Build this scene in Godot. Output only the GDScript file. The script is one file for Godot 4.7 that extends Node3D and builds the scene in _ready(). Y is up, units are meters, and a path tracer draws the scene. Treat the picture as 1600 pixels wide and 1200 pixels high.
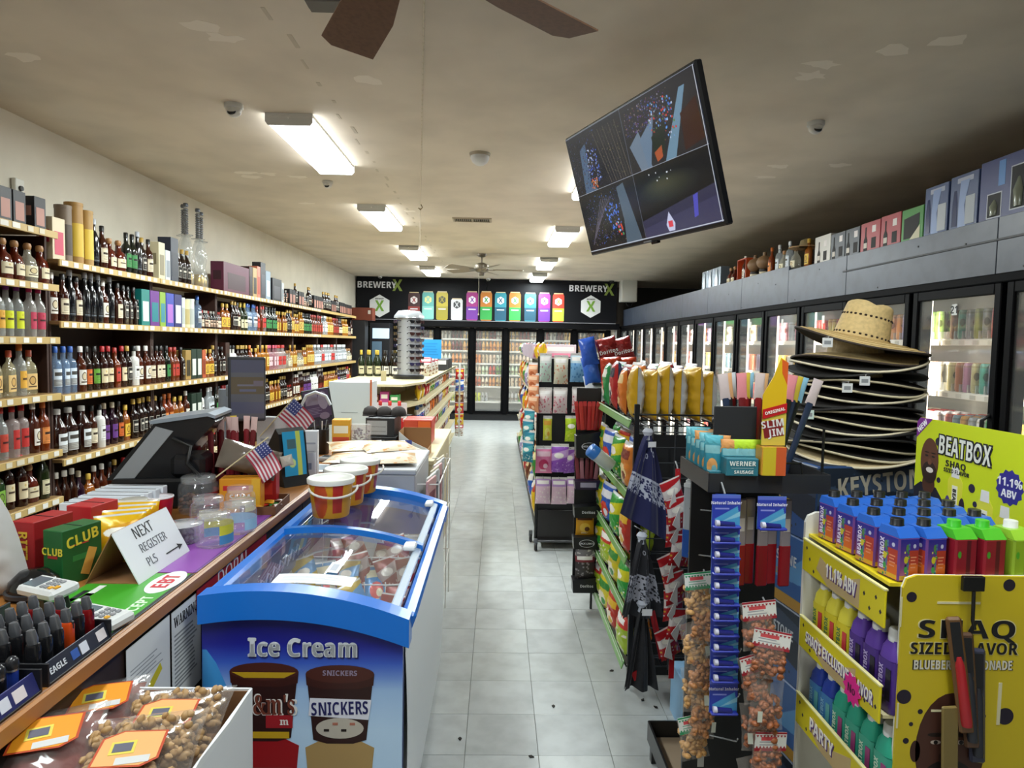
extends Node3D

# ---------- camera, light and exposure come first in _ready(); helpers below it ----------
var rng := RandomNumberGenerator.new()

func _ready() -> void:
	rng.seed = 7
	var cam := Camera3D.new()
	cam.name = "camera"
	cam.fov = 2.0 * rad_to_deg(atan(600.0 / 1040.0))
	cam.near = 0.05
	cam.far = 100.0
	cam.transform = Transform3D(Basis(V(0.99960, 0.01875, 0.02111), V(-0.01745, 0.99802, -0.06045), V(-0.02220, 0.06006, 0.99795)), V(0, 1.7, 0))
	add_child(cam)
	cam.current = true
	var env := Environment.new()
	env.background_mode = Environment.BG_COLOR
	env.background_color = Color(0.02, 0.02, 0.02)
	env.tonemap_mode = Environment.TONE_MAPPER_LINEAR
	env.tonemap_exposure = 2.2
	env.sdfgi_enabled = true
	env.ssao_enabled = true
	env.ssil_enabled = true
	var we := WorldEnvironment.new()
	we.name = "world_environment"
	we.environment = env
	add_child(we)
	lamps()
	shell()
	floor_tiles()
	back_sign()
	back_cooler()
	right_cooler()
	liquor_shelves()
	counter()
	counter_goods()
	freezer()
	left_gondola()
	centre_gondola()
	chip_rack()
	snack_stand()
	hats_and_cases()
	carton_display()
	cooler_top_goods()
	ceiling_things()

func V(x: float, y: float, z: float) -> Vector3:
	return Vector3(x, y, z)

# ---------- materials ----------
var mats := {}

func C(hex: String, rough := 0.55, metal := 0.0, spec := 0.5) -> StandardMaterial3D:
	var key := "%s/%.2f/%.2f/%.2f" % [hex, rough, metal, spec]
	if not mats.has(key):
		var m := StandardMaterial3D.new()
		m.resource_name = "paint " + hex
		m.albedo_color = Color(hex)
		m.roughness = rough
		m.metallic = metal
		m.metallic_specular = spec
		m.cull_mode = BaseMaterial3D.CULL_DISABLED
		mats[key] = m
	return mats[key]

func pane(hex: String, a: float, rough := 0.05) -> StandardMaterial3D:
	var key := "pane%s/%.2f/%.2f" % [hex, a, rough]
	if not mats.has(key):
		var m := StandardMaterial3D.new()
		m.resource_name = "clear " + hex
		m.albedo_color = Color(Color(hex), a)
		m.roughness = rough
		m.transparency = BaseMaterial3D.TRANSPARENCY_ALPHA
		m.cull_mode = BaseMaterial3D.CULL_DISABLED
		mats[key] = m
	return mats[key]

func film(hex: String, a: float) -> StandardMaterial3D:
	var m := pane(hex, a, 0.3)
	m.metallic_specular = 0.7
	return m

func glow(hex: String, e: float) -> StandardMaterial3D:
	var key := "glow%s/%.2f" % [hex, e]
	if not mats.has(key):
		var m := StandardMaterial3D.new()
		m.resource_name = "glow " + hex
		m.albedo_color = Color(hex)
		m.emission_enabled = true
		m.emission = Color(hex)
		m.emission_energy_multiplier = e
		mats[key] = m
	return mats[key]

func tex_mat(key: String, tex: Texture2D, rough := 0.5, tint := "ffffff", metal := 0.0) -> StandardMaterial3D:
	var k := "%s/%s/%.2f/%.2f" % [key, tint, rough, metal]
	if not mats.has(k):
		var m := StandardMaterial3D.new()
		m.resource_name = key
		m.albedo_texture = tex
		m.albedo_color = Color(tint)
		m.roughness = rough
		m.metallic = metal
		m.cull_mode = BaseMaterial3D.CULL_DISABLED
		mats[k] = m
	return mats[k]

func surf(hex: String, rough: float, scale: float, lo: float, hi: float, bump := 0.0, seed_ := 1, oct := 4) -> StandardMaterial3D:
	var n := FastNoiseLite.new()
	n.noise_type = FastNoiseLite.TYPE_SIMPLEX_SMOOTH
	n.seed = seed_
	n.frequency = 0.012
	n.fractal_octaves = oct
	var t := NoiseTexture2D.new()
	t.width = 512
	t.height = 512
	t.seamless = true
	t.noise = n
	var g := Gradient.new()
	g.set_color(0, Color(lo, lo, lo))
	g.set_color(1, Color(hi, hi, hi))
	t.color_ramp = g
	var m := StandardMaterial3D.new()
	m.resource_name = "surface " + hex
	m.albedo_color = Color(hex)
	m.albedo_texture = t
	m.roughness = rough
	m.uv1_triplanar = true
	m.uv1_world_triplanar = true
	m.uv1_scale = Vector3.ONE * scale
	if bump > 0.0:
		m.heightmap_enabled = true
		m.heightmap_texture = t
		m.heightmap_scale = bump
	return m

# a flat print drawn from rectangles, ellipses, gradients and specks
var prints := {}

func art(key: String, w: int, h: int, ops: Array) -> Texture2D:
	if prints.has(key):
		return prints[key]
	var im := Image.create(w, h, false, Image.FORMAT_RGB8)
	var r := RandomNumberGenerator.new()
	r.seed = hash(key)
	for o in ops:
		var c := Color(o[-1]) if o[-1] is String else Color.WHITE
		match o[0]:
			"fill": im.fill(c)
			"rect": im.fill_rect(Rect2i(int(o[1] * w), int(o[2] * h), maxi(1, int(o[3] * w)), maxi(1, int(o[4] * h))), c)
			"oval":
				for y in range(maxi(0, int((o[2] - o[4]) * h)), mini(h, int((o[2] + o[4]) * h) + 1)):
					var k := 1.0 - pow((float(y) / h - o[2]) / o[4], 2.0)
					if k > 0.0:
						var s: float = sqrt(k) * o[3]
						var x0 := clampi(int((o[1] - s) * w), 0, w)
						im.fill_rect(Rect2i(x0, y, clampi(int((o[1] + s) * w), 0, w) - x0, 1), c)
			"grad":
				for y in h:
					im.fill_rect(Rect2i(0, y, w, 1), Color(o[1]).lerp(Color(o[2]), clampf(float(y) / h * 1.0, 0, 1)))
			"gradh":
				for x in w:
					im.fill_rect(Rect2i(x, 0, 1, h), Color(o[1]).lerp(Color(o[2]), float(x) / w))
			"poly":
				var pts := PackedVector2Array()
				for k in range(0, o[1].size(), 2):
					pts.append(Vector2(o[1][k] * w, o[1][k + 1] * h))
				for y in h:
					for x in w:
						if Geometry2D.is_point_in_polygon(Vector2(x + 0.5, y + 0.5), pts):
							im.set_pixel(x, y, c)
			"specks":
				for k in int(o[1]):
					var sz: int = maxi(1, int(o[2] * w * r.randf_range(0.5, 1.0)))
					im.fill_rect(Rect2i(r.randi_range(int(o[3] * w), int((o[3] + o[5]) * w)), r.randi_range(int(o[4] * h), int((o[4] + o[6]) * h)), sz, sz), Color(o[7][r.randi() % o[7].size()]))
			"lines":
				var n: int = o[1]
				for k in n:
					var y: float = o[3] + o[5] * k / n
					im.fill_rect(Rect2i(int(o[2] * w), int(y * h), int(o[4] * w * r.randf_range(0.7, 1.0)), maxi(1, int(o[5] * h / n * 0.45))), c)
	var t := ImageTexture.create_from_image(im)
	prints[key] = t
	return t

# ---------- mesh building ----------
class MB:
	var v := PackedVector3Array()
	var n := PackedVector3Array()
	var t := PackedVector2Array()
	var ix := PackedInt32Array()

	func vert(p: Vector3, nm: Vector3, uv := Vector2.ZERO) -> int:
		v.append(p)
		n.append(nm)
		t.append(uv)
		return v.size() - 1

	func tri(a: int, b: int, c: int) -> void:
		var g := (v[b] - v[a]).cross(v[c] - v[a])
		if g.dot(n[a] + n[b] + n[c]) > 0.0:
			ix.append_array([a, c, b])
		else:
			ix.append_array([a, b, c])

	func quad(a: int, b: int, c: int, d: int) -> void:
		tri(a, b, c)
		tri(a, c, d)

	func face(pts: Array, out: Vector3, uvs := []) -> void:
		var nm: Vector3 = (pts[1] - pts[0]).cross(pts[2] - pts[0]).normalized()
		if nm.dot(out) < 0.0:
			nm = -nm
		var i0 := v.size()
		for k in pts.size():
			vert(pts[k], nm, uvs[k] if uvs else Vector2.ZERO)
		for k in range(1, pts.size() - 1):
			tri(i0, i0 + k, i0 + k + 1)

	func box(c: Vector3, s: Vector3, b := 0.0, bs := Basis()) -> MB:
		var h := s / 2.0
		b = minf(b, minf(h.x, minf(h.y, h.z)) * 0.9)
		for ax in 3:
			for sg in [-1.0, 1.0]:
				var nn := Vector3.ZERO
				nn[ax] = sg
				var u := (ax + 1) % 3
				var w := (ax + 2) % 3
				var pts := []
				for q in [[-1, -1], [1, -1], [1, 1], [-1, 1]]:
					var p := Vector3.ZERO
					p[ax] = sg * h[ax]
					p[u] = q[0] * (h[u] - b)
					p[w] = q[1] * (h[w] - b)
					pts.append(p)
				var uvs := []
				for p in pts:
					var uu: float = (p.x / s.x + 0.5) if ax != 0 else (0.5 - sg * p.z / s.z)
					if ax == 2 and sg < 0:
						uu = 1.0 - uu
					uvs.append(Vector2(uu, 0.5 - p.y / s.y if ax != 1 else 0.5 + p.z / s.z))
				for k in 4:
					pts[k] = c + bs * pts[k]
				face(pts, bs * nn, uvs)
		if b > 0.0:
			for ax in 3:
				var u := (ax + 1) % 3
				var w := (ax + 2) % 3
				for q in [[-1, -1], [1, -1], [1, 1], [-1, 1]]:
					var pts := []
					for e in [[-1, 0], [1, 0], [1, 1], [-1, 1]]:
						var p := Vector3.ZERO
						p[ax] = e[0] * (h[ax] - b)
						p[u] = q[0] * (h[u] - (b if e[1] else 0.0))
						p[w] = q[1] * (h[w] - (0.0 if e[1] else b))
						pts.append(c + bs * p)
					var o := Vector3.ZERO
					o[u] = q[0]
					o[w] = q[1]
					face(pts, bs * o)
			for x in [-1, 1]:
				for y in [-1, 1]:
					for z in [-1, 1]:
						face([c + bs * Vector3(x * h.x, y * (h.y - b), z * (h.z - b)), c + bs * Vector3(x * (h.x - b), y * h.y, z * (h.z - b)), c + bs * Vector3(x * (h.x - b), y * (h.y - b), z * h.z)], bs * Vector3(x, y, z))
		return self

	func lathe(prof: Array, seg := 16, sq := 2.0, flat := 1.0, at := Vector3.ZERO, a0 := 0.0, a1 := TAU, bs := Basis()) -> MB:
		# prof: [radius, height] from the bottom up; cross-section a superellipse of power sq, squeezed by flat along z
		var len := 0.0
		var cum := [0.0]
		for k in range(1, prof.size()):
			len += Vector2(prof[k][0] - prof[k - 1][0], prof[k][1] - prof[k - 1][1]).length()
			cum.append(len)
		var sn := []
		for k in prof.size() - 1:
			sn.append(Vector2(prof[k + 1][1] - prof[k][1], prof[k][0] - prof[k + 1][0]).normalized())
		for k in prof.size() - 1:
			var na: Vector2 = sn[k]
			var nb: Vector2 = sn[k]
			if k > 0 and sn[k - 1].dot(sn[k]) > 0.6:
				na = (sn[k - 1] + sn[k]).normalized()
			if k < sn.size() - 1 and sn[k + 1].dot(sn[k]) > 0.6:
				nb = (sn[k + 1] + sn[k]).normalized()
			var i0 := v.size()
			for j in seg + 1:
				var a := lerpf(a0, a1, float(j) / seg)
				var cs := cos(a)
				var si := sin(a)
				var rr := pow(pow(absf(cs), sq) + pow(absf(si), sq), -1.0 / sq)
				var g := Vector3(signf(cs) * pow(absf(cs), sq - 1.0), 0, signf(si) * pow(absf(si), sq - 1.0) / flat).normalized()
				for e in 2:
					var r: float = prof[k + e][0] * rr
					var m: Vector2 = nb if e else na
					vert(at + bs * Vector3(r * cs, prof[k + e][1], r * si * flat), bs * (g * m.x + Vector3.UP * m.y).normalized(), Vector2(float(j) / seg, 1.0 - cum[k + e] / len))
			for j in seg:
				quad(i0 + j * 2, i0 + j * 2 + 1, i0 + j * 2 + 3, i0 + j * 2 + 2)
		return self

	func grid(f: Callable, nu: int, nv: int, flip := false) -> MB:
		var p := []
		for i in nu + 1:
			var row := []
			for j in nv + 1:
				row.append(f.call(float(i) / nu, float(j) / nv))
			p.append(row)
		var i0 := v.size()
		for i in nu + 1:
			for j in nv + 1:
				var du: Vector3 = p[mini(i + 1, nu)][j] - p[maxi(i - 1, 0)][j]
				var dv: Vector3 = p[i][mini(j + 1, nv)] - p[i][maxi(j - 1, 0)]
				var nm := du.cross(dv).normalized()
				if nm == Vector3.ZERO:
					nm = Vector3.UP
				vert(p[i][j], -nm if flip else nm, Vector2(float(i) / nu, float(j) / nv))
		for i in nu:
			for j in nv:
				var a := i0 + i * (nv + 1) + j
				quad(a, a + 1, a + nv + 2, a + nv + 1)
		return self

	func tube(pts: Array, r: float, seg := 6) -> MB:
		var prev := -1
		var side := Vector3.ZERO
		for k in pts.size():
			var d: Vector3 = (pts[mini(k + 1, pts.size() - 1)] - pts[maxi(k - 1, 0)]).normalized()
			if side == Vector3.ZERO:
				side = d.cross(Vector3.UP if absf(d.y) < 0.9 else Vector3.RIGHT).normalized()
			side = (side - d * side.dot(d)).normalized()
			var up := d.cross(side)
			var i0 := v.size()
			for j in seg + 1:
				var a := TAU * j / seg
				var o := side * cos(a) + up * sin(a)
				vert(pts[k] + o * r, o)
			if k > 0:
				for j in seg:
					quad(prev + j, i0 + j, i0 + j + 1, prev + j + 1)
			prev = i0
		for e in [0, pts.size() - 1]:
			var o: Vector3 = (pts[0] - pts[1]) if e == 0 else (pts[-1] - pts[-2])
			o = o.normalized()
			var s := o.cross(Vector3.UP if absf(o.y) < 0.9 else Vector3.RIGHT).normalized()
			var ring := []
			for j in seg:
				ring.append(pts[e] + (s * cos(TAU * j / seg) + o.cross(s) * sin(TAU * j / seg)) * r)
			face(ring, o)
		return self

	func prism(poly: Array, z0: float, z1: float, tr := Transform3D()) -> MB:
		# a flat outline in x and y, given depth along z
		var pk := PackedVector2Array(poly)
		if Geometry2D.is_polygon_clockwise(pk):
			pk.reverse()
		var lo := pk[0]
		var hi := pk[0]
		for p in pk:
			lo = lo.min(p)
			hi = hi.max(p)
		var tris := Geometry2D.triangulate_polygon(pk)
		for z in [z0, z1]:
			var i0 := v.size()
			for p in pk:
				vert(tr * Vector3(p.x, p.y, z), (tr.basis * Vector3(0, 0, signf(z - (z0 + z1) / 2.0))).normalized(), Vector2((p.x - lo.x) / (hi.x - lo.x), 1.0 - (p.y - lo.y) / (hi.y - lo.y)))
			for k in range(0, tris.size(), 3):
				tri(i0 + tris[k], i0 + tris[k + 1], i0 + tris[k + 2])
		for k in pk.size():
			var a := pk[k]
			var b := pk[(k + 1) % pk.size()]
			var o := Vector3(b.y - a.y, a.x - b.x, 0)
			face([tr * Vector3(a.x, a.y, z0), tr * Vector3(b.x, b.y, z0), tr * Vector3(b.x, b.y, z1), tr * Vector3(a.x, a.y, z1)], tr.basis * o)
		return self

	func mesh() -> ArrayMesh:
		var a := []
		a.resize(Mesh.ARRAY_MAX)
		a[Mesh.ARRAY_VERTEX] = v
		a[Mesh.ARRAY_NORMAL] = n
		a[Mesh.ARRAY_TEX_UV] = t
		a[Mesh.ARRAY_INDEX] = ix
		var m := ArrayMesh.new()
		m.add_surface_from_arrays(Mesh.PRIMITIVE_TRIANGLES, a)
		return m

var meshes := {}

func bx(w: float, h: float, d: float, b := 0.003) -> ArrayMesh:
	# a box that stands on its origin, edges chamfered by b
	var k := "bx%.4f/%.4f/%.4f/%.4f" % [w, h, d, b]
	if not meshes.has(k):
		meshes[k] = MB.new().box(V(0, h / 2, 0), V(w, h, d), b).mesh()
	return meshes[k]

func lt(prof: Array, seg := 16, sq := 2.0, flat := 1.0) -> ArrayMesh:
	var k := "lt%s/%d/%.1f/%.2f" % [prof, seg, sq, flat]
	if not meshes.has(k):
		meshes[k] = MB.new().lathe(prof, seg, sq, flat).mesh()
	return meshes[k]

func txt(s: String, h: float, face := 0, deep := 0.0008) -> TextMesh:
	# lettering whose capitals are h high: 0 bold sans, 1 sans, 2 bold serif
	var k := "txt%s/%.4f/%d/%.4f" % [s, h, face, deep]
	if not meshes.has(k):
		var f := SystemFont.new()
		f.font_names = PackedStringArray([["Droid Sans", "Droid Sans", "Droid Serif"][face]])
		f.font_weight = 400 if face == 1 else 700
		var t := TextMesh.new()
		t.text = s
		t.font = f
		t.font_size = 32
		t.pixel_size = h / (32.0 * 0.715)
		t.depth = deep
		t.curve_step = 4.0 if h < 0.05 else 2.0
		meshes[k] = t
	return meshes[k]

# ---------- nodes ----------
func T(nm: String, label: String, cat: String, at := Vector3.ZERO, ry := 0.0, group := "") -> Node3D:
	var o := Node3D.new()
	o.name = nm
	o.position = at
	o.rotation_degrees.y = ry
	add_child(o, true)
	return tag(o, label, cat, group)

func tag(o: Node3D, label: String, cat: String, group := "") -> Node3D:
	o.set_meta("label", label)
	o.set_meta("category", cat)
	if group:
		o.set_meta("group", group)
	return o

func P(parent: Node3D, nm: String, mesh: Mesh, m: Material, at := Vector3.ZERO, rot := Vector3.ZERO) -> MeshInstance3D:
	var o := MeshInstance3D.new()
	o.name = nm
	o.mesh = mesh
	o.material_override = m
	o.position = at
	o.rotation_degrees = rot
	parent.add_child(o, true)
	return o

func S(nm: String, mesh: Mesh, m: Material, label: String, cat: String, at := Vector3.ZERO, rot := Vector3.ZERO, group := "") -> MeshInstance3D:
	var o := P(self, nm, mesh, m, at, rot)
	tag(o, label, cat, group)
	return o

func K(nm: String, mesh: Mesh, m: Material, at := Vector3.ZERO, rot := Vector3.ZERO) -> MeshInstance3D:
	var o := P(self, nm, mesh, m, at, rot)
	o.set_meta("kind", "structure")
	return o

func stuff(o: Node3D) -> Node3D:
	o.set_meta("kind", "stuff")
	return o

func fit(o: MeshInstance3D, w: float, tall := 1.0) -> MeshInstance3D:
	# sets lettering to a given length
	o.scale = V(w / o.mesh.get_aabb().size.x, tall, 1)
	return o

func nth(k: int) -> String:
	var a := ["first", "second", "third", "fourth", "fifth", "sixth", "seventh", "eighth", "ninth", "tenth", "eleventh", "twelfth", "thirteenth", "fourteenth", "fifteenth", "sixteenth", "seventeenth", "eighteenth", "nineteenth"]
	if k < 20:
		return a[k - 1]
	var tens := ["twent", "thirt", "fort", "fift", "sixt", "sevent", "eight", "ninet"]
	if k % 10 == 0:
		return tens[k / 10 - 2] + "ieth"
	return tens[k / 10 - 2] + "y-" + a[k % 10 - 1]

func area(nm: String, at: Vector3, size: Vector2, towards: Vector3, e: float, col := Color(1, 1, 1)) -> void:
	var l := AreaLight3D.new()
	l.name = nm
	l.area_size = size
	l.light_energy = e
	l.light_color = col
	l.shadow_enabled = true
	l.set("area_range", 30.0)
	l.position = at
	l.basis = Basis.looking_at(towards, Vector3.FORWARD if absf(towards.y) > 0.9 else Vector3.UP)
	add_child(l, true)

# ---------- the room ----------
const LAMPS := [[-1.32, -4.85], [-1.32, -7.55], [-1.32, -10.4], [-1.32, -12.95], [0.8, -5.6], [0.8, -8.55], [0.8, -11.4], [0.8, -13.75], [-1.32, -0.9], [0.8, -1.0], [-1.32, 1.6], [0.8, 1.6]]
const LAMP_WORDS := ["nearest of the row on the left, by the dome camera", "second of the left row, behind the small camera", "third of the left row, behind the hanging chain", "last of the left row, by the far fan", "above the hanging television", "second of the right row, beside the television edge", "third of the right row, right of the far fan", "last of the right row, over the black sign wall", "over the lighter trays", "over the carton display", "behind the counter end", "behind the snack side"]

func lamps() -> void:
	var hs := MB.new()
	hs.prism([Vector2(-0.14, 0), Vector2(-0.14, -0.015), Vector2(-0.12, -0.03), Vector2(0.12, -0.03), Vector2(0.14, -0.015), Vector2(0.14, 0)], -0.61, 0.61)
	var dif := MB.new().prism([Vector2(-0.137, -0.016), Vector2(-0.142, -0.045), Vector2(-0.125, -0.07), Vector2(0.125, -0.07), Vector2(0.142, -0.045), Vector2(0.137, -0.016)], -0.598, 0.598).mesh()
	var cap := MB.new().prism([Vector2(-0.146, 0), Vector2(-0.146, -0.052), Vector2(-0.13, -0.073), Vector2(0.13, -0.073), Vector2(0.146, -0.052), Vector2(0.146, 0)], -0.006, 0.006).mesh()
	var hm := hs.mesh()
	for k in LAMPS.size():
		var p := V(LAMPS[k][0], 3.1, LAMPS[k][1])
		var t := T("ceiling_light", "long lit ceiling light, " + LAMP_WORDS[k], "ceiling light", p, 0, "fluorescent ceiling lights")
		P(t, "housing", hm, C("d8d8d4", 0.5), Vector3.ZERO)
		P(t, "diffuser", dif, glow("f6fcff", 5.0 if k < 10 else 1.0))
		P(t, "end_cap", cap, C("cfcfcc", 0.5), V(0, 0, 0.604))
		P(t, "end_cap", cap, C("cfcfcc", 0.5), V(0, 0, -0.604))
		P(t, "screw", lt([[0.006, 0], [0.004, 0.003], [0.0, 0.004]], 8), C("f4f4f0", 0.3), V(0, -0.03, 0.611), V(90, 0, 0))
		area("lamp_light", p + V(0, -0.078, 0), Vector2(0.26, 1.18), Vector3.DOWN, (1.5 if k in [8, 9] else 2.8) if k < 10 else 0.35, Color(0.95, 0.99, 0.985))

func shell() -> void:
	var cm := surf("d9cdbb", 0.8, 0.22, 0.93, 1.03, 0.05, 3)
	K("ceiling", MB.new().box(V(0.95, 3.2, -6.5), V(8.5, 0.2, 19.4)).mesh(), cm)
	K("wall_left", MB.new().box(V(-3.2, 1.55, -6.5), V(0.2, 3.3, 19.4)).mesh(), surf("d6cfbf", 0.75, 0.3, 0.96, 1.02, 0.04, 5))
	K("wall_right", MB.new().box(V(5.1, 1.55, -6.5), V(0.2, 3.3, 19.4)).mesh(), C("4a443c", 0.8))
	K("wall_back", MB.new().box(V(0.95, 1.55, -16.1), V(8.5, 3.3, 0.2)).mesh(), C("3a3836", 0.8))
	K("wall_front", MB.new().box(V(0.95, 1.55, 3.1), V(8.5, 3.3, 0.2)).mesh(), C("c8c0b0", 0.8))
	# seams and touch-up patches of the plasterboard overhead
	var seam := MB.new()
	for k in 40:
		var z := -2.2 - k * 0.26
		seam.box(V(-1.0 + 0.02 * sin(k * 3.7), 3.1, z), V(0.012 + 0.01 * absf(sin(k * 1.9)), 0.003, 0.09 + 0.05 * sin(k * 5.1)))
	stuff(P(get_node("ceiling"), "plaster_seam", seam.mesh(), C("c4b8a4", 0.8)))
	for q in [V(-2.414, 3.1, -3.513), V(-1.351, 3.1, -3.12), V(-1.311, 3.1, -3.231), V(1.568, 3.1, -3.323), V(1.587, 3.1, -3.463), V(1.815, 3.1, -3.15), V(1.993, 3.1, -3.034), V(-2.148, 3.1, -5.763), V(-1.969, 3.1, -5.788), V(-1.745, 3.1, -5.853), V(-1.983, 3.1, -6.979), V(-2.141, 3.1, -5.892), V(2.125, 3.1, -5.163), V(2.558, 3.1, -5.086), V(2.151, 3.1, -5.474), V(-0.705, 3.1, -3.681), V(-0.971, 3.1, -7.258)]:
		patch(q)

func patch(p: Vector3) -> void:
	var poly := []
	for k in 12:
		var a := TAU * k / 12
		var r := rng.randf_range(0.03, 0.075)
		poly.append(Vector2(cos(a) * r * 1.5, sin(a) * r))
	P(get_node("ceiling"), "plaster_patch", MB.new().prism(poly, -0.0008, 0.0008, Transform3D(Basis(Vector3.RIGHT, PI / 2), p)).mesh(), C("e6dccd", 0.8))

func floor_tiles() -> void:
	K("floor", MB.new().box(V(0.95, -0.106, -6.5), V(8.5, 0.2, 19.4)).mesh(), C("8d8c86", 0.7))
	var fl := get_node("floor")
	var ms := []
	for k in 5:
		ms.append(surf(["bcc0c0", "b8bcbc", "bec2c1", "b5b9b9", "babebd"][k], 0.28, 0.9, 0.9, 1.04, 0.0, 20 + k))
	var tm := bx(0.3028, 0.005, 0.3028, 0.0008)
	# joints run where the photograph's do: x = -0.11 + k * 0.3048
	for i in range(-4, 11):
		for j in range(3, 25):
			var x := 0.045 + i * 0.3048
			var z := -2.66 + 0.1524 + 5 * 0.3048 - j * 0.3048
			if x > 2.8 or (x > 1.3 and z > -3.0):
				continue
			P(fl, "tile", tm, ms[(i * 7 + j * 3 + i * j) % 5], V(x, -0.006 + rng.randf_range(0, 0.0004), z))
	var far := MB.new().box(V(0.4, -0.0035, -11.9), V(7.0, 0.005, 8.16)).mesh()
	P(fl, "far_tiles", far, ms[0])
	var near := MB.new().box(V(0.4, -0.0035, 1.4), V(7.0, 0.005, 3.0)).mesh()
	P(fl, "near_tiles", near, ms[1])
	P(fl, "side_tiles", MB.new().box(V(-2.15, -0.0035, -3.9), V(2.0, 0.005, 7.9)).mesh(), ms[2])
	# scraps of dirt on the aisle
	var k := 0
	for q in [V(0.289, 0, -3.031), V(0.167, 0, -2.646), V(0.729, 0, -3.093), V(0.776, 0, -3.031), V(0.624, 0, -3.38), V(-0.135, 0, -2.768)]:
		k += 1
		S("litter_scrap", MB.new().prism([Vector2(-0.012, -0.004), Vector2(0.004, -0.009), Vector2(0.013, 0.0), Vector2(0.002, 0.007)], 0, 0.004, Transform3D(Basis(Vector3.UP, k * 1.3) * Basis(Vector3.RIGHT, -PI / 2), q)).mesh(), C("2a2622", 0.9), "small dark scrap on the aisle floor, %s of the scraps from the camera" % ["third nearest", "nearest", "fourth nearest", "fifth nearest", "farthest", "second nearest"][k - 1], "litter", Vector3.ZERO, Vector3.ZERO, "dark scraps on the aisle floor")

# ---------- the black sign wall at the far end ----------
func can_shape(h: float, w: float) -> Array:
	return [Vector2(-w * 0.42, 0), Vector2(w * 0.42, 0), Vector2(w * 0.5, h * 0.04), Vector2(w * 0.5, h * 0.9), Vector2(w * 0.38, h), Vector2(-w * 0.38, h), Vector2(-w * 0.5, h * 0.9), Vector2(-w * 0.5, h * 0.04)]

func hexagon(r: float) -> Array:
	var a := []
	for k in 6:
		a.append(Vector2(sin(TAU * k / 6), cos(TAU * k / 6)) * r)
	return a

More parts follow.
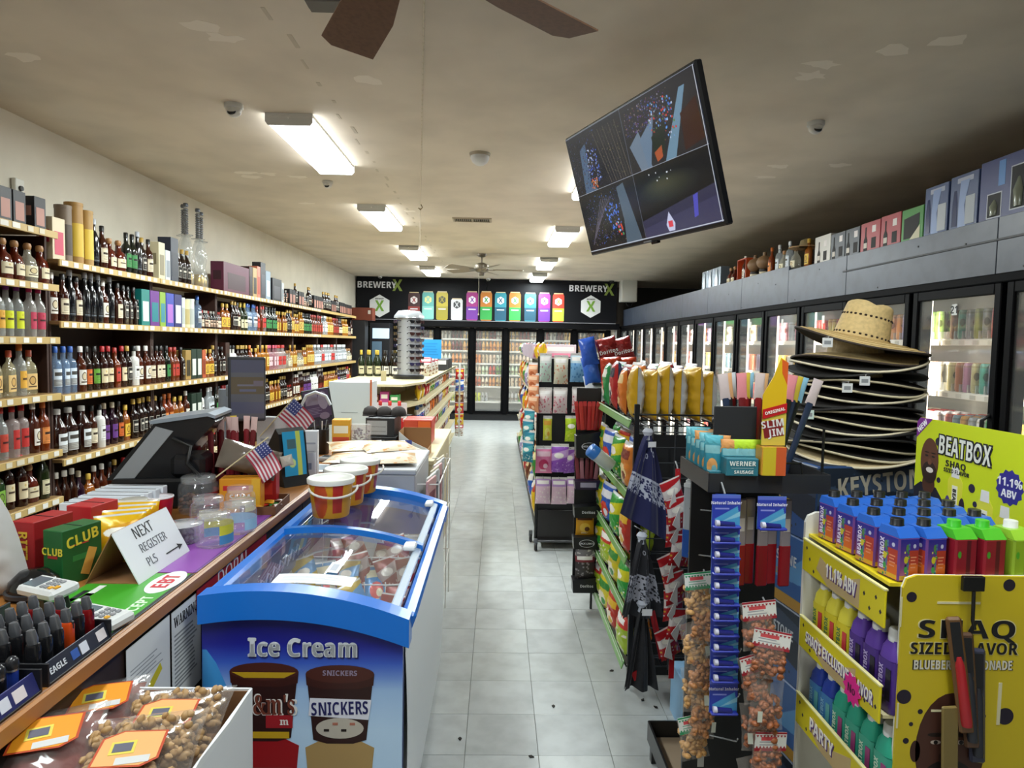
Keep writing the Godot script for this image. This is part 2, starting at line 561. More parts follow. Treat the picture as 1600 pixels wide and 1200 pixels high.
func back_sign() -> void:
	var z := -14.52
	var t := T("sign_board", "wide black sign board with a row of can pictures over the far cooler", "sign", V(-0.26, 2.19, -14.55))
	var o := -t.position
	P(t, "panel", bx(2.8, 0.9, 0.04), C("0c0d12", 0.5, 0.0, 0.3), V(-1.41, 0, 0))
	P(t, "panel", bx(2.82, 0.9, 0.04), C("0c0d12", 0.5, 0.0, 0.3), V(1.41, 0, 0))
	P(t, "edge_strip", bx(5.64, 0.012, 0.05, 0.001), C("9a9aa0", 0.4), V(0, -0.014, 0.004))
	for s in [[V(-2.637, 2.919, -14.52), V(-2.19, 2.914, -14.52), V(-2.572, 2.467, -14.52)], [V(1.939, 2.93, -14.52), V(2.4, 2.912, -14.52), V(2.005, 2.544, -14.52)]]:
		P(t, "lettering", txt("BREWERY", 0.135, 0, 0.006), C("d9d9dd"), s[0] + o)
		P(t, "letter_x", txt("X", 0.25, 0, 0.006), C("7c8f3c"), s[1] + o)
		var hx := P(t, "hexagon", MB.new().prism(hexagon(0.245), -0.003, 0.003).mesh(), C("d4d6d6"), s[2] + o)
		P(hx, "letter_x", txt("X", 0.23, 0, 0.006), C("6f9c34"), V(0, 0, 0.005))
		P(hx, "small_lettering", txt("BREWERY", 0.03, 0, 0.004), C("333333"), V(0, 0.155, 0.004))
	var cans := [[V(-1.831, 2.784, -14.52), "3a1a1c", "8a2f2a", "e0d8d8"], [V(-1.527, 2.804, -14.52), "5aa8a4", "7fc0b8", "d8d890"], [V(-1.224, 2.81, -14.52), "b7a51c", "9c9020", "3c3a12"], [V(-0.904, 2.665, -14.52), "cfcfd2", "c4c4c8", "38383c"], [V(-0.574, 2.824, -14.52), "9c2e7c", "6d2f96", "e8e0e8"], [V(-0.269, 2.83, -14.52), "b8722a", "2f9a48", "e8e0e8"], [V(0.043, 2.822, -14.52), "2c8494", "185068", "e8e0e8"], [V(0.355, 2.829, -14.52), "b8722a", "36a24c", "e8e0e8"], [V(0.688, 2.822, -14.52), "2c8494", "16485e", "e8e0e8"], [V(0.994, 2.828, -14.52), "8c2a86", "64309a", "e8e0e8"], [V(1.3, 2.82, -14.52), "b63a28", "a8b43a", "e8e0e8"]]
	for k in cans.size():
		var c = cans[k]
		var top: Vector3 = c[0] + o
		var h: float = top.y - 0.005
		var pic := P(t, "can_picture", MB.new().prism(can_shape(h, 0.25), -0.003, 0.003).mesh(), C(c[1], 0.45), V(top.x, 0.005, 0.024))
		P(pic, "lower_band", bx(0.25, h * 0.44, 0.002, 0.0), C(c[2], 0.45), V(0, h * 0.03, 0.003))
		P(pic, "lid_band", bx(0.2, 0.02, 0.002, 0.0), C("c9b48a", 0.4), V(0, h - 0.022, 0.003))
		P(pic, "hexagon", MB.new().prism(hexagon(0.085), -0.001, 0.001).mesh(), C(c[3], 0.45), V(0, h * 0.7, 0.006))
		P(pic, "letter_x", txt("X", 0.1, 0, 0.002), C(c[2], 0.5), V(0, h * 0.7, 0.012))
		P(pic, "text_bar", bx(0.16, 0.022, 0.001, 0.0), C("dcdce0", 0.5), V(0, h * 0.36, 0.0045))
	# header and side cladding round the far cooler
	K("trim_2", bx(5.7, 0.13, 0.3), C("08080b", 0.5, 0.0, 0.25), V(-0.2, 2.05, -14.68))
	K("trim_3", bx(1.0, 2.06, 0.12), C("090a0d", 0.5, 0.0, 0.3), V(-2.6, 0, -14.75))
	K("wall_sign_side", bx(0.05, 0.9, 1.4), C("17181e", 0.5), V(2.55, 2.19, -15.25))
	var f := T("slim_fridge", "slim black drinks fridge with a lit white header, behind the wine bottles", "fridge", V(-2.42, 0, -13.95))
	P(f, "cabinet", bx(0.4, 2.08, 0.45, 0.01), C("14151b", 0.4))
	P(f, "header", bx(0.34, 0.21, 0.012, 0.002), glow("b9d2ea", 0.28), V(0.02, 1.76, 0.228))
	P(f, "glass_door", bx(0.2, 1.4, 0.012, 0.002), C("5d7487", 0.15), V(-0.06, 0.3, 0.228))
	P(f, "handle", bx(0.018, 0.5, 0.03), C("22242a", 0.3), V(0.1, 0.8, 0.24))
	var cb := T("end_column", "black boxed column at the far end of the liquor shelves", "column", V(-2.68, 0, -13.0))
	P(cb, "body", bx(0.26, 2.1, 0.3, 0.006), C("15151a", 0.6))
	P(cb, "base", bx(0.28, 0.08, 0.32, 0.004), C("0e0e11", 0.6))
	var wb := T("wooden_box", "red-brown wooden box on top of the black column at the liquor shelves' end", "box", V(-2.62, 2.1, -13.0))
	P(wb, "board", bx(0.42, 0.24, 0.3, 0.006), C("6a2f1c", 0.45))
	P(wb, "plate", bx(0.05, 0.07, 0.004, 0.0), C("c8c0b8"), V(0.15, 0.12, 0.153))

# ---------- drinks ----------
func can_mat(hex: String) -> StandardMaterial3D:
	var tx := art("can_print", 64, 64, [["fill", "ffffff"], ["rect", 0, 0, 1, 0.09, "c8c8cc"], ["rect", 0, 0.93, 1, 0.07, "b8b8bc"], ["rect", 0, 0.2, 1, 0.05, "d8d0c0"], ["oval", 0.25, 0.45, 0.13, 0.16, "f4f0e8"], ["oval", 0.25, 0.45, 0.08, 0.1, "8a8078"], ["oval", 0.75, 0.45, 0.13, 0.16, "f4f0e8"], ["oval", 0.75, 0.45, 0.08, 0.1, "8a8078"], ["lines", 4, 0.1, 0.68, 0.3, 0.2, "d8d8d8"], ["lines", 4, 0.6, 0.68, 0.3, 0.2, "d8d8d8"]])
	return tex_mat("can print", tx, 0.3, hex, 0.15)

func drink_mat(hex: String) -> StandardMaterial3D:
	var tx := art("drink_print", 32, 64, [["fill", "ffffff"], ["rect", 0, 0, 1, 0.1, "403c3a"], ["rect", 0, 0.52, 1, 0.32, "f0ece0"], ["rect", 0, 0.6, 1, 0.12, "b8a08c"], ["rect", 0.3, 0.56, 0.3, 0.2, "887068"]])
	return tex_mat("drink print", tx, 0.25, hex)

func tall_can() -> ArrayMesh:
	return lt([[0.0, 0.0], [0.024, 0.0], [0.032, 0.012], [0.0325, 0.165], [0.027, 0.182], [0.026, 0.185], [0.024, 0.182], [0.0, 0.182]], 14)

func short_can() -> ArrayMesh:
	return lt([[0.0, 0.0], [0.024, 0.0], [0.032, 0.01], [0.0325, 0.105], [0.027, 0.12], [0.026, 0.123], [0.0, 0.12]], 12)

func drink_bottle() -> ArrayMesh:
	return lt([[0.0, 0.0], [0.03, 0.0], [0.034, 0.008], [0.034, 0.125], [0.028, 0.15], [0.015, 0.18], [0.015, 0.195], [0.017, 0.196], [0.017, 0.213], [0.0, 0.214]], 10)

const CAN_HUES := ["c4c6cc", "b32a26", "d8d0b8", "38506e", "caa23a", "e6e2da", "6f8f4a", "88421e", "9c8fb4", "d98a3c", "5c7f92", "dcdcdc", "a8322e", "e0c860", "4e5a54", "cf8fa0"]
const HUE_WORDS := ["silver", "red", "cream", "navy", "gold", "white", "olive", "brown", "lilac", "orange", "steel blue", "pale grey", "dark red", "yellow", "grey-green", "pink"]

func back_cooler() -> void:
	var zf := -14.7
	var xs := [-2.08, -1.33, -0.57, 0.17, 0.93, 1.68, 2.43]
	K("cooler_back", bx(4.9, 2.1, 0.06), C("c9ccca", 0.6), V(0.2, 0, -15.75))
	K("cooler_floor", bx(4.9, 0.14, 1.0), C("101116", 0.5), V(0.2, 0, -15.2))
	K("cooler_roof", bx(4.9, 0.06, 1.0), C("202126", 0.5), V(0.2, 2.06, -15.2))
	K("cooler_side", bx(0.05, 2.06, 1.0), C("b9bcba", 0.6), V(-2.16, 0, -15.2))
	K("cooler_side", bx(0.05, 2.06, 1.0), C("b9bcba", 0.6), V(2.6, 0, -15.2))
	for k in xs.size():
		K("cooler_mullion", bx(0.1, 1.9, 0.1, 0.006), C("060608", 0.5, 0.0, 0.2), V(xs[k], 0.14, zf))
		var lm := T("light_tube", "upright cooler light tube behind the far mullion, %s from the left" % nth(k + 1), "light", V(xs[k], 0.2, zf - 0.085), 0, "light tubes in the far cooler")
		P(lm, "tube", bx(0.03, 1.8, 0.025, 0.006), glow("fff6e6", 1.6))
		P(lm, "holder", bx(0.045, 1.84, 0.012, 0.002), C("d0d0cc"), V(0, -0.02, 0.02))
		area("cooler_lamp", V(xs[k], 1.1, zf - 0.105), Vector2(0.03, 1.75), V(0, 0, -1), 0.2, Color(1, 0.96, 0.88))
	var heights := [1.82, 1.56, 1.28, 1.03, 0.77, 0.43]
	var hues := [["8c2f2a", "d8d4c8", "6b2a26", "caa860"], ["d88a2c", "e0a040", "7a2a22", "d8a050"], ["e2c8b0", "d8dcd0", "e08a3c", "c8b090"], ["c85038", "7aa04a", "d8c8b0", "c8d8b8"], ["d8904a", "d8b070", "c86a48", "e0d0b8"], ["5aa02c", "e0a020", "c8d040", "b8b8b8"]]
	for d in 6:
		var xc: float = (xs[d] + xs[d + 1]) / 2.0
		var w: float = xs[d + 1] - xs[d] - 0.1
		var dr := T("cooler_door", "black framed glass door of the far cooler, %s from the left" % nth(d + 1), "cooler door", V(xc, 0.15, zf + 0.03), 0, "far cooler doors")
		var fr := MB.new()
		fr.box(V(-w / 2 + 0.02, 0.94, 0), V(0.04, 1.88, 0.035), 0.004).box(V(w / 2 - 0.02, 0.94, 0), V(0.04, 1.88, 0.035), 0.004).box(V(0, 0.03, 0), V(w - 0.08, 0.06, 0.035), 0.004).box(V(0, 1.85, 0), V(w - 0.08, 0.06, 0.035), 0.004)
		P(dr, "frame", fr.mesh(), C("060608", 0.5, 0.0, 0.2))
		P(dr, "glass_pane", bx(w - 0.08, 1.76, 0.006, 0.0), pane("f4f8f6", 0.06), V(0, 0.06, 0))
		P(dr, "handle", bx(0.022, 0.4, 0.03), C("1c1d22", 0.3), V(w / 2 - 0.02, 0.8, 0.03))
		for s in heights.size():
			var y: float = heights[s]
			var sh := T("cooler_shelf", "wire shelf %s from the top behind the %s far cooler door" % [nth(s + 1), nth(d + 1)], "shelf", V(xc, y - 0.03, zf - 0.4), 0, "far cooler shelves")
			P(sh, "deck", bx(w + 0.06, 0.014, 0.92, 0.002), C("c9c9c4", 0.5), V(0, 0, -0.17))
			P(sh, "price_rail", bx(w + 0.06, 0.032, 0.012, 0.002), C("e6e2d8", 0.5), V(0, -0.024, 0.285))
			var n := 8
			for i in n:
				if s == 5 and i > 3 and d % 2 == 0:
					continue
				var hue: String = hues[s][(i / (2 + d % 2) + d) % 4]
				var isb := (s + d) % 3 != 1
				S("drink_bottle" if isb else "drink_can", drink_bottle() if isb else tall_can(), drink_mat(hue) if isb else can_mat(hue), "%s, %s from left on the %s shelf behind the %s far door" % ["drink bottle" if isb else "drink can", nth(i + 1), nth(s + 1), nth(d + 1)], "bottle" if isb else "can", V(xc - w / 2 + 0.04 + i * w / n, y - 0.016, zf - 0.16), V(0, rng.randf() * 360, 0), "drinks behind the far cooler doors")
			# the rows behind, seen only through the gaps
			if s < 5:
				var mm := MultiMesh.new()
				mm.transform_format = MultiMesh.TRANSFORM_3D
				mm.mesh = short_can()
				mm.instance_count = n * 3
				for i in n * 3:
					mm.set_instance_transform(i, Transform3D(Basis(), V(-w / 2 + 0.04 + (i % n) * w / n, 0.014, 0.14 - (i / n) * 0.08)))
				var mi := MultiMeshInstance3D.new()
				mi.name = "back_rows"
				mi.multimesh = mm
				mi.material_override = can_mat(hues[s][d % 4])
				sh.add_child(mi, true)
				stuff(mi)

func right_cooler() -> void:
	var X := 2.75
	var z0 := -2.72
	var nd := 15
	var L := nd * 0.8
	var zc := z0 - L / 2
	K("cooler_back", bx(0.06, 2.3, L + 0.1), C("d2d4d0", 0.6), V(3.75, 0, zc))
	K("cooler_floor", bx(1.05, 0.15, L + 0.1), C("101116", 0.5), V(3.24, 0, zc))
	K("cooler_roof", bx(1.6, 0.05, L + 0.1), C("24262c", 0.6), V(3.61, 2.4, zc))
	K("cooler_side", bx(1.0, 2.4, 0.05), C("24262c", 0.6), V(3.25, 0, z0 + 0.03))
	# the painted front above the doors, in panels
	var paint := surf("434a59", 0.36, 0.8, 0.85, 1.1, 0.05, 11)
	var wl := K("wall_fascia", bx(0.05, 0.3, L + 0.1), C("23262e", 0.6), V(X + 0.06, 2.12, zc))
	var z := z0 + 0.05
	for w in [1.0, 1.6, 1.06, 1.22, 1.22, 1.22, 1.22, 1.22, 1.22, 1.07]:
		var y1: float = 2.46 if z > -5.6 else 2.5
		P(wl, "panel", bx(0.02, y1 - 2.13, w - 0.006, 0.002), paint, V(-0.045, 0.0, z - w / 2 - zc))
		z -= w
	for k in 12:
		P(wl, "nail_head", lt([[0.006, 0], [0.006, 0.002], [0, 0.003]], 8), C("15161a", 0.5), V(-0.056, [0.27, 0.04, 0.22][k % 3], z0 - 0.3 - k * 0.45 - zc), V(0, 0, 90))
	P(wl, "seam_strip", bx(0.008, 0.012, 2.6, 0.001), C("1a1c22", 0.5), V(-0.057, 0.2, z0 - 1.3 - zc))
	K("trim_4", bx(0.1, 0.05, L + 0.1, 0.006), C("07070a", 0.6, 0.0, 0.2), V(X - 0.01, 2.08, zc))
	K("trim_5", bx(0.06, 0.15, L + 0.1, 0.004), C("0e0f14", 0.5), V(X, 0, zc))
	var heights := [1.79, 1.455, 1.12, 0.8, 0.49, 0.19]
	var doors_word := []
	for k in nd:
		doors_word.append("door 21" if k == 1 else "the %s cooler door" % nth(k + 1))
	var named := [["b23028", "8a8c88", "8f9440", "8c8e90", "3c8a74", "8a5c34"], ["5c6e84", "4a9c8c", "b4ac7c", "b47c9a", "b0622c", "d8cc8c"], ["3ca058", "d0d0cc", "8c9094", "c08a34", "6a8494", "b8402c"]]
	var far_where := {}
	for d in nd:
		var zn := z0 - d * 0.8
		var zm := zn - 0.4
		K("cooler_mullion", bx(0.09, 1.95, 0.08, 0.006), C("060608", 0.5, 0.0, 0.2), V(X + 0.02, 0.14, zn))
		var lt_ := T("light_tube", "upright light tube inside the long cooler at the near side of %s" % doors_word[d], "light", V(X + 0.095, 0.2, zn - 0.03), 0, "light tubes in the long cooler")
		P(lt_, "tube", bx(0.025, 1.84, 0.03, 0.006), glow("fff4e2", 1.5))
		P(lt_, "holder", bx(0.012, 1.86, 0.05, 0.002), C("d0d0cc"), V(-0.02, -0.01, 0))
		area("cooler_lamp", V(X + 0.112, 1.1, zn - 0.03), Vector2(0.03, 1.8), V(1, 0, -0.5), 0.4, Color(1, 0.95, 0.86))
		var dr := T("cooler_door", "black framed glass cooler door numbered 21" if d == 1 else "black framed glass cooler door along the right, %s from the camera" % nth(d + 1), "cooler door", V(X - 0.035, 0.15, zm), 0, "glass doors of the long cooler")
		var fr := MB.new()
		fr.box(V(0, 0.965, -0.355), V(0.04, 1.93, 0.05), 0.005).box(V(0, 0.965, 0.355), V(0.04, 1.93, 0.05), 0.005).box(V(0, 0.03, 0), V(0.04, 0.06, 0.66), 0.005).box(V(0, 1.9, 0), V(0.04, 0.06, 0.66), 0.005)
		P(dr, "frame", fr.mesh(), C("060609", 0.5, 0.0, 0.2))
		P(dr, "glass_pane", bx(0.006, 1.82, 0.67, 0.0), pane("f4f8f6", 0.05), V(0, 0.055, 0))
		var hd := MB.new().tube([V(-0.015, 0.75, 0.35), V(-0.06, 0.78, 0.35), V(-0.06, 1.18, 0.35), V(-0.015, 1.21, 0.35)], 0.011, 8)
		P(dr, "handle", hd.mesh(), C("1a1b20", 0.3))
		var pl := P(dr, "number_plate", bx(0.002, 0.065, 0.045, 0.0), C("e2e2de", 0.5), V(-0.005, 1.77, 0.0))
		if d == 1:
			P(pl, "lettering", txt("21", 0.045, 0), C("15151a"), V(-0.0016, 0.032, 0), V(0, -90, 0))
		var first := 0 if d < 6 else 99
		for s in heights.size():
			var y: float = heights[s]
			var sh := T("cooler_shelf", "white cooler shelf, %s from the top behind %s" % [nth(s + 1), doors_word[d]], "shelf", V(X + 0.52, y - 0.02, zm), 0, "shelves of the long cooler")
			P(sh, "deck", bx(0.82, 0.014, 0.78, 0.002), C("d8d6d0", 0.5), V(0.05, 0, 0))
			var rl := P(sh, "price_rail", bx(0.012, 0.034, 0.78, 0.002), C("e8e4da", 0.5), V(-0.365, -0.026, 0))
			if d < 4 and s < 4:
				for i in 6:
					P(rl, "price_tag", bx(0.002, 0.026, 0.05, 0.0), C(["cfcbc0", "bdb8ac"][i % 2], 0.5), V(-0.0075, 0.004, 0.31 - i * 0.125))
				for i in 11:
					P(sh, "divider", bx(0.3, 0.05, 0.003, 0.0), pane("eef2f2", 0.3), V(-0.2, 0.014, 0.355 - i * 0.072))
			for i in 10:
				var hue_i := (i / 2 + s * 5 + d * 3) % 16
				var hue: String = CAN_HUES[hue_i]
				if d == 1 and s < 3 and i > 3:
					hue = named[s][i - 4]
				var zz := zn - 0.075 - i * 0.072
				if d < 6 and s < 4 and not (d > 2 and s > 2):
					S("drink_can", tall_can(), can_mat(hue), "tall %s can, %s from the camera on the %s shelf behind %s" % ["drink" if d == 1 and s < 3 and i > 3 else HUE_WORDS[hue_i], nth(i + 1), nth(s + 1), doors_word[d].replace("the ", "")], "can", V(X + 0.2, y - 0.006, zz), V(0, rng.randf() * 360, 0), "cans in the long cooler")
				elif s < 5:
					if not far_where.has(hue):
						far_where[hue] = []
					far_where[hue].append(V(X + 0.2, y - 0.006, zz))
				if s < 5:
					for r in 3:
						if not far_where.has(hue):
							far_where[hue] = []
						far_where[hue].append(V(X + 0.27 + r * 0.07, y - 0.006, zz))
	K("cooler_mullion", bx(0.09, 1.95, 0.08, 0.006), C("060608", 0.5, 0.0, 0.2), V(X + 0.02, 0.14, z0 - L))
	var more := T("cooler_drinks", "rows of cans behind the front cans and along the far doors of the long cooler", "cans")
	stuff(more)
	for hue in far_where:
		var mm := MultiMesh.new()
		mm.transform_format = MultiMesh.TRANSFORM_3D
		mm.mesh = tall_can()
		mm.instance_count = far_where[hue].size()
		for i in far_where[hue].size():
			mm.set_instance_transform(i, Transform3D(Basis(Vector3.UP, i * 0.9), far_where[hue][i]))
		var mi := MultiMeshInstance3D.new()
		mi.name = "can_rows"
		mi.multimesh = mm
		mi.material_override = can_mat(hue)
		more.add_child(mi, true)

# ---------- liquor ----------
var liquor_count := 0
var far_liquor := {}

func shape(kind: String) -> Dictionary:
	var k := "shape" + kind
	if meshes.has(k):
		return meshes[k]
	var d := {}
	var r := 0.036
	var sq := 2.0
	var fl := 1.0
	var body := []
	var cap := [[0.0, 0], [0.0155, 0], [0.0155, 0.036], [0.012, 0.039], [0, 0.039]]
	var cy := 0.262
	var ly := [0.045, 0.145]
	match kind:
		"round": body = [[0, 0], [0.034, 0], [r, 0.006], [r, 0.168], [0.03, 0.198], [0.015, 0.222], [0.0135, 0.272], [0, 0.273]]
		"square":
			sq = 6.0
			body = [[0, 0], [0.031, 0], [0.034, 0.006], [0.034, 0.16], [0.028, 0.185], [0.014, 0.205], [0.0135, 0.262], [0, 0.262]]
			cy = 0.25
			r = 0.034
		"decanter":
			r = 0.045
			sq = 3.0
			body = [[0, 0], [0.04, 0], [0.045, 0.008], [0.043, 0.1], [0.036, 0.135], [0.018, 0.155], [0.016, 0.19], [0, 0.19]]
			cap = [[0, 0], [0.013, 0], [0.02, 0.01], [0.022, 0.025], [0.018, 0.04], [0, 0.045]]
			cy = 0.186
			ly = [0.03, 0.095]
		"flask":
			r = 0.046
			fl = 0.55
			sq = 3.4
			body = [[0, 0], [0.042, 0], [0.046, 0.006], [0.046, 0.15], [0.036, 0.18], [0.016, 0.2], [0.014, 0.235], [0, 0.235]]
			cy = 0.226
			ly = [0.03, 0.125]
		"vodka":
			r = 0.037
			body = [[0, 0], [0.035, 0], [r, 0.006], [r, 0.19], [0.03, 0.212], [0.014, 0.222], [0.013, 0.28], [0, 0.28]]
			cy = 0.262
			ly = [0.05, 0.16]
		"wine":
			r = 0.038
			body = [[0, 0], [0.036, 0], [r, 0.006], [r, 0.16], [0.032, 0.19], [0.016, 0.225], [0.0135, 0.25], [0.0135, 0.3], [0, 0.3]]
			cap = [[0, 0], [0.0148, 0], [0.0148, 0.05], [0.013, 0.052], [0, 0.052]]
			cy = 0.25
			ly = [0.03, 0.12]
		"jug":
			r = 0.056
			body = [[0, 0], [0.052, 0], [r, 0.008], [r, 0.17], [0.05, 0.2], [0.024, 0.245], [0.02, 0.285], [0, 0.285]]
			cap = [[0, 0], [0.022, 0], [0.022, 0.03], [0.019, 0.034], [0, 0.034]]
			cy = 0.275
			ly = [0.035, 0.155]
		"slim":
			r = 0.031
			body = [[0, 0], [0.029, 0], [r, 0.006], [0.033, 0.2], [0.02, 0.235], [0.0125, 0.255], [0.0125, 0.31], [0, 0.31]]
			cy = 0.295
			ly = [0.04, 0.17]
		"mini":
			r = 0.021
			body = [[0, 0], [0.02, 0], [r, 0.004], [r, 0.1], [0.016, 0.118], [0.009, 0.13], [0.009, 0.155], [0, 0.155]]
			cap = [[0, 0], [0.0105, 0], [0.0105, 0.022], [0, 0.024]]
			cy = 0.148
			ly = [0.02, 0.085]
	d.body = MB.new().lathe(body, 20 if sq > 2.0 else 14, sq, fl).mesh()
	d.cap = MB.new().lathe(cap, 10).mesh()
	d.cy = cy
	var lr := 1.012
	var half := 0.95
	if sq > 5.0:
		half = 0.72
	if kind == "flask":
		# broad side towards the aisle
		d.body = MB.new().lathe(body, 20, sq, fl, Vector3.ZERO, 0, TAU, Basis(Vector3.UP, PI / 2)).mesh()
		d.label = MB.new().lathe([[r * lr, ly[0]], [r * lr, ly[1]]], 8, sq, fl, Vector3.ZERO, -PI / 2 - 0.85, -PI / 2 + 0.85, Basis(Vector3.UP, -PI / 2)).mesh()
	else:
		d.label = MB.new().lathe([[r * lr, ly[0]], [r * lr, ly[1]]], 8, sq, fl, Vector3.ZERO, half, -half).mesh()
	d.r = r
	d.top = cy + 0.035
	meshes[k] = d
	return d

func label_mat(hex: String, k: int) -> StandardMaterial3D:
	var w := 48
	var tx: Texture2D
	match k:
		0: tx = art("label_a", w, w, [["fill", "ffffff"], ["rect", 0.08, 0.06, 0.84, 0.03, "8a7a60"], ["rect", 0.08, 0.9, 0.84, 0.03, "8a7a60"], ["rect", 0.2, 0.3, 0.6, 0.16, "3c3028"], ["lines", 4, 0.22, 0.56, 0.56, 0.3, "94887a"]])
		1: tx = art("label_b", w, w, [["fill", "ffffff"], ["oval", 0.5, 0.42, 0.28, 0.28, "5a4632"], ["oval", 0.5, 0.42, 0.22, 0.22, "e8dcc0"], ["rect", 0.15, 0.78, 0.7, 0.09, "584838"]])
		2: tx = art("label_c", w, w, [["fill", "2a2622"], ["rect", 0.04, 0.04, 0.92, 0.92, "d8d4cc"], ["rect", 0.08, 0.08, 0.84, 0.84, "1a1816"], ["rect", 0.16, 0.3, 0.68, 0.18, "e4e0d8"], ["lines", 4, 0.2, 0.58, 0.6, 0.26, "b8b4ac"]])
		3: tx = art("label_d", w, w, [["fill", "ffffff"], ["rect", 0, 0.62, 1, 0.38, "a8a098"], ["rect", 0.1, 0.2, 0.8, 0.22, "504840"], ["lines", 3, 0.15, 0.68, 0.7, 0.26, "efe8dc"]])
		4: tx = art("label_e", w, w, [["fill", "ffffff"], ["rect", 0.12, 0.36, 0.76, 0.26, "f4f0e8"], ["rect", 0.2, 0.43, 0.6, 0.12, "4a3830"], ["oval", 0.5, 0.2, 0.09, 0.09, "e8d8a8"]])
	return tex_mat("bottle label %d" % k, tx, 0.6, hex)

# kind: shape, glass, cap, label paper, label print, words
const LIQUOR := {
	"a": ["round", "3a1508", "17130f", "e8dcc0", 0, "amber bottle with black cap and cream label"],
	"b": ["square", "200c07", "141212", "f0ece4", 2, "square dark bottle with black label"],
	"c": ["decanter", "571a0c", "a8794a", "e4d8b8", 4, "squat red-brown decanter with wooden stopper"],
	"d": ["vodka", "*dfe8ee", "e8e8ea", "dfe6ee", 0, "clear bottle with white cap"],
	"e": ["round", "4a1c0a", "e8e4dc", "eeeae0", 1, "amber bottle with white cap"],
	"f": ["square", "6a2a0c", "a8281e", "c03a28", 0, "square amber bottle with red cap"],
	"g": ["wine", "1f2a14", "c8a83a", "e4dcb8", 0, "green bottle with gold neck foil"],
	"h": ["round", "2c0f0a", "b01e22", "e8d8b4", 4, "dark bottle with red wax neck"],
	"i": ["vodka", "*9fc0e8", "2a5cb0", "dce8f6", 3, "clear blue bottle with blue cap"],
	"j": ["flask", "8a4a12", "c8a23a", "e0b83a", 1, "flat honey coloured bottle with yellow label"],
	"k": ["round", "1c0b08", "b89440", "f0ece4", 2, "dark bottle with gold cap"],
	"l": ["flask", "1c3a1c", "20201c", "7cae3a", 1, "flat dark bottle with green label"],
	"m": ["vodka", "e4e2dc", "1a1a1a", "f0f0ee", 0, "white bottle with black cap"],
	"n": ["vodka", "*e8d4d0", "c02822", "c83430", 4, "clear bottle with red cap and label"],
	"o": ["round", "7a300c", "d8702a", "e89048", 0, "amber bottle with orange label"],
	"p": ["round", "2a1020", "c8b89c", "6a3a8a", 4, "dark bottle with purple label"],
	"q": ["decanter", "*e8e4d0", "a8794a", "f0e8c8", 1, "squat clear bottle with cork stopper"],
	"r": ["jug", "2a0f0a", "e8e6e2", "e6ebee", 3, "large handled jug with white label"],
	"s": ["vodka", "*e6a8b4", "d85870", "f0c8d0", 4, "pink bottle"],
	"t": ["vodka", "a86a1c", "c8a040", "e8cc70", 1, "golden bottle with gold cap"],
	"u": ["slim", "101014", "b8bcc4", "8fa0b4", 2, "slim black bottle with silver cap"],
	"v": ["round", "12180f", "141412", "3c8a4a", 0, "dark bottle with green label"],
	"w": ["wine", "141008", "1c1a18", "f0eee6", 0, "dark wine bottle with white label"],
	"x": ["mini", "481c0c", "a82a22", "e8dcc8", 4, "small amber bottle with red cap"],
	"y": ["mini", "161110", "c8c4bc", "e8c8b0", 3, "small dark bottle with pale cap"],
	"z": ["slim", "2e1208", "e0d8cc", "d84838", 3, "slim amber bottle with red label"],
	"1": ["round", "*d8dcd8", "e07a2a", "e8b040", 4, "clear bottle with orange cap"],
	"2": ["round", "*d8dcd8", "c83a30", "c84838", 4, "clear bottle with red cap and red label"],
	"3": ["round", "*d8dcd8", "7a2a88", "d8e020", 4, "clear bottle with purple cap and lime label"],
	"4": ["round", "*dcd8d4", "d0306a", "c03a58", 4, "clear bottle with pink cap and pink label"],
	"5": ["flask", "*d8cca0", "c8583a", "e0bc7a", 1, "flat clear bottle with tan label"],
	"6": ["round", "241008", "1a1512", "d86a2a", 0, "dark bottle with orange label"],
	"7": ["round", "201008", "1a1512", "6aa838", 0, "dark bottle with lime label"],
}
